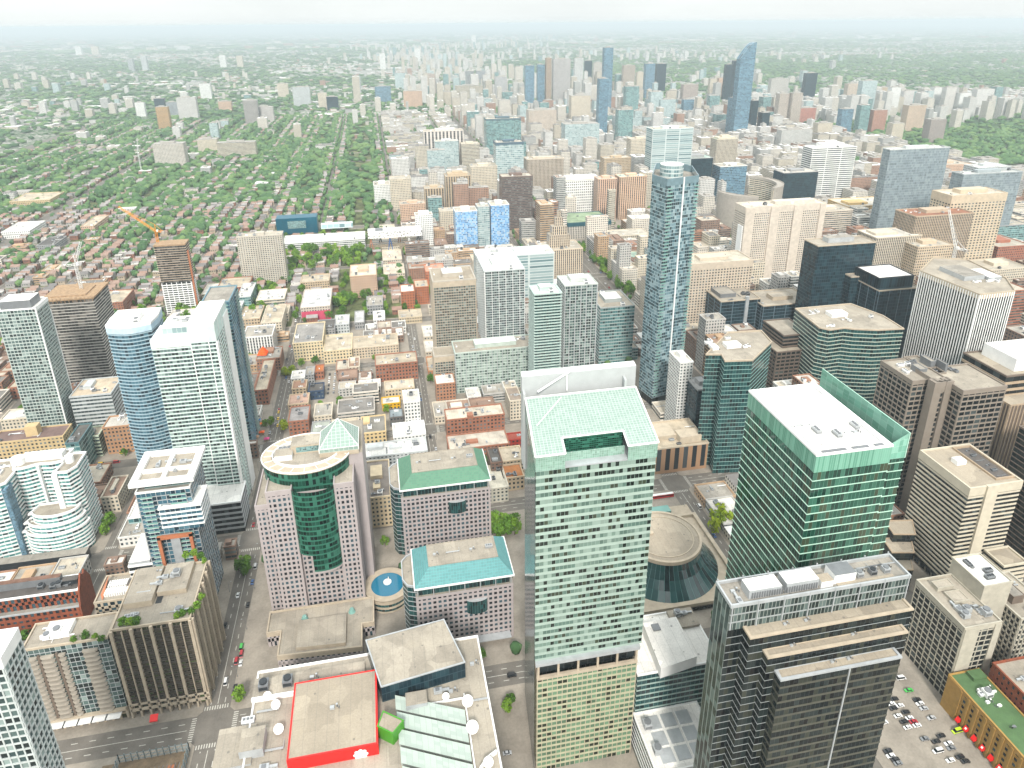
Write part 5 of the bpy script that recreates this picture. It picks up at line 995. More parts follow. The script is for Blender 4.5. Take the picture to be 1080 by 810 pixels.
# condo towers round the bottom centre
def balc_tower(label, r, z, st, base=None):
    B = Bld('apartment_tower', label, 'apartment tower', ((r[0]+r[2])/2, (r[1]+r[3])/2)); B.block(r, 0, z, st); B.kit(r, z, 3, 1, [(.25, .3, .75, .75, 4)], st.get('pmat', WHITE), 3, RF_WHITE); fp(r)
    if base: B.block(base[0], 0, base[1], st); fp(base[0])
    return B
SB = lambda g, c, h=.9, d=.6, **k: dict(dict(glass=g, bay=2.6, fh=2.9, band=(h, d, c), roof=RF_WHITE, pmat=c), **k)
B = balc_tower('beige concrete tower with a deep balcony grid, left of the pale glass one', (48.8,672.9,92.0,712.6), 100, SB(G_COND, plain('beige_slab', (.5, .46, .4)), .8, .8, pier=(.5, .8, BEIGE), roof=RF_TAN, crown=(6, BEIGE)), ((42.6,622.9,63.9,642.9), 40)); B.finish()
B = balc_tower('pale glass balcony tower between the beige concrete tower and the green banded tower', (107.0,706.3,151.0,761.7), 95, SB(G_COND, plain('pale_slab', (.58, .62, .61)), .8, .7, pier=(.5, .75, WHITE, 3))); B.finish()
r = (131.9,576.7,170.0,616.0)
B = balc_tower('green banded tower with sharp white balconies', (r[0], r[1]-6, lerp(r[0], r[2], .62), r[1]+16), 118, SB(G_TEAL, plain('pale_green_slab', (.52, .62, .58)), .9, 1.2)); B.finish()
B = balc_tower('pale speckled condo tower joined to the right of the green banded balcony tower', (164.9,590.6,197.0,619.1), 116, SB(G_COND, plain('speckled_slab', (.56, .6, .57)), .5, .25, pier=(.9, .3, LGREY, 2))); B.finish()
B = balc_tower('grey office block with a pale stepped top, right of the speckled condo tower', (220.4,647.8,257.9,694.5), 66, SB(F_TEAL, plain('grey_slab', (.42, .45, .44)), .6, .25, fh=3.6, roof=RF_BEIGE), ((223.2,651.5,266.1,667.5), 14)); B.finish()
r = (62.5,617.0,146.2,645.6)
B = balc_tower('wide low pale green condo block of squares and balconies in front of the balcony towers', r, 44, SB(fac('pale_green_squares', [(.35, (.1, .15, .13)), (.35, (.4, .5, .45)), (.3, (.22, .3, .27))], wall=(.55, .62, .57), wu=.2, wv=.2, run=1), plain('mint_slab', (.55, .62, .57)), .4, .3, pier=(.5, .4, LGREY, 2), roof=RF_BEIGE)); B.kit(r, 44, 8, 0, seed=5); B.finish()
T('apartment_tower', 'narrow white slab tower behind the chamfered dark tower, beside the slender skyscraper', 'apartment tower', (243.9,500.5,255.8,523.9), 72, F_GRID, WH, WR_ := (.66, .64, .6), bay=3, fh=3)
T('office_building', 'dark blue striped block between the narrow white slab and the chamfered tower', 'office building', (252.0,480.3,266.6,501.5), 56, F_NAVY, GY, (.4, .4, .4), bay=30, fh=3.8)
T('office_building', 'tan block with brown panel front and a white drum roof beside the mint tower wall', 'office building', (203.8,449.7,250.0,488.3), 24, F_FIN, (.33, .22, .15), (.5, .44, .36), bay=8, fh=20, pent=[(.1, .3, .5, .8, 4), (.5, .1, .9, .4, 6)], pw=(.5, .44, .36))
# ================================================================== low blocks of the old quarter, read one by one
def low(label, r, z, wall, roof, mat=None, cat='low building', name='low_rise_building', pent=None, **k):
    return T(name, label, cat, r, z, mat or F_GRID, wall, roof, bay=3.2, fh=3.6, pent=pent if pent is not None else [], **k)
WR, GR, TR, DR, BK, BG = (.68, .66, .63), (.36, .34, .31), (.47, .42, .35), (.12, .115, .11), (.27, .135, .095), (.5, .43, .33)
def pinkf(root, r, z): b = MB(); b.box(r[0]+.3, r[1]-.5, 1, r[2]-.3, r[1]-.05, 13); b.build('pink_front', [plain('pink_wall', (.55, .1, .16))], root)
low('theatre block with a striped white roof and a pink front wall', (-104.6,838.6,-69.0,903.1), 18, (.5, .45, .4), (.6, .6, .6), extra=pinkf)
low('tan roofed hall behind the pink fronted theatre', (-113.7,944.1,-75.3,974.9), 14, TN, TR)
low('cream warehouse with big square windows, taller left half of the pair', (-103.0,723.7,-71.6,778.1), 22, (.6, .52, .38), (.3, .29, .28))
low('cream warehouse with big square windows, lower right half of the pair', (-70.7,711.2,-40.6,754.1), 15, (.6, .52, .38), TR)
low('dark roofed block behind the cream warehouses', (-81.9,775.9,-61.4,805.7), 13, GY, DR)
low('white framed office block with tall dark window slots beside the street', (-158.0,746.3,-127.0,777.7), 24, WH, GR, F_FIN)
M = low('long narrow brick ended block with an orange peaked sign at its far end', (-131.6,633.8,-119.4,701.2), 16, BK, TR)
b = MB(); p0 = (-134.9,714.4); b.face([(p0[0]-5, p0[1], 16.5), (p0[0]+5, p0[1]-2, 16.5), (p0[0]+1, p0[1]+6, 24)]); b.face([(p0[0]+5, p0[1]-2, 16.5), (p0[0]+6, p0[1]+9, 16.5), (p0[0]+1, p0[1]+6, 24)]); b.face([(p0[0]-5, p0[1], 16.5), (p0[0]+1, p0[1]+6, 24), (p0[0]-4, p0[1]+10, 16.5)]); b.build('peaked_sign', [plain('sign_orange', (.8, .12, .04))], M)
low('white roofed shed left of the theatre across the street', (-165.2,891.8,-130.0,930.3), 12, CR, WR, F_BAND)
low('small green glass block at the foot of the beige slab', (-188.3,893.6,-171.9,946.1), 18, LG, WR, F_TEAL)
low('brown and grey stepped block behind the white framed office', (-174.7,820.0,-150.8,861.8), 16, TN, TR)
low('pale concrete block right of the brown stepped block', (-146.5,799.1,-123.3,854.3), 18, CR, TR)
low('long cream block with two window rows above the car park', (-39.8,716.6,9.9,747.6), 13, (.52, .45, .36), TR)
low('red brick block with a flat pale roof beside the street, above the car park', (-15.7,657.6,27.1,682.7), 19, BK, TR)
low('grey block with a plain roof below the peach and yellow slab', (-24.2,842.7,-4.0,876.2), 12, GY, GR)
low('tiny white roofed block near the street below the grey one', (-16.6,804.5,-2.9,832.5), 8, WH, WR)
low('pale grey hut between the trees and the cream block', (-39.2,798.3,-27.9,835.4), 9, GY, (.5, .5, .5))
low('white roofed square block among the court trees', (-62.1,789.9,-45.5,819.4), 12, LG, (.58, .58, .56))
low('brick block with a grey roof and a tree at its corner', (-94.2,571.3,-76.8,598.0), 14, BK, (.3, .29, .29))
for i, (a, l, w_, f_) in enumerate((((-101.0,665.3,-87.8,682.3), 'white roofed shop, first in the row beside the trees', WH, WR), ((-87.2,669.2,-78.7,687.0), 'grey roofed shop in the row left of the car park', GY, GR), ((-78.1,676.0,-69.5,691.9), 'orange roofed shop at the top of the row left of the car park', BK, (.4, .17, .09)), ((-97.8,641.3,-84.2,658.2), 'brown roofed shop at the bottom of the row beside the trees', TN, (.33, .22, .17)), ((-81.7,634.0,-67.3,650.6), 'blue black fronted shop by the car park corner', (.03, .05, .09), DR), ((-98.5,609.9,-80.1,629.6), 'tan and pink roofed shop below the blue black one', TN, (.45, .33, .28)))): low(l, a, 9+i % 2, w_, f_)
low('open concrete parking deck with a dark ramp', (-51.7,581.7,-18.2,607.2), 11, (.5, .47, .43), (.24, .23, .22), F_BAND)
low('small pale block left of the parking deck', (-73.1,582.9,-57.0,606.0), 10, CR, (.4, .38, .35))
low('grey roofed hall behind the glass pyramid', (-72.9,545.8,-57.6,570.0), 12, GY, (.38, .4, .37))
low('pale roofed hall right of the pyramid tip', (-55.4,550.6,-32.6,569.7), 12, CR, TR)
low('tan stone block with a framed roof deck', (-29.4,530.2,-8.6,557.6), 19, (.56, .45, .29), (.26, .25, .23), pent=[(.08, .55, .35, .9, 2)])
low('white roofed complex with white ducts behind the green hipped roof', (-27.5,502.4,24.4,522.5), 13, LG, (.66, .66, .65), pent=[(.05, .5, .3, .8, 3), (.4, .4, .6, .7, 2)])
low('white roofed store with a small roof court, up the street from the green hipped roof', (-2.6,526.6,25.0,549.0), 14, WH, (.68, .68, .66), pent=[(.1, .4, .3, .8, 2), (.6, .5, .9, .9, 3)])
low('tan stone block with a dark roof plant in the gap between the pink towers', (-25.1,430.4,-7.5,476.6), 26, (.55, .47, .35), (.22, .2, .185), pent=[(.2, .5, .7, .8, 3), (.3, .2, .6, .35, 2)])
low('white block with small square windows beside the street', (9.0,570.0,23.6,593.0), 22, WH, (.64, .62, .58))
low('tan roofed store behind the white block, with a brick coloured bay', (-7.6,616.1,20.9,634.0), 12, BG, (.55, .5, .43))
low('yellow and white cluttered yard building', (-11.2,597.8,5.9,611.0), 7, (.55, .35, .06), WR)
low('grey roofed workshop with a black front', (-4.8,568.1,7.2,583.3), 9, DR[:3], (.3, .34, .36))
low('large brick warehouse with a pale roof, in front of the low green condo block', (44.1,533.4,95.8,552.0), 21, BK, (.58, .53, .46), pent=[(.36, -.02, .46, .3, 3)])
low('brick block with a broad stained roof in front of the large brick warehouse', (42.1,495.6,92.7,518.2), 15, BK, (.5, .46, .41), pent=[(.3, .3, .5, .5, 2)])
low('white roofed brick cube at the corner below the beige concrete tower', (40.9,595.1,59.1,614.7), 24, (.33, .19, .13), WR)
low('tan roofed hall hard against the white rear wall of the mint tower', (82.8,472.5,100.7,492.2), 14, BG, TR)
low('low block with a rust coloured roof beside the mint tower', (79.9,452.7,96.4,469.8), 12, TN, (.36, .18, .1))
low('dark narrow brick house with a peaked parapet', (72.0,463.5,81.1,484.3), 20, (.15, .1, .08), DR)
low('pale narrow block behind the green hipped roof, by the dark brick house', (65.7,440.8,81.5,470.1), 13, (.5, .48, .42), (.52, .5, .44))
low('cream block with ribbon windows behind the low green condo', (105.2,556.2,117.0,581.9), 20, CR, (.35, .3, .26))
low('dark red shed between the warehouse and the mint tower', (93.7,509.6,107.9,520.1), 9, (.28, .05, .04), (.3, .1, .08))
low('red brick apartment block at the street corner, nearest of three', (19.8,846.0,36.8,872.3), 26, (.36, .15, .09), WR)
low('red brick apartment block, middle one of three, by two trees', (38.9,864.8,56.5,892.2), 24, (.36, .15, .09), TR)
low('red brick apartment block, rear one of three, with a pink roof', (56.0,906.0,82.5,937.8), 30, (.38, .16, .1), (.45, .3, .24))
low('tan shed with round roof vents below the brick apartments', (14.3,803.8,42.2,828.9), 8, BG, TR)
for i, (a, l) in enumerate((((39.6,739.0,53.8,771.8), 'white roofed shop below the tan shed'), ((38.5,698.7,51.0,728.5), 'white roofed shop, middle of the row at the foot of the beige concrete tower'), ((37.8,653.1,48.6,686.6), 'brick edged shop at the bottom of the row under the beige concrete tower'))): low(l, a, 9, (.42, .22, .13) if i > 1 else CR, WR if i < 2 else TR)
low('cream gridded slab behind the two balcony towers', (120.4,897.6,140.6,924.8), 44, (.55, .49, .41), TR)
# left side
low('brown roofed factory block behind the white wavy condominium', (-330.6,570.0,-275.6,589.4), 24, (.5, .4, .26), (.20, .15, .14), pent=[(.45, .3, .62, .7, 9)])
low('grey gridded block with a tan roof between the grid tower and the bowed tower', (-281.1,609.3,-247.1,642.7), 40, LG, (.52, .45, .37), F_BAND, pent=[(.2, .4, .4, .8, 3)])
low('tan brick block with small windows behind the bowed blue tower', (-245.6,573.4,-224.7,592.5), 26, (.38, .24, .16), (.5, .48, .45))
low('small mint striped block beside the grey glass one', (-261.7,571.5,-249.3,588.1), 20, (.5, .55, .45), TR, F_BAND)
low('dark glass foot building with a slanted white frame beside the grid tower', (-264.0,546.3,-253.9,576.4), 30, (.1, .16, .17), DR, F_TEAL)
low('low cream block at the left edge above the brown factory', (-350.6,628.0,-319.5,646.8), 14, CR, WR)
low('brick block far left under the concrete tower', (-374.3,698.0,-357.4,725.1), 12, BK, TR)
low('red brick mill behind the concrete tower', (-358.5,902.1,-327.3,949.7), 20, BK, TR)
low('red brick mill right of the slim tower under construction', (-221.6,937.5,-181.3,980.6), 16, BK, TR)
low('white roofed block behind the slim dark blue tower', (-238.5,924.8,-199.1,966.5), 14, CR, WR)
low('green striped glass block below the beige slab', (-196.8,828.5,-175.3,868.4), 22, LG, WR, F_TEAL)
low('long pale school block at the left in the leafy streets', (-737.7,1569.7,-663.2,1646.3), 14, (.52, .42, .28), TR)
low('white block with a flat roof at the left edge', (-649.8,1327.6,-605.2,1395.7), 12, WH, WR)
low('low dark hall beside the wide western avenue', (-556.8,1232.2,-530.2,1283.9), 10, GY, DR)
low('peach block near the wide western avenue', (-525.9,1336.6,-503.5,1413.9), 12, SA, TR)
low('pink hoarding building with pale roof right of the street with umbrellas', (-138.6,843.1,-120.7,870.5), 11, CR, TR)
for i, a in enumerate(((0.2,971.4,30.2,1016.5), (0.3,1033.8,29.1,1084.4), (0.5,1103.6,28.0,1161.1), (-0.9,1179.0,25.0,1237.8))): low(('nearest', 'second', 'third', 'farthest')[i]+' of the pale shop rows east of the stilted college street', a, 8+i % 2, CR, (.56, .5, .43))
# ---- far towers (single meshes: their parts are too small to see)
def far(label, rz, mat, wall, cat='tower', pent=None, name='far_tower', roof=(.4, .4, .4)):
    r, z = rz[0], rz[1]; return T(name, label, cat, r, z, mat, wall, roof, bay=3.4, fh=3.3, parts=False, pent=pent if pent is not None else [(.25, .3, .7, .7, 4)])
FG, FB, FP, FT, FN, FBL = F_GRID, F_BAND, F_FIN, F_TEAL, F_NAVY, F_BLUE
for l, rz, m, c in (
 ('tall dark topped slim tower among the northern cluster', ((902,2732,938,2756),256), FBL, GY), ('slim blue tower standing in front of the dark topped slim tower', ((703,2165,733,2191),184), FBL, LG),
 ('blue glass slab at the left of the northern cluster', ((633,2931,670,2955),185), FBL, LG), ('second blue slab, paler, beside the first blue slab', ((714,3058,745,3082),181), FBL, (.6, .62, .6)), ('thin beige and brown striped tower', ((748,3044,771,3068),208), FP, (.45, .36, .28)),
 ('broad grey slab tower right of the beige striped tower', ((795,3103,872,3133),200), FG, (.42, .41, .4)), ('white tower right of the broad grey slab', ((1077,3748,1123,3772),174), FB, WH), ('dark blue tower behind the white tower', ((1215,4016,1255,4040),145), FN, GY), ('grey beige tower left of the slim dark topped tower', ((1190,3775,1238,3799),146), FG, (.46, .44, .4)),
 ('beige tower with a dark crown right of the slim dark topped tower', ((1266,3519,1328,3545),144), FP, (.5, .44, .38)), ('cream tower beside the dark crowned beige tower', ((1300,3411,1335,3435),118), FG, CR), ('large blue tower, left half of a wide pair', ((1273,3233,1318,3261),166), FBL, GY), ('darker blue tower, right half of a wide pair', ((1469,3574,1519,3602),146), FN, (.06, .12, .18)),
 ('teal tower in front of the wide blue pair', ((927,2538,977,2566),126), FT, LG), ('short teal tower in front of the teal tower', ((692,1946,736,1974),113), FT, LG), ('stepped beige hotel tower with a crown', ((704,2485,775,2519),103), FG, CR), ('white and aqua slab with a red base', ((503,1830,598,1870),94), F_PALE, WH),
 ('wide beige hotel slab left of the stepped beige hotel', ((489,2215,579,2255),89), FG, (.52, .46, .4)), ('pale twin topped tower', ((959,2374,1002,2400),120), F_PALE, WH), ('pale tower right of the pale twin topped tower', ((991,2363,1048,2389),94), F_PALE, (.55, .5, .46)), ('beige round cornered tower with dark shafts', ((1252,2759,1317,2789),109), FP, (.5, .44, .4)), ('small blue tower below the beige round cornered tower', ((1182,2590,1224,2614),68), FBL, LG),
 ('cream slab in the row left of the tallest curved tower', ((1601,3231,1635,3253),92), FG, CR), ('pinkish slab in the row left of the tallest curved tower', ((1638,3217,1671,3239),96), FG, SA), ('deep blue tower, left of a dark pair', ((1588,3058,1619,3082),166), FN, (.03, .08, .14)), ('deep blue tower, right and taller of a dark pair', ((1620,3052,1647,3076),182), FN, (.03, .08, .14)),
 ('pale blue tower at the foot of the tallest curved tower', ((1084,2030,1120,2058),129), FBL, (.45, .52, .55)), ('dark blue block right of the tallest curved tower', ((1209,2128,1229,2156),108), FN, GY), ('black blue block farther right of the tallest curved tower', ((1242,2117,1268,2147),70), FN, (.04, .07, .1)),
 ('navy tower standing alone before the wooded valley', ((1953,2996,2008,3022),125), FN, (.05, .1, .18)), ('grey slab right of the curved tower', ((1869,3145,1960,3171),92), FG, (.48, .46, .43)), ('beige twin slab below the grey slab, left part', ((1412,2309,1449,2335),108), FP, (.58, .52, .46)), ('beige twin slab below the grey slab, right part', ((1453,2294,1491,2320),111), FP, (.58, .52, .46)),
 ('beige tower left of the pale blue glass tower in the eastern row', ((1965,2709,2016,2735),100), FG, (.52, .45, .38)), ('pale blue glass tower in the eastern row', ((1892,2522,1956,2550),126), F_PALE, LG), ('tan tower right of the pale blue glass tower in the eastern row', ((2097,2675,2130,2699),85), FG, TN), ('white slab, first of the eastern estate', ((1961,2442,2001,2466),106), FG, WH), ('white slab, second of the eastern estate', ((2050,2481,2095,2505),87), FG, (.62, .6, .58)),
 ('peach slab of the eastern estate', ((2242,2633,2304,2657),66), FG, SA), ('white slab before the valley road, left of a close pair', ((2158,2453,2196,2477),101), FG, WH), ('white slab before the valley road, right of a close pair', ((2157,2390,2200,2414),106), FG, (.6, .58, .55)), ('white slab with a notch in the eastern estate', ((2208,2375,2258,2399),85), FG, WH), ('broad white slab at the right end of the eastern estate', ((2288,2383,2365,2409),96), FG, (.64, .63, .61)),
 ('white and blue striped tower, left of two in front of the estate', ((1484,2054,1524,2078),81), FBL, WH), ('white and teal striped tower, right of two in front of the estate', ((1568,2078,1603,2102),88), FT, WH), ('brick brown tower beside the teal striped tower', ((1608,2065,1657,2091),73), FG, (.38, .22, .17)), ('pinkish beige tower in front of the estate', ((1742,2075,1809,2103),83), FG, (.52, .42, .34)), ('grey brown slab with a dark side in front of the estate', ((1641,1852,1694,1880),68), FG, (.32, .28, .26)), ('cream tower left of the pinkish beige tower', ((1512,1851,1551,1877),61), FG, CR),
 ('long grey slab behind the white banded office tower', ((1121,1801,1216,1827),61), FG, (.5, .5, .48)), ('red brick block behind the long grey slab', ((1509,2330,1576,2360),54), FG, (.4, .2, .16)), ('pale slab right of the white banded tower top', ((1300,1901,1348,1927),62), FG, CR),
 ('tan landmark tower in the western greenery', ((-741,2712,-701,2736),82), FP, (.55, .38, .22)), ('dark block behind the tan western tower', ((-959,3509,-916,3533),42), FN, GY), ('grey blue block right of the tan western tower', ((-809,3117,-767,3141),60), FB, (.38, .4, .42)), ('pale slab cluster right of the tan western tower, front one', ((-746,3030,-675,3060),84), FG, (.55, .54, .52)), ('pale tower in the western greenery, above the slab cluster', ((-844,3915,-791,3941),74), FG, WH), ('white round tower left of the tan western tower', ((-946,3186,-911,3208),56), FG, WH), ('square beige clinic slab in the west with a crane beside it', ((-565,1978,-489,2012),60), FG, (.5, .47, .43)), ('cream clinic block in the west with stepped wings', ((-498,2170,-444,2204),41), FG, CR), ('long cream clinic with two glazed bays in the west', ((-426,2070,-324,2100),44), FB, CR), ('grey ribbed library tower in the west', ((-460,2789,-412,2829),89), FP, (.42, .4, .38)), ('pinkish block left of the grey ribbed library', ((-640,3270,-588,3300),44), FG, SA),
 ('dark glass block left of the green playing field', ((-186,3220,-137,3248),56), FN, GY), ('beige block beside the dark glass block by the field', ((-221,3230,-184,3258),72), FG, CR), ('pale towers on the tree lined street, right one', ((-343,3415,-267,3445),84), FG, LG), ('pale tower on the tree lined street, left one', ((-466,3915,-413,3941),66), FG, CR), ('grey slab by the street at the left', ((-423,2832,-363,2866),60), FG, (.5, .48, .46)), ('thin blue grey tower above the field', ((-71,3913,-42,3935),91), FB, LG), ('blue grey slab above the domed hall', ((25,3442,98,3468),77), FBL, LG), ('white tower with blue shafts above the domed hall', ((147,4199,210,4223),88), F_PALE, WH),
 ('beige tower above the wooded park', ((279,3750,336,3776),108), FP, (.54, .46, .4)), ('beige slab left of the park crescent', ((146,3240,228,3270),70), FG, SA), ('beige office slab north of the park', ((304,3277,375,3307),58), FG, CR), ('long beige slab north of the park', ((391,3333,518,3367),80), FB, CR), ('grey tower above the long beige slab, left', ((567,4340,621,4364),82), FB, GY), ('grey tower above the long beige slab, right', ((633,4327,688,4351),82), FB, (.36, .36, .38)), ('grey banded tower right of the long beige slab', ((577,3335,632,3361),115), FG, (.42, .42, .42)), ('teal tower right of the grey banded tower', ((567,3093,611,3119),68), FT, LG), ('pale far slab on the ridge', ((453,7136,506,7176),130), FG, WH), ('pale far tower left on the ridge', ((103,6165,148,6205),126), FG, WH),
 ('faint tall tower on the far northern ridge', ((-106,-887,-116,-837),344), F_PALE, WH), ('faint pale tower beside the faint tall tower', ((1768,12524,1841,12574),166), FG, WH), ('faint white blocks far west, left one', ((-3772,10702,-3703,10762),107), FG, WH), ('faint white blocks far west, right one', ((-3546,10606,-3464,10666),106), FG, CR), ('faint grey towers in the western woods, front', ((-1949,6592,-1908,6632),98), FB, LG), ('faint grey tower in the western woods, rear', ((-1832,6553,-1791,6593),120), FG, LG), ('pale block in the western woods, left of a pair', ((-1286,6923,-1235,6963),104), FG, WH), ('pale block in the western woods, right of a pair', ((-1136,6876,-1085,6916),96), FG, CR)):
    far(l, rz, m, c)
# the tallest tower: curved and sloping at the top
r, z = (1080,1997,1126,2023),243
fp(r); root = empty('curved_tower', 'tallest blue glass tower with a sloping curved crown on the northern skyline', 'skyscraper', ((r[0]+r[2])/2, (r[1]+r[3])/2, 0))
b = MB(); n = 10
for k in range(n):
    xa, xb = lerp(r[0], r[2], k/n), lerp(r[0], r[2], (k+1)/n); za, zb = z+46*math.sin(math.pi/2*k/n), z+46*math.sin(math.pi/2*(k+1)/n)
    for (ya, s_) in ((r[1], 1), (r[3], -1)):
        q_ = [(xa, ya, 0), (xb, ya, 0), (xb, ya, zb), (xa, ya, za)]; b.face(q_ if s_ > 0 else q_[::-1], 0, [(k, 0), (k+1, 0), (k+1, zb/3.4), (k, za/3.4)])
    b.face([(xa, r[1], za), (xb, r[1], zb), (xb, r[3], zb), (xa, r[3], za)], 1)
b.face([(r[0], r[3], 0), (r[0], r[1], 0), (r[0], r[1], z), (r[0], r[3], z)], 0, [(0, 0), (8, 0), (8, z/3.4), (0, z/3.4)]); b.face([(r[2], r[1], 0), (r[2], r[3], 0), (r[2], r[3], z+46), (r[2], r[1], z+46)], 0, [(0, 0), (8, 0), (8, z/3.4), (0, z/3.4)])
b.build('glass_shaft', [F_BLUE, F_BLUE], root)
# ================================================================== trees
def leafm(name, stops, island=False):
    m, t, p = newmat(name)
    rnd = t.n('ShaderNodeNewGeometry').outputs['Random Per Island'] if island else t.n('ShaderNodeObjectInfo').outputs['Random']
    oc = t.n('ShaderNodeTexCoord').outputs['Object']; nz_ = t.noise(.9 if not island else .35, 3, oc)
    f = t.math('ADD', t.math('MULTIPLY', rnd, .6), t.math('MULTIPLY', nz_, .5)); t.l(t.ramp(f, stops), p.inputs['Base Color'])
    p.inputs['Roughness'].default_value = .8; p.inputs['Specular IOR Level'].default_value = .15; return m
LEAF = leafm('foliage', [(.2, (.04, .1, .013)), (.5, (.095, .2, .022)), (.85, (.18, .3, .03))])
LEAFY = leafm('yellow_green_foliage', [(.2, (.12, .2, .015)), (.8, (.27, .34, .02))])
LEAFM = leafm('canopy_foliage', [(.15, (.028, .07, .03)), (.5, (.066, .138, .05)), (.85, (.125, .2, .068))], True)
BARK = plain('bark', (.09, .065, .045), .95)
def crown_mesh(seed, flat=1.):
    r = random.Random(seed); b = MB(); cl = []
    for k in range(17):
        a = r.uniform(0, 6.283); h = r.uniform(-.75, 1); q = math.sqrt(max(0, 1-h*h))*r.uniform(.45, .8); cl.append((math.cos(a)*q, math.sin(a)*q, h*.72*flat, r.uniform(.3, .52)))
    for (cx, cy, cz, cr) in cl:
        for i in range(30):
            v = Vector((r.gauss(0, 1), r.gauss(0, 1), r.gauss(0, 1)+.25)).normalized(); c = Vector((cx, cy, cz))+v*cr*r.uniform(.8, 1.08)
            n_ = (v+Vector((r.gauss(0, .5), r.gauss(0, .5), r.gauss(0, .5)))).normalized(); t1 = n_.orthogonal().normalized(); t2 = n_.cross(t1); a = r.uniform(0, 6.28); u = t1*math.cos(a)+t2*math.sin(a); w_ = n_.cross(u); s_ = r.uniform(.09, .17)
            b.face([tuple(c-u*s_-w_*s_*.7), tuple(c+u*s_-w_*s_*.6), tuple(c+u*s_*.8+w_*s_*.7), tuple(c-u*s_*.9+w_*s_*.6)])
    return b
CROWNS = [crown_mesh(k).mesh('crown', [LEAF]) for k in range(6)]; CROWNY = [crown_mesh(k+20).mesh('crown', [LEAFY]) for k in range(2)]
def trunk_mesh():
    b = MB(); b.cyl((0, 0), .05, 0, .95, n=7, r1=.025)
    for a in (0, 2.1, 4.2): b.tube((0, 0, .6), (math.cos(a)*.35, math.sin(a)*.35, 1.05), .018, n=5)
    return b.mesh('trunk', [BARK])
TRUNK = trunk_mesh(); NTREE = [0]
def tree(x, y, h, label, group, z=.15, yellow=False, name='tree'):
    root = empty(name, label, 'tree' if name == 'tree' else name, (x, y, z), group); NTREE[0] += 1
    if name == 'tree': t = bpy.data.objects.new('trunk', TRUNK); COL.objects.link(t); t.parent = root; t.scale = (h*.55,)*3
    c = bpy.data.objects.new('crown', R.choice(CROWNY if yellow else CROWNS)); COL.objects.link(c); c.parent = root
    w_ = h*R.uniform(.36, .46); c.scale = (w_, w_*R.uniform(.85, 1.1), h*.46); c.location = (0, 0, h*(.6 if name == 'tree' else .35)); c.rotation_euler.z = R.uniform(0, 6.28)
def grove(c, n, sx, sy, h, label, group, gap=5.5, yellow=False):
    pts = []
    for _ in range(n*12):
        if len(pts) >= n: break
        x, y = c[0]+R.uniform(-sx, sx), c[1]+R.uniform(-sy, sy)
        if all((x-a)**2+(y-b_)**2 > gap*gap for a, b_ in pts) and free((x-2, y-2, x+2, y+2)): pts.append((x, y)); tree(x, y, h*R.uniform(.8, 1.2), label, group, yellow=yellow)
A, C_ = (-144.8,1025.4), (-54.6,1195.7)
grove(((A[0]+C_[0])/2, (A[1]+C_[1])/2), 62, (C_[0]-A[0])/2+22, (C_[1]-A[1])/2, 15, 'broad leafy tree in the park below the white art gallery', 'trees of the gallery park', 8)
A, C_ = (329.0,1054.2), (322.0,836.5)
for k in range(34):
    t_ = k/33; x = lerp(A[0], C_[0], t_)+R.uniform(-9, 9); y = lerp(A[1], C_[1], t_)+R.uniform(-5, 5); tree(x, y, R.uniform(11, 16), 'leafy tree on the courthouse lawn along the wide avenue', 'courthouse lawn trees')
for (px, n, s_, h, l, g, yl) in (((228.7,382.6), 6, 9, 11, 'yellow green tree across the street from the round concert hall', 'trees by the concert hall', True), ((568.1,1110.0), 16, 26, 13, 'tree on the square beside the curved city hall slabs', 'city hall square trees', False), ((70.3,406.0), 7, 10, 12, 'tree in the court right of the green hipped roof', 'trees beside the pink offices', False), ((-220.1,468.1), 6, 9, 11, 'tree in the lane right of the white wavy condominium', 'lane trees', False), ((-244.3,586.9), 5, 10, 9, 'tree in front of the tan brick block', 'forecourt trees', False), ((-88.8,848.3), 9, 10, 10, 'small round tree right of the pink fronted theatre', 'theatre garden trees', False), ((-52.2,889.7), 14, 14, 12, 'tree in the court right of the theatre', 'court trees', False), ((52.5,895.2), 3, 7, 12, 'tree beside the red brick apartments', 'apartment trees', False), ((-106.7,694.9), 7, 5, 8, 'street tree beside the row of shops', 'shop row street trees', True), ((-98.7,584.9), 4, 5, 8, 'street tree by the grey roofed brick corner', 'corner street trees', True), ((-115.6,593.4), 2, 3, 9, 'lone tree at the crossing left of the glass pyramid', 'crossing trees', False), ((-108.1,403.3), 3, 4, 9, 'street tree left of the pink tower', 'street trees by the pink tower', False), ((50.2,268.7), 4, 4, 7, 'small tree in the dark yard left of the mint tower', 'yard trees', False), ((249.2,672.6), 4, 10, 7, 'tree on the little lawn behind the white rear wall', 'lawn trees', False), ((134.0,1097.6), 4, 9, 10, 'tree below the blue checkered towers', 'trees by the checkered towers', False), ((-89.8,904.8), 4, 8, 10, 'tree behind the pink fronted theatre', 'theatre garden trees', False), ((-169.9,989.6), 6, 12, 10, 'tree at the foot of the beige slab', 'slab garden trees', False), ((239.0,471.0), 4, 8, 6, 'small tree on the planted terrace street', 'terrace trees', False), ((55.1,243.3), 3, 3, 6, 'small tree in the dark yard left of the mint tower', 'yard trees', False)):
    grove(px, n, s_, s_, h, l, g, 4 if h < 10 else 5, yl)
for k in range(12): tree(*(lambda p: (p[0]+R.uniform(-3, 3), p[1]))((lerp((39.2,1067.5)[0], (35.9,1332.0)[0], k/11), lerp((39.2,1067.5)[1], (35.9,1332.0)[1], k/11))), R.uniform(8, 12), 'street tree on the green street east of the stilted college', 'green street trees')
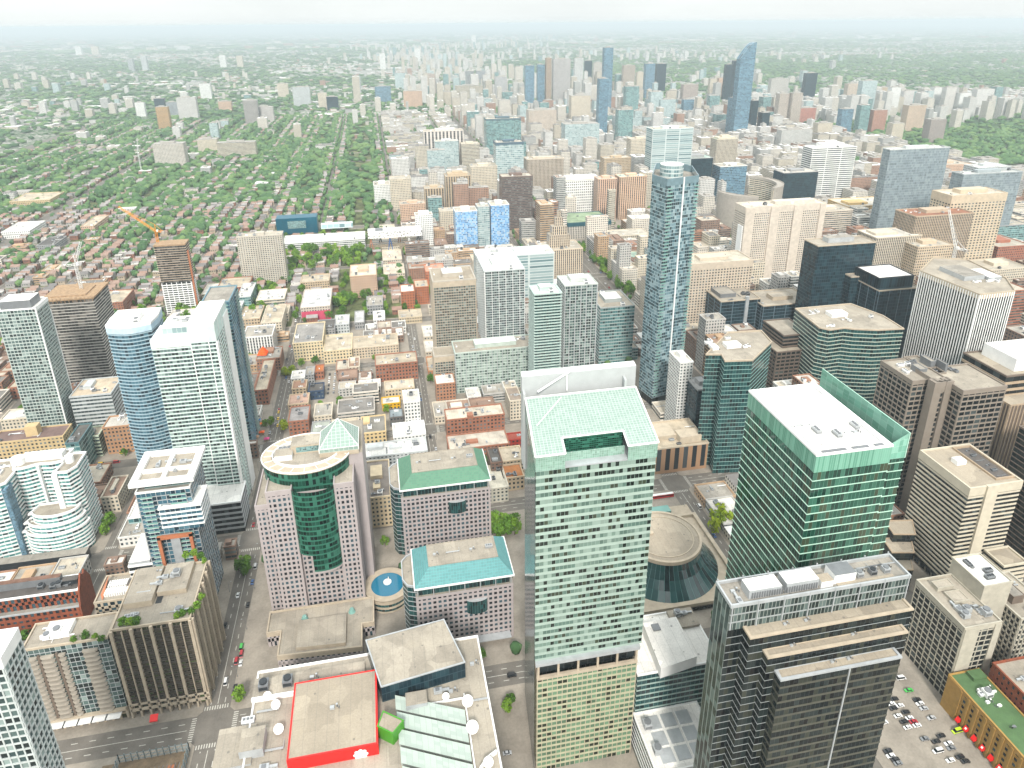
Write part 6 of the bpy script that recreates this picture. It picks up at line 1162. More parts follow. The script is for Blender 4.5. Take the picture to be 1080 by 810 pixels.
for (px, z) in (((-124.3,352.8), 59), ((-120.5,354.4), 59), ((-116.2,351.1), 59), ((-113.6,346.6), 59), ((-116.3,308.5), 59), ((-112.7,309.0), 59), ((-110.0,311.7), 59), ((-108.9,318.2), 59), ((-119.2,307.2), 59), ((-145.0,308.0), 59), ((-141.2,307.3), 59), ((-138.5,307.3), 59), ((-167.6,304.6), 56), ((-162.8,306.0), 56), ((-157.9,304.4), 56), ((-154.2,302.5), 56)): tree(px[0], px[1], R.uniform(4, 5.6), 'green shrub planted on the roof terrace of the garden balcony blocks', 'roof terrace shrubs', z, name='shrub')
ta = (235.0,471.8); b = MB(); b.box(ta[0]-9, ta[1]-14, .15, ta[0]+5, ta[1]+16, 9, 0, mt=1); tag(b.build('planted_terrace', [F_TEAL, LAWN]), 'low glass block with a lawn on its roof beside the chamfered tower', 'terrace block'); fp((ta[0]-9, ta[1]-14, ta[0]+5, ta[1]+16))
la = (-122.4,2279.9); b = MB(); b.face([(la[0]-55, la[1]-130, .3), (la[0]+40, la[1]-130, .3), (la[0]+40, la[1]+110, .3), (la[0]-55, la[1]+110, .3)]); struct('playing_field', b, LAWN)
# ================================================================== cars
GLASSB = plain('car_glass', (.015, .02, .025), .1, spec=.6); TYRE = plain('tyre', (.015, .015, .016), .9); CARP = plain('car_paint', (.5, .5, .5), .3, tint=True, var=.02, spec=.6)
def car_meshes(L, W, H, hood, boot):
    b = MB(); s = [(-L/2, .35), (-L/2, .8), (-L/2+boot*.9, .95), (L/2-hood, .92), (L/2-.1, .72), (L/2, .35)]
    n = len(s)
    for sd in (-1, 1):
        f = [(x, sd*W/2, z) for x, z in s]; b.face(f if sd < 0 else f[::-1])
    for i in range(n): (x0, z0), (x1, z1) = s[i], s[(i+1) % n]; b.face([(x0, -W/2, z0), (x0, W/2, z0), (x1, W/2, z1), (x1, -W/2, z1)])
    xr, xf = -L/2+boot, L/2-hood; b.box(xr+.45, -W*.38, H-.06, xf-.6, W*.38, H)
    g = MB(); B_ = [(xr-.1, -W*.46), (xf+.1, -W*.46), (xf+.1, W*.46), (xr-.1, W*.46)]; T_ = [(xr+.4, -W*.39), (xf-.55, -W*.39), (xf-.55, W*.39), (xr+.4, W*.39)]
    for i in range(4): j = (i+1) % 4; g.face([(*B_[i], .93), (*B_[j], .93), (*T_[j], H-.05), (*T_[i], H-.05)])
    w_ = MB(); 
    for k in range(10): a, c = 2*math.pi*k/10, 2*math.pi*(k+1)/10; w_.face([(math.cos(a)*.33, -.11, math.sin(a)*.33), (math.cos(c)*.33, -.11, math.sin(c)*.33), (math.cos(c)*.33, .11, math.sin(c)*.33), (math.cos(a)*.33, .11, math.sin(a)*.33)])
    w_.face([(math.cos(2*math.pi*k/10)*.33, -.11, math.sin(2*math.pi*k/10)*.33) for k in range(10)]); w_.face([(math.cos(-2*math.pi*k/10)*.33, .11, math.sin(-2*math.pi*k/10)*.33) for k in range(10)])
    return b.mesh('body', [CARP]), g.mesh('window_band', [GLASSB]), w_.mesh('wheel', [TYRE]), L, W
CARS = {'car': car_meshes(4.6, 1.85, 1.45, 1.25, .9), 'van': car_meshes(5.6, 2.0, 2.2, .9, .15), 'taxi': car_meshes(4.8, 1.85, 1.5, 1.2, .95)}
CC = {'white': (.75, .75, .74), 'black': (.02, .02, .022), 'grey': (.2, .21, .22), 'silver': (.45, .46, .47), 'red': (.4, .02, .03), 'blue': (.05, .12, .3), 'green': (.06, .45, .08), 'yellow': (.75, .5, .02), 'lime': (.5, .7, .03)}
def car(x, y, rz, col, where, group, kind='car', z=.01, parts=True):
    bm_, gm, wm, L, W = CARS[kind]
    root = empty('parked_car' if kind == 'car' else kind, f'{col} {kind} {where}', kind, (x, y, z), group); root.rotation_euler.z = rz
    for me, nm in ((bm_, 'body'), (gm, 'window_band')):
        o = bpy.data.objects.new(nm, me); COL.objects.link(o); o.parent = root
        if nm == 'body': o.color = (*CC[col], 1)
    if parts:
        for sx in (-L*.3, L*.3):
            for sy in (-W/2+.1, W/2-.1): o = bpy.data.objects.new('wheel', wm); COL.objects.link(o); o.parent = root; o.location = (sx, sy, .33)
LOT = 'in the car park facing the ochre brick warehouse'
for i, (px, c, k) in enumerate((((267.8,241.7), 'white', 'van'), ((266.5,234.1), 'green', 'taxi'), ((266.9,228.1), 'black', 'car'), ((266.7,225.8), 'white', 'car'), ((266.7,222.9), 'silver', 'car'), ((255.2,231.0), 'black', 'car'), ((251.7,228.8), 'white', 'car'), ((255.4,226.9), 'white', 'car'), ((250.8,226.2), 'black', 'car'), ((255.7,222.9), 'black', 'car'), ((250.2,221.8), 'white', 'car'), ((255.3,219.6), 'white', 'car'), ((250.9,218.3), 'black', 'car'), ((255.8,217.3), 'red', 'car'), ((250.6,215.1), 'white', 'car'), ((256.2,215.1), 'white', 'car'), ((266.6,217.3), 'silver', 'car'), ((254.7,207.9), 'grey', 'car'), ((264.0,207.6), 'black', 'car'), ((259.3,205.5), 'black', 'car'), ((264.7,203.3), 'white', 'car'), ((264.2,200.9), 'grey', 'car'), ((256.5,200.9), 'white', 'van'), ((274.1,208.2), 'lime', 'van'), ((258.9,195.5), 'white', 'car'), ((265.0,196.2), 'black', 'car'), ((265.9,193.6), 'black', 'car'), ((231.7,206.0), 'black', 'car'), ((231.4,203.5), 'white', 'car'), ((232.4,201.3), 'black', 'car'), ((232.5,199.4), 'grey', 'car'), ((240.3,220.0), 'white', 'car'))):
    car(px[0], px[1], R.choice((0, math.pi))+R.uniform(-.06, .06), c, LOT, 'cars in the car park by the ochre warehouse', k, .16)
p0, p1 = (-64.2,644.3), (-20.7,685.5)
for i in range(6):
    for j in range(9):
        if R.random() < .8: car(lerp(p0[0], p1[0], j/8), lerp(p0[1], p1[1], i/5), math.pi/2, R.choice(['white']*5+['silver', 'silver', 'grey', 'black', 'red']), 'in the open lot behind the row of shops', 'cars in the open lot', 'car', .16, False)
p0, p1 = (-108.8,616.2), (-107.0,591.6)
for k in range(3): car(lerp(p0[0], p1[0], k/2), lerp(p0[1], p1[1], k/2), math.pi/2, 'yellow', ('farthest', 'middle', 'nearest')[k]+' of three in line on the street left of the brick corner', 'yellow taxis in line', 'taxi')
for x, wd, y0, y1, n, nm in ((-107, 14, 250, 860, 60, 'street left of the pink tower'), (28, 12, 470, 1200, 56, 'street behind the green hipped roof'), (217, 14, 300, 540, 14, 'street beside the round concert hall'), (303, 30, 860, 1200, 14, 'wide avenue by the courthouse lawn')):
    ys = sorted(R.uniform(y0, y1) for _ in range(n)); last = -99
    for y in ys:
        if y-last < 7: continue
        last = y; lane = R.choice((-1, 1)); x_ = x+lane*wd*R.choice((.14, .4))
        if any(abs(y-e[0]) < e[1] for e in EW) or not free((x_-2, y-3, x_+2, y+3)): continue
        car(x_, y, math.pi/2*lane, R.choice(['white', 'black', 'grey', 'silver', 'black', 'white', 'red', 'blue']), 'on the '+nm, 'cars on the '+nm, R.choice(['car', 'car', 'car', 'van']), parts=y < 500)
for k, px in enumerate(((-163.4,302.6), (-186.2,299.7), (-140.1,309.2))): pass
for (px, c, k, l) in (((-99.3,333.6), 'red', 'van', 'parked beside the garden balcony block'), ((-98.8,326.8), 'white', 'car', 'parked behind the red and green vans'), ((-100.1,338.5), 'green', 'van', 'parked next to the red van by the garden balcony block'), ((-99.3,310.5), 'black', 'car', 'at the corner below the garden balcony block'), ((-246.8,558.4), 'yellow', 'van', 'among food trucks in the lane behind the wavy condominium'), ((-235.1,558.7), 'red', 'van', 'among food trucks in the lane behind the wavy condominium'), ((-234.0,572.8), 'yellow', 'van', 'behind the other food trucks in the lane'), ((-256.7,554.9), 'white', 'car', 'left of the food trucks'), ((-235.9,549.2), 'black', 'car', 'in front of the red food truck'), ((53.9,287.3), 'black', 'van', 'on the street in front of the turquoise roofed hall'), ((42.8,243.3), 'silver', 'car', 'in the dark yard left of the mint tower')): car(px[0], px[1], R.choice((0, math.pi/2)) if 'food' in l else math.pi/2 if px[0] < -90 else 0, c, l, None, k)
b = MB(); b.tube((0, 0, 0), (0, 0, 8), .09, n=6); b.cyl((0, 0), .2, 0, .8, n=8); LP_ = b.mesh('post', [MGREY]); b = MB(); b.tube((0, 0, 8), (1.8, 0, 8.5), .06, n=5); LA_ = b.mesh('arm', [MGREY]); b = MB(); b.box(1.5, -.16, 8.4, 2.3, .16, 8.56); LH_ = b.mesh('lamp_head', [LGREY])
for x, wd, y0, y1, nm in ((-107, 14, 250, 640, 'street left of the pink tower'), (28, 12, 470, 700, 'street behind the green hipped roof'), (217, 14, 300, 540, 'street beside the round concert hall')):
    for sd in (-1, 1):
        for y in range(y0, y1, 34):
            if any(abs(y-e[0]) < e[1]*.7 for e in EW): continue
            lx_ = x+sd*(wd/2+.8); root = empty('street_lamp', 'grey street lamp with a bent arm on the '+nm, 'street lamp', (lx_, y, .15), 'street lamps on the '+nm); root.rotation_euler.z = 0 if sd < 0 else math.pi
            for nm_, me in (('post', LP_), ('arm', LA_), ('lamp_head', LH_)): o = bpy.data.objects.new(nm_, me); COL.objects.link(o); o.parent = root
def streetcar(px, label):
    x, y = px; root = empty('streetcar', label, 'streetcar', (x, y, .01), 'streetcars on the cross street'); b = MB(); b.box(x-11, y-1.25, .4, x+11, y+1.25, 1.6, bottom=True); b.box(x-11, y-1.25, 2.6, x+11, y+1.25, 3.1); b.build('body', [plain('tram_red', (.45, .03, .03), .4)], root)
    b = MB(); b.box(x-10.95, y-1.2, 1.6, x+10.95, y+1.2, 2.6); b.build('window_band', [GLASSB], root); b = MB(); b.box(x-10.6, y-1.1, 3.1, x+10.6, y+1.1, 3.35); b.box(x-3, y-.7, 3.35, x+1, y+.7, 3.7); b.build('roof', [WHITE], root)
    for k in (-8, -1, 8): b = MB(); b.box(x+k-1.2, y-1.1, 0, x+k+1.2, y+1.1, .4); b.build('bogie', [DARK], root)
streetcar((240.9,421.4), 'red and white streetcar crossing the junction, right one'); streetcar((197.7,420.7), 'red and white streetcar left of the junction behind the mint tower')
# ================================================================== cranes, building site, awnings
def lattice(b, p, q, w_, m=0, n=8):
    p, q = Vector(p), Vector(q); d = (q-p); L = d.length; d = d/L; a = d.cross(Vector((0, 0, 1))); a = a.normalized() if a.length > .05 else Vector((1, 0, 0)); c = d.cross(a)
    C4 = [a*w_+c*w_, a*w_-c*w_, -a*w_-c*w_, -a*w_+c*w_]
    for e in C4: b.tube(p+e, q+e, w_*.22, m, 4)
    for k in range(n):
        s0, s1 = p+d*L*k/n, p+d*L*(k+1)/n
        for i in range(4): b.tube(s0+C4[i], s1+C4[(i+1) % 4], w_*.13, m, 3)
def crane(label, base, ztop, tip, mat, back=10):
    root = empty('tower_crane', label, 'tower crane', base); x, y, z = base
    b = MB(); lattice(b, (x, y, z), (x, y, ztop), 1.1, n=10); b.build('mast', [mat], root)
    b = MB(); lattice(b, (x, y, ztop), tip, .9, n=12); b.build('jib', [mat], root)
    d = Vector((x-tip[0], y-tip[1], 0)).normalized(); e = Vector((x, y, ztop))+d*back
    b = MB(); lattice(b, (x, y, ztop), tuple(e), .8, n=4); b.tube((x, y, ztop), (x, y, ztop+9), .4); b.tube((x, y, ztop+9), tip, .15); b.tube((x, y, ztop+9), tuple(e), .2); b.build('counter_jib', [mat], root)
    b = MB(); b.box(e.x-1.6, e.y-1.6, ztop-2.5, e.x+1.6, e.y+1.6, ztop+.8); b.build('counterweight', [CONC], root); b = MB(); b.box(x+1.1, y-1.6, ztop-.5, x+3, y+.6, ztop+2); b.build('cab', [WHITE], root)
CRW = plain('crane_white', (.7, .7, .68), .5); CRO = plain('crane_orange', (.65, .27, .03), .5)
t1 = (-288.2,724.8); crane('white luffing crane standing on the unfinished concrete tower', (CT1[0], CT1[1], 101), 128, (t1[0], t1[1], 150), CRW)
t1 = (-315.6,924.0); crane('orange luffing crane beside the slim tower under construction', (CT2[0]-4, CT2[1]+4, 60), 108, (t1[0], t1[1], 138), CRO)
t1 = (618.5,647.0); t0 = (627.3,635.4); crane('white crane in front of the tan diagonal ribbed block', (t0[0], t0[1], 84), 108, (t1[0], t1[1], 150), CRW)
t0 = (-574.5,1887.6); crane('thin white crane in the western district beside the square clinic', (t0[0], t0[1], 0), 54, (t0[0]+8, t0[1]-10, 92), CRW, 12)
root = empty('building_site', 'open building site with steel shoring frames at the bottom left street corner', 'building site', (-132, 272, 0))
x0, x1, y0, y1 = -157, -116, 236, 277
b = MB(); b.box(x0, y0, .15, x1, y1, .5); b.build('earth_floor', [DIRT], root); SH = plain('shoring_steel', (.28, .33, .34), .6, .3)
for (xa, ya, xb, yb) in ((x0+8, y1, x1, y1), (x1, y0, x1, y1), (x0+8, y0, x0+8, y1)):
    b = MB(); L = math.hypot(xb-xa, yb-ya); nb = int(L/3)
    for k in range(nb+1): xx, yy = lerp(xa, xb, k/nb), lerp(ya, yb, k/nb); b.box(xx-.2, yy-.2, 0, xx+.2, yy+.2, 6.5)
    for z_ in (1.5, 3.5, 5.5): b.tube((xa, ya, z_), (xb, yb, z_), .18, n=4)
    for k in range(nb): b.tube((lerp(xa, xb, k/nb), lerp(ya, yb, k/nb), 1.5), (lerp(xa, xb, (k+1)/nb), lerp(ya, yb, (k+1)/nb), 5.5), .1, n=4)
    b.build('shoring_frame', [SH], root)
for k in range(16): b = MB(); xx = x0+10+k*1.9; b.tube((xx, y0+4, 3.2), (xx+2, y1-8, 3.6), .2, n=4); b.tube((xx, y0+6, 0), (xx, y0+6, 3.2), .16, n=4); b.build('cross_beam', [MGREY], root)
b = MB(); b.box(x0+9, y0+5, 2.6, x1-12, y0+30, 2.9); b.build('floor_deck', [DIRT], root); b = MB(); b.box(x1-8, y1-14, .5, x1-5, y1-8, 2.8); b.build('site_cabin', [ORANGE], root)
za = (-137.6,298.7); b = MB(); b.face([(za[0]-2, za[1], 4.6), (za[0]+2, za[1], 4.6), (za[0]+2, za[1]-3, 3.2), (za[0]-2, za[1]-3, 3.2)][::-1]); b.box(za[0]-2, za[1]-3, 2.5, za[0]+2, za[1]-2.9, 3.2); tag(b.build('awning', [RED]), 'red entrance awning at the foot of the garden balcony block', 'awning')
ga = (-129.9,610.3); b = MB(); 
for k in range(6): a0, a1 = k/6*math.pi, (k+1)/6*math.pi; b.face([(ga[0]-6*math.cos(a0), ga[1]-7, 2+4.5*math.sin(a0)), (ga[0]-6*math.cos(a1), ga[1]-7, 2+4.5*math.sin(a1)), (ga[0]-6*math.cos(a1), ga[1]+7, 2+4.5*math.sin(a1)), (ga[0]-6*math.cos(a0), ga[1]+7, 2+4.5*math.sin(a0))])
b.face([(ga[0]-6*math.cos(k/6*math.pi), ga[1]-7, 2+4.5*math.sin(k/6*math.pi)) for k in range(7)][::-1])
for s_ in (-6, 6): b.box(ga[0]+s_-.1, ga[1]-7, 0, ga[0]+s_+.1, ga[1]+7, 2)
tag(b.build('tarpaulin_tent', [plain('tarp_green', (.02, .4, .2), .6)]), 'bright green vaulted tent beside the street, left of the yellow taxis', 'tent')
for k, (px, c, n_) in enumerate((((-120.4,594.5), (.8, .2, .03), 'orange'), ((-125.7,602.4), (.05, .2, .5), 'blue'), ((-127.5,591.0), (.7, .7, .7), 'white'), ((-113.7,567.2), (.6, .1, .25), 'pink'), ((-119.3,579.4), (.75, .15, .05), 'red'), ((-123.3,572.3), (.5, .3, .2), 'tan'))):
    root = empty('market_stall', f'{n_} roofed market stall on the corner below the green tent', 'stall', (*px, .15), 'market stalls'); x, y = px
    b = MB(); P = rect((x-2.4, y-2, x+2.4, y+2))
    for i in range(4): b.face([(*P[i], 2.6), (*P[(i+1) % 4], 2.6), (x, y, 3.9)])
    b.build('canopy', [plain('canopy_'+n_, c, .7)], root); b = MB()
    for q in P: b.box(q[0]-.06, q[1]-.06, .15, q[0]+.06, q[1]+.06, 2.6)
    b.build('post', [LGREY], root); b = MB(); b.box(x-1.8, y-1.2, .15, x+1.8, y+1.2, 1.1); b.build('counter', [TAN], root)
# ================================================================== everything else, block by block
bpy.context.view_layer.update(); DGR = bpy.context.evaluated_depsgraph_get(); EYE = cam.matrix_world.translation.copy()
def seen(x, y, z, tol=6):
    v = Vector((x, y, z)); d = v-EYE; L = d.length; d /= L; zc = d.dot(CF_)
    px, py = .5+24.583/36*d.dot(CR_)/zc, .5+.08907*1080/810+(-(24.583/36)*d.dot(CU_)/zc)*1080/810-.08907*1080/810*2
    if not (-.02 < px < 1.02): return False
    h = sc.ray_cast(DGR, EYE, d, distance=L-tol); return not h[0]
LAND = [((-50, 372), 'the pyramid topped pink tower'), ((30, 412), 'the green hipped roof'), ((30, 330), 'the turquoise hipped roof'), ((-135, 475), 'the white banded tower'), ((-300, 690), 'the unfinished concrete tower'), ((-205, 545), 'the bowed blue tower'), ((-170, 990), 'the beige slab'), ((-60, 1290), 'the blue museum box'), ((30, 1180), 'the stilted white box'), ((70, 690), 'the beige concrete tower'), ((125, 735), 'the pale glass balcony tower'), ((150, 590), 'the green banded tower'), ((270, 615), 'the slender glass skyscraper'), ((200, 650), 'the grey stepped block'), ((200, 960), 'the blue checkered towers'), ((310, 1100), 'the beacon tower'), ((360, 690), 'the beige hotel block'), ((500, 800), 'the broad beige slab hotel'), ((430, 1130), 'the curved city hall'), ((-260, 800), 'the slim unfinished tower'), ((80, 600), 'the brick warehouse'), ((-20, 640), 'the open car lot'), ((-70, 800), 'the pink fronted theatre'), ((20, 900), 'the brick apartments'), ((330, 960), 'the courthouse lawn'), ((260, 1400), 'the tan hospital blocks'), ((330, 1650), 'the white framed hospital'), ((560, 1500), 'the peach hotel pair'), ((700, 1300), 'the white banded office tower'), ((700, 1050), 'the grey blue tower')]
def where(x, y, skip=0):
    L = sorted(LAND, key=lambda q: (q[0][0]-x)**2+(q[0][1]-y)**2)[skip]; dx, dy = x-L[0][0], y-L[0][1]
    far_ = math.hypot(dx, dy) > 110
    return ('well ' if far_ else 'just ')+(('right of' if dx > 0 else 'left of') if abs(dx) > abs(dy) else ('behind' if dy > 0 else 'in front of'))+' '+L[1]
PALW = [((.56, .51, .43), 'beige'), ((.63, .59, .53), 'cream'), ((.46, .45, .43), 'grey'), ((.28, .17, .125), 'brick'), ((.42, .31, .22), 'tan'), ((.68, .67, .64), 'white'), ((.22, .16, .13), 'brown')]
PALR = [((.50, .46, .40), 'tan'), ((.38, .36, .33), 'grey'), ((.66, .64, .61), 'pale'), ((.20, .19, .18), 'dark'), ((.30, .22, .18), 'rusty')]
USED = set(); NLOW = [0]; MASS = MB(); MM = [F_GRID, RF_TAN, RF_GREY, RF_WHITE]
mass_mats = []
for c, n_ in (((.6, .55, .46), 'beige'), ((.68, .64, .57), 'cream'), ((.5, .5, .48), 'grey'), ((.42, .27, .2), 'brick'), ((.7, .69, .66), 'white')): mass_mats.append(fac('mass_'+n_, [(.5, (.03, .04, .045)), (.5, (.1, .12, .13))], wall=c, wu=.5, wv=.5, run=1, bump=0))
mass_mats += [RFAR, RFARW, plain('far_roof_dark', (.22, .21, .2), .9), F_TEAL, F_PALE]
def lowcand(r, z):
    cx, cy_ = (r[0]+r[2])/2, (r[1]+r[3])/2; (wc, wn), (rc, rn) = R.choice(PALW), R.choice(PALR)
    vis = NLOW[0] < 205 and cy_ < 1750 and any(seen(x, y, z+.6) for x, y in ((cx, cy_), (r[0]+1, r[1]+1), (r[2]-1, r[1]+1)))
    fp(r, .3)
    if not vis:
        k = R.choice((0, 1, 2, 3, 4, 0, 1, 4, 1, 0)); rm = R.choice((5, 5, 6, 7))
        if z > 40 and R.random() < .25: k = R.choice((8, 9, 9))
        MASS.prism(rect(r), 0, z, k, rm, bay=3.2, fh=3.4)
        if z > 14: MASS.box(lerp(r[0], r[2], .3), lerp(r[1], r[3], .3), z, lerp(r[0], r[2], .65), lerp(r[1], r[3], .7), z+3, 5, bottom=False)
        return
    NLOW[0] += 1; n = max(1, round(z/3.5)); num = ('', 'one', 'two', 'three', 'four', 'five', 'six', 'seven')[n] if n < 8 else str(n)
    for sk in range(9):
        l = f'{wn} {num} storey block, {rn} roof, {where(cx, cy_, sk)}'
        if l not in USED: break
    USED.add(l)
    T('low_rise_building', l, 'low building', r, z, R.choice((F_GRID, F_GRID, F_BAND)), wc, rc, bay=3.2, fh=3.5, foot=False, pent=[(R.uniform(.1, .4), R.uniform(.2, .5), R.uniform(.55, .8), R.uniform(.65, .9), R.uniform(1.5, 3))] if R.random() < .6 else [], group='low blocks between the landmarks')
HOUSE = []; YTREE = []
def green(x, y): return is_green(x, y)
BL = []
for i in range(len(NS)-1):
    for j in range(2, len(EW)-1): BL.append((NS[i][0]+NS[i][1]/2, EW[j][0]+EW[j][1]/2, NS[i+1][0]-NS[i+1][1]/2, EW[j+1][0]-EW[j+1][1]/2))
BL.sort(key=lambda r: r[1])
PARKS = (((482.0,3046.9), 130, 300), ((246.7,3004.2), 110, 130), ((1215.1,1586.6), 110, 45), ((532.9,1218.7), 40, 50))
dens2 = lambda x, y: max(-1, min(1, math.sin(x*.017+y*.006)*.6+math.sin(y*.013-x*.005+2)*.6+(y-1500)/1600))
for (x0, y0, x1, y1) in BL:
    cx, cy_ = (x0+x1)/2, (y0+y1)/2
    if green(cx, cy_):
        if R.random() < (.5 if -700 < x0 < -560 else .2):                  # schools, churches, shops on a corner
            for _ in range(2):
                w_, d_ = R.uniform(16, 36), R.uniform(14, 30); xa = R.uniform(x0+2, max(x0+3, x1-w_-2)); ya = R.uniform(y0+2, max(y0+3, y1-d_-2)); r = (xa, ya, min(xa+w_, x1-1), min(ya+d_, y1-1))
                if free(r): lowcand(r, R.choice((8, 10, 12, 15)))
        for side, xs in ((1, x0+8), (-1, x1-8))+(((1, x0+29), (-1, x1-29)) if x1-x0 > 66 and y0 < 1450 else ()):
            y = y0+6
            while y < y1-8:
                wd = R.uniform(6.5, 9); r = (xs-6, y, xs+6, y+wd-1)
                cl = dens2(xs, y)
                if R.random() < .86 and free(r): HOUSE.append((xs+side*R.uniform(-1, 2), y+wd/2, wd-.8, R.uniform(9, 13), R.uniform(5.5, 8)))
                if R.random() < .34+.3*cl: YTREE.append((xs-side*9, y+R.uniform(0, 5), R.uniform(7, 13)))
                if R.random() < .55+.5*cl+(.35 if y > 1500 else 0): YTREE.append((xs+side*R.uniform(11, 22), y+R.uniform(0, 6), R.uniform(6, 13)))
                if cl+(.4 if y > 1500 else 0) > .3 and R.random() < cl*.6+(.3 if y > 1500 else 0): YTREE.append((xs+side*R.uniform(2, 20), y+R.uniform(0, 6), R.uniform(12, 19)))
                y += wd
        continue
    if x0 < -640 and y0 < 560: continue
    ctr = cx > 28 and cy_ > 950; dn = cx > 303 and cy_ < 1000
    y = y0+2
    while y < y1-9:
        d = R.uniform(14, 30) if not ctr else R.uniform(18, 40); d = min(d, y1-1-y); x = x0+2
        while x < x1-8:
            w_ = R.uniform(11, 26) if not ctr else R.uniform(16, 42); w_ = min(w_, x1-1-x); r = (x, y, x+w_, y+d-R.uniform(.6, 3))
            if any(((x-q[0][0])/q[1])**2+((y-q[0][1])/q[2])**2 < 1 for q in PARKS):
                YTREE.append((x+R.uniform(0, 6), y+R.uniform(0, 6), R.uniform(10, 16))); YTREE.append((x+R.uniform(6, 14), y+R.uniform(0, 12), R.uniform(10, 16))); x += 13; continue
            if free(r) and R.random() < .9 and not (-150 < x < 215 and y < 300) and not (-101 < x < 30 and y < 440) and not (120 < cx < 217 and 301 < y < 430):
                z = R.choice((7, 8, 9, 11, 12, 14)); 
                if ctr: z = R.choice((9, 12, 16, 20, 26, 34, 44)) if R.random() < .86 else R.uniform(45, 85)
                if dn: z = R.choice((18, 30, 45, 60))
                if cx > 28 and 820 < y < 1270 and cx < 217: z = min(z, R.choice((9, 12, 18, 28)))
                if cx > 650 and cy_ < 2200: z = min(z, 40)
                if cx < 300 and cy_ > 1850: z = min(z, 22)
                if cx < 300 and cy_ > 1850 and R.random() < .5:
                    for _ in range(3): YTREE.append((x+R.uniform(2, w_), y+R.uniform(2, d), R.uniform(9, 14)))
                    x += w_; continue
                lowcand(r, z)
            elif R.random() < .5 and free((x, y, x+4, y+4)): YTREE.append((x+3, y+3, R.uniform(6, 10)))
            x += w_+R.choice((.4, .4, 3))
        y += d
for (r, k) in ((b_, 0) for b_ in BL if b_[0] > 20 and b_[1] > 800):
    for y in range(int(r[1]), int(r[3]), 13):
        if R.random() < .4: YTREE.append((r[0]+2, y, R.uniform(6, 10)))
# houses
HM = [plain('house_brick', (.27, .14, .10), .9, var=.2), plain('house_tan', (.45, .38, .3), .9), plain('house_grey', (.4, .39, .37), .9), plain('shingle_grey', (.36, .34, .33), .95, var=.2), plain('shingle_brown', (.34, .25, .21), .95, var=.2), plain('shingle_dark', (.2, .19, .185), .95, var=.2), plain('flat_roof_pale', (.6, .57, .53), .95), plain('house_window', (.05, .06, .07), .3), plain('shingle_red', (.33, .23, .19), .95, var=.2)]
HN = ('brick', 'tan', 'grey', 'grey', 'brown', 'dark', 'pale flat', '', 'reddish')
def house(b, x, y, w_, L, h, wm, rm):
    x0, x1, y0, y1 = x-L/2, x+L/2, y-w_/2, y+w_/2; P = rect((x0, y0, x1, y1)); b.prism(P, 0, h, wm, top=False)
    if rm == 6: b.box(x0-.2, y0-.2, h, x1+.2, y1+.2, h+.5, 6); b.box(x0+2, y0+1.5, h+.5, x0+4, y0+3, h+1.5, 2, bottom=False)
    else:
        ym = y; e = .5; rh = w_*.42
        b.face([(x0-e, y0-e, h-.1), (x1+e, y0-e, h-.1), (x1+e, ym, h+rh), (x0-e, ym, h+rh)], rm); b.face([(x1+e, y1+e, h-.1), (x0-e, y1+e, h-.1), (x0-e, ym, h+rh), (x1+e, ym, h+rh)], rm)
        b.face([(x0, y0, h), (x0, ym, h+rh), (x0, y1, h)][::-1], wm); b.face([(x1, y0, h), (x1, y1, h), (x1, ym, h+rh)], wm); b.box(x0+1.5, ym+.6, h, x0+2.3, ym+1.3, h+rh+.9, 0, bottom=False)
    for s_, yy in ((-1, y0-.03), (1, y1+.03)):
        for k in range(3): xx = x0+1.5+k*(L-3)/3; q = [(xx, yy, h*.55), (xx+1.3, yy, h*.55), (xx+1.3, yy, h*.8), (xx, yy, h*.8)]; b.face(q if s_ < 0 else q[::-1], 7)
HMASS = MB(); nh = 0; HOUSE.sort(key=lambda t: t[0]**2+t[1]**2); SECT = lambda x: 'beside the wide western avenue' if x < -500 else 'in the middle leafy streets' if x < -250 else 'in the streets near the art gallery'
for (x, y, w_, L, h) in HOUSE:
    wm, rm = R.randrange(3), R.choice((3, 4, 5, 8, 6, 4, 3, 5) if y < 1500 else (3, 4, 5, 3, 6))
    if nh < 240 and seen(x, y, h+4, 9):
        nh += 1; b = MB(); house(b, x, y, w_, L, h, wm, rm); tag(b.build('house', HM, org=(x, y, 0)), f'small {HN[wm]} house with a {HN[rm]} roof {SECT(x)}', 'house', 'houses of the leafy western streets')
    else: house(HMASS, x, y, w_, L, h, wm, rm)
tag(HMASS.build('rows_of_houses', HM, org=(0, 0, 0)), 'rows of small houses filling the leafy western streets', 'houses', kind='stuff')
# suburbs: far buildings and canopy
FAR = MASS
def dens(x, y): return math.sin(x*.0011+1.3)*math.cos(y*.0009+.4)+.6*math.sin(x*.0031+y*.0023)+.4*math.sin(y*.0047-x*.0019)
def infr(x, y, m=1.08): zc = x*CF_[0]+y*CF_[1]+345*.36; return zc > 0 and abs((x*CR_[0]+y*CR_[1])/zc)*24.583/36*2 < m
valley = lambda x, y: 950 < x and 3300 < y < 7000 and x > (y-3300)*-.2+900
n = 0
while n < 5200:
    y = 2900+R.random()**1.7*13000; x = R.uniform(-.72, 1.15)*y
    if not infr(x, y) or (valley(x, y) and R.random() < .93): continue
    if dens(x, y) < R.uniform(-.9, .9): continue
    n += 1; s_ = R.uniform(9, 22)*(1+y/9000); z = R.choice((6, 7, 8, 9, 10)); 
    if R.random() < .06: s_ *= 2.5
    if R.random() < .03 and y < 9000: z = R.uniform(20, 50); s_ *= .8
    MASS.prism(rect((x-s_/2, y-s_*R.uniform(.3, .6), x+s_/2, y+s_*.5)), 0, z, R.randrange(5), R.choice((5, 6, 6, 7)), bay=4, fh=3.5)
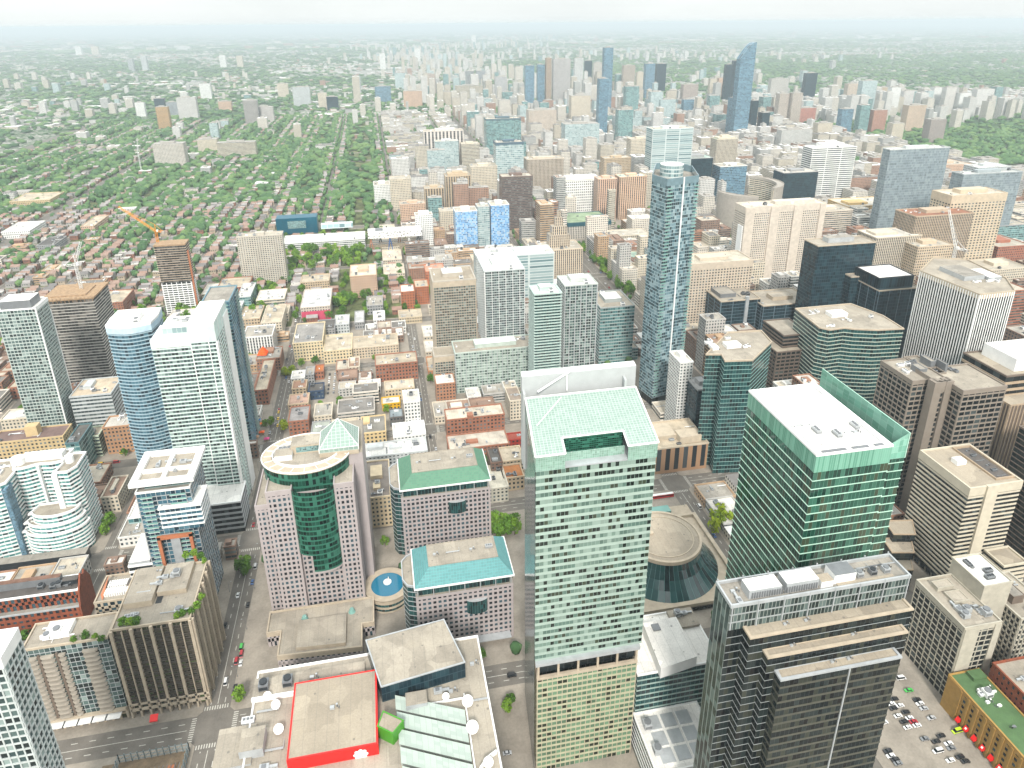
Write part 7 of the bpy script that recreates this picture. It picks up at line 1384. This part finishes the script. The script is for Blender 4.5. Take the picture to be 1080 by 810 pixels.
for (xa, ya, sp, cnt, zz) in ((500, 3050, 520, 70, 70), (700, 4900, 420, 50, 75), (1500, 2500, 380, 40, 60), (250, 2600, 350, 30, 45), (900, 2300, 380, 45, 55), (330, 7600, 500, 40, 60), (-1200, 3500, 500, 22, 40), (-2300, 5200, 900, 26, 45), (2300, 8200, 1500, 40, 50), (430, 3700, 420, 60, 95), (620, 6200, 420, 60, 90), (560, 8800, 380, 50, 90), (1150, 2750, 420, 60, 80), (800, 2350, 330, 40, 85), (1900, 2600, 330, 30, 70), (3400, 6800, 1400, 50, 50), (900, 11500, 1500, 50, 70), (-600, 2600, 260, 14, 40), (*(2178.8,2454.4), 420, 34, 70), (*(2352.5,2408.0), 300, 16, 70), (*(1946.0,2453.4), 300, 20, 62), (*(1702.2,2647.9), 300, 26, 70), (*(1347.1,2962.4), 330, 34, 70), (*(1035.2,3706.1), 420, 40, 85), (*(2735.8,7553.6), 900, 30, 70), (*(1937.7,11363.9), 1100, 40, 80), (*(3635.0,16251.0), 1500, 34, 80), (*(821.6,7832.7), 800, 24, 60), (*(2279.8,3240.0), 350, 16, 60), (*(2171.8,4244.5), 500, 24, 60)):
    for k in range(cnt):
        x, y = xa+R.gauss(0, sp*.5), ya+R.gauss(0, sp*.5); s_ = R.uniform(18, 34); r = (x-s_/2, y-s_/2, x+s_/2, y+s_/2)
        if y < 1900 or not free(r): continue
        fp(r); z = zz*R.uniform(.4, 1.35); MASS.prism(rect(r), 0, z, R.choice((0, 0, 1, 1, 1, 4, 4, 4, 2, 9, 8)), R.choice((5, 6, 6)), bay=3.2, fh=3.2); MASS.box(x-s_*.2, y-s_*.2, z, x+s_*.25, y+s_*.2, z+4, 5, bottom=False)
for k in range(900):
    y = 12000+R.random()**1.4*22000; x = R.uniform(-.72, 1.15)*y
    if infr(x, y): s_ = R.uniform(30, 110); MASS.prism(rect((x-s_, y-s_*.4, x+s_, y+s_*.4)), 0, R.choice((9, 11, 14, 30, 45)), R.randrange(5), R.choice((5, 6, 6)), bay=6, fh=4)
tag(MASS.build('distant_city_blocks', mass_mats, org=(0, 0, 0)), 'countless distant low blocks and towers fading into the haze', 'distant blocks', kind='stuff')
# canopy trees in one mass: jittered blobs, each its own island
YTREE.sort(key=lambda t: t[0]**2+t[1]**2); rest = []
for (x, y, h) in YTREE:
    if NTREE[0] < 296 and y < 1500 and x < 40 and seen(x, y, h*.8, 5): tree(x, y, h, f'leafy tree between the houses {SECT(x)}', 'trees of the leafy western streets')
    else: rest.append((x, y, h))
def ico(sub, seed):
    import bmesh
    bm = bmesh.new(); bmesh.ops.create_icosphere(bm, subdivisions=sub, radius=1); r = random.Random(seed)
    v = np.array([x.co*(r.uniform(.72, 1.2)) for x in bm.verts]); f = np.array([[y.index for y in x.verts] for x in bm.faces]); bm.free(); return v, f
T2 = [ico(2, k) for k in range(5)]; T1 = [ico(1, k+9) for k in range(5)]
vs, fs, base = [], [], 0
def blob(t, x, y, z, sx, sy, sz):
    global base
    a = R.uniform(0, 6.28); ca, sa = math.cos(a), math.sin(a); v = t[0]; vs.append(np.stack([x+(v[:, 0]*ca-v[:, 1]*sa)*sx, y+(v[:, 0]*sa+v[:, 1]*ca)*sy, z+v[:, 2]*sz], 1)); fs.append(t[1]+base); base += len(v)
for (x, y, h) in rest:
    w_ = h*R.uniform(.36, .5); blob(R.choice(T2 if y < 2200 else T1), x, y, h*.55, w_, w_, h*.45)
    if y < 1800: blob(R.choice(T1), x+w_*.5, y-w_*.3, h*.62, w_*.6, w_*.6, h*.3)
n = 0
while n < 21000:
    y = 1500+R.random()**1.9*11500; x = R.uniform(-.75, 1.15)*y
    if not infr(x, y): continue
    core = -1060 < x < 1500 and y < 3010
    if core and not (x < 20 or x > 1150): continue
    if core and (R.random() < .25 or abs(x+630) < 19 or abs(x+107) < 9): continue
    g = 1 if valley(x, y) else .5-.35*dens(x, y)+(.12 if x < 0 else 0)
    if R.random() > g: continue
    n += 1; h = R.uniform(8, 15); w_ = h*R.uniform(.4, .75)*(1+y/4500); blob(R.choice(T1), x, y, h*.5, w_*1.3, w_, h*.5)
for k in range(4200):                                            # woods and sheds out to the horizon
    y = 11500+R.random()**1.4*30000; x = R.uniform(-.75, 1.15)*y
    if infr(x, y): h = R.uniform(12, 20); w_ = R.uniform(40, 130); blob(R.choice(T1), x, y, h*.4, w_*1.6, w_, h*.7)
# ravine and campus greens inside the core
for (px, sx, sy, cnt) in (((444.0,2985.9), 160, 240, 300), ((1827.5,1813.0), 300, 300, 420), ((1198.9,1564.4), 120, 60, 90), ((33.8,3096.0), 90, 160, 110), ((-189.8,2135.8), 130, 200, 160)):
    for k in range(cnt):
        x, y = px[0]+R.gauss(0, sx*.5), px[1]+R.gauss(0, sy*.5)
        if free((x-3, y-3, x+3, y+3)): h = R.uniform(9, 15); blob(R.choice(T1), x, y, h*.5, h*.5, h*.5, h*.5)
V, F_ = np.concatenate(vs).astype(np.float32), np.concatenate(fs).astype(np.int32)
me = bpy.data.meshes.new('tree_canopy'); me.vertices.add(len(V)); me.vertices.foreach_set('co', V.ravel()); me.loops.add(F_.size); me.loops.foreach_set('vertex_index', F_.ravel()); me.polygons.add(len(F_)); me.polygons.foreach_set('loop_start', np.arange(0, F_.size, 3, dtype=np.int32)); me.materials.append(LEAFM); me.update(calc_edges=True)
o = bpy.data.objects.new('tree_canopy', me); COL.objects.link(o); tag(o, 'tree canopy covering the western streets, the valley and the far suburbs', 'tree canopy', kind='stuff')
# ================================================================== haze
b = MB(); H_ = 71000; b.box(-H_, -3000, -1, H_, H_, 362); hz = MATS['haze'] = bpy.data.materials.new('haze'); hz.use_nodes = True; hn = hz.node_tree; hn.nodes.clear()
ho = hn.nodes.new('ShaderNodeOutputMaterial'); hv = hn.nodes.new('ShaderNodeVolumePrincipled'); hv.inputs['Color'].default_value = (.83, .935, .985, 1); hv.inputs['Density'].default_value = 0.0001; hv.inputs['Anisotropy'].default_value = .2
hn.links.new(hv.outputs[0], ho.inputs['Volume']); tag(b.build('haze', [hz], org=(0, 0, 0)), 'pale summer haze over the whole city', 'haze', kind='stuff')
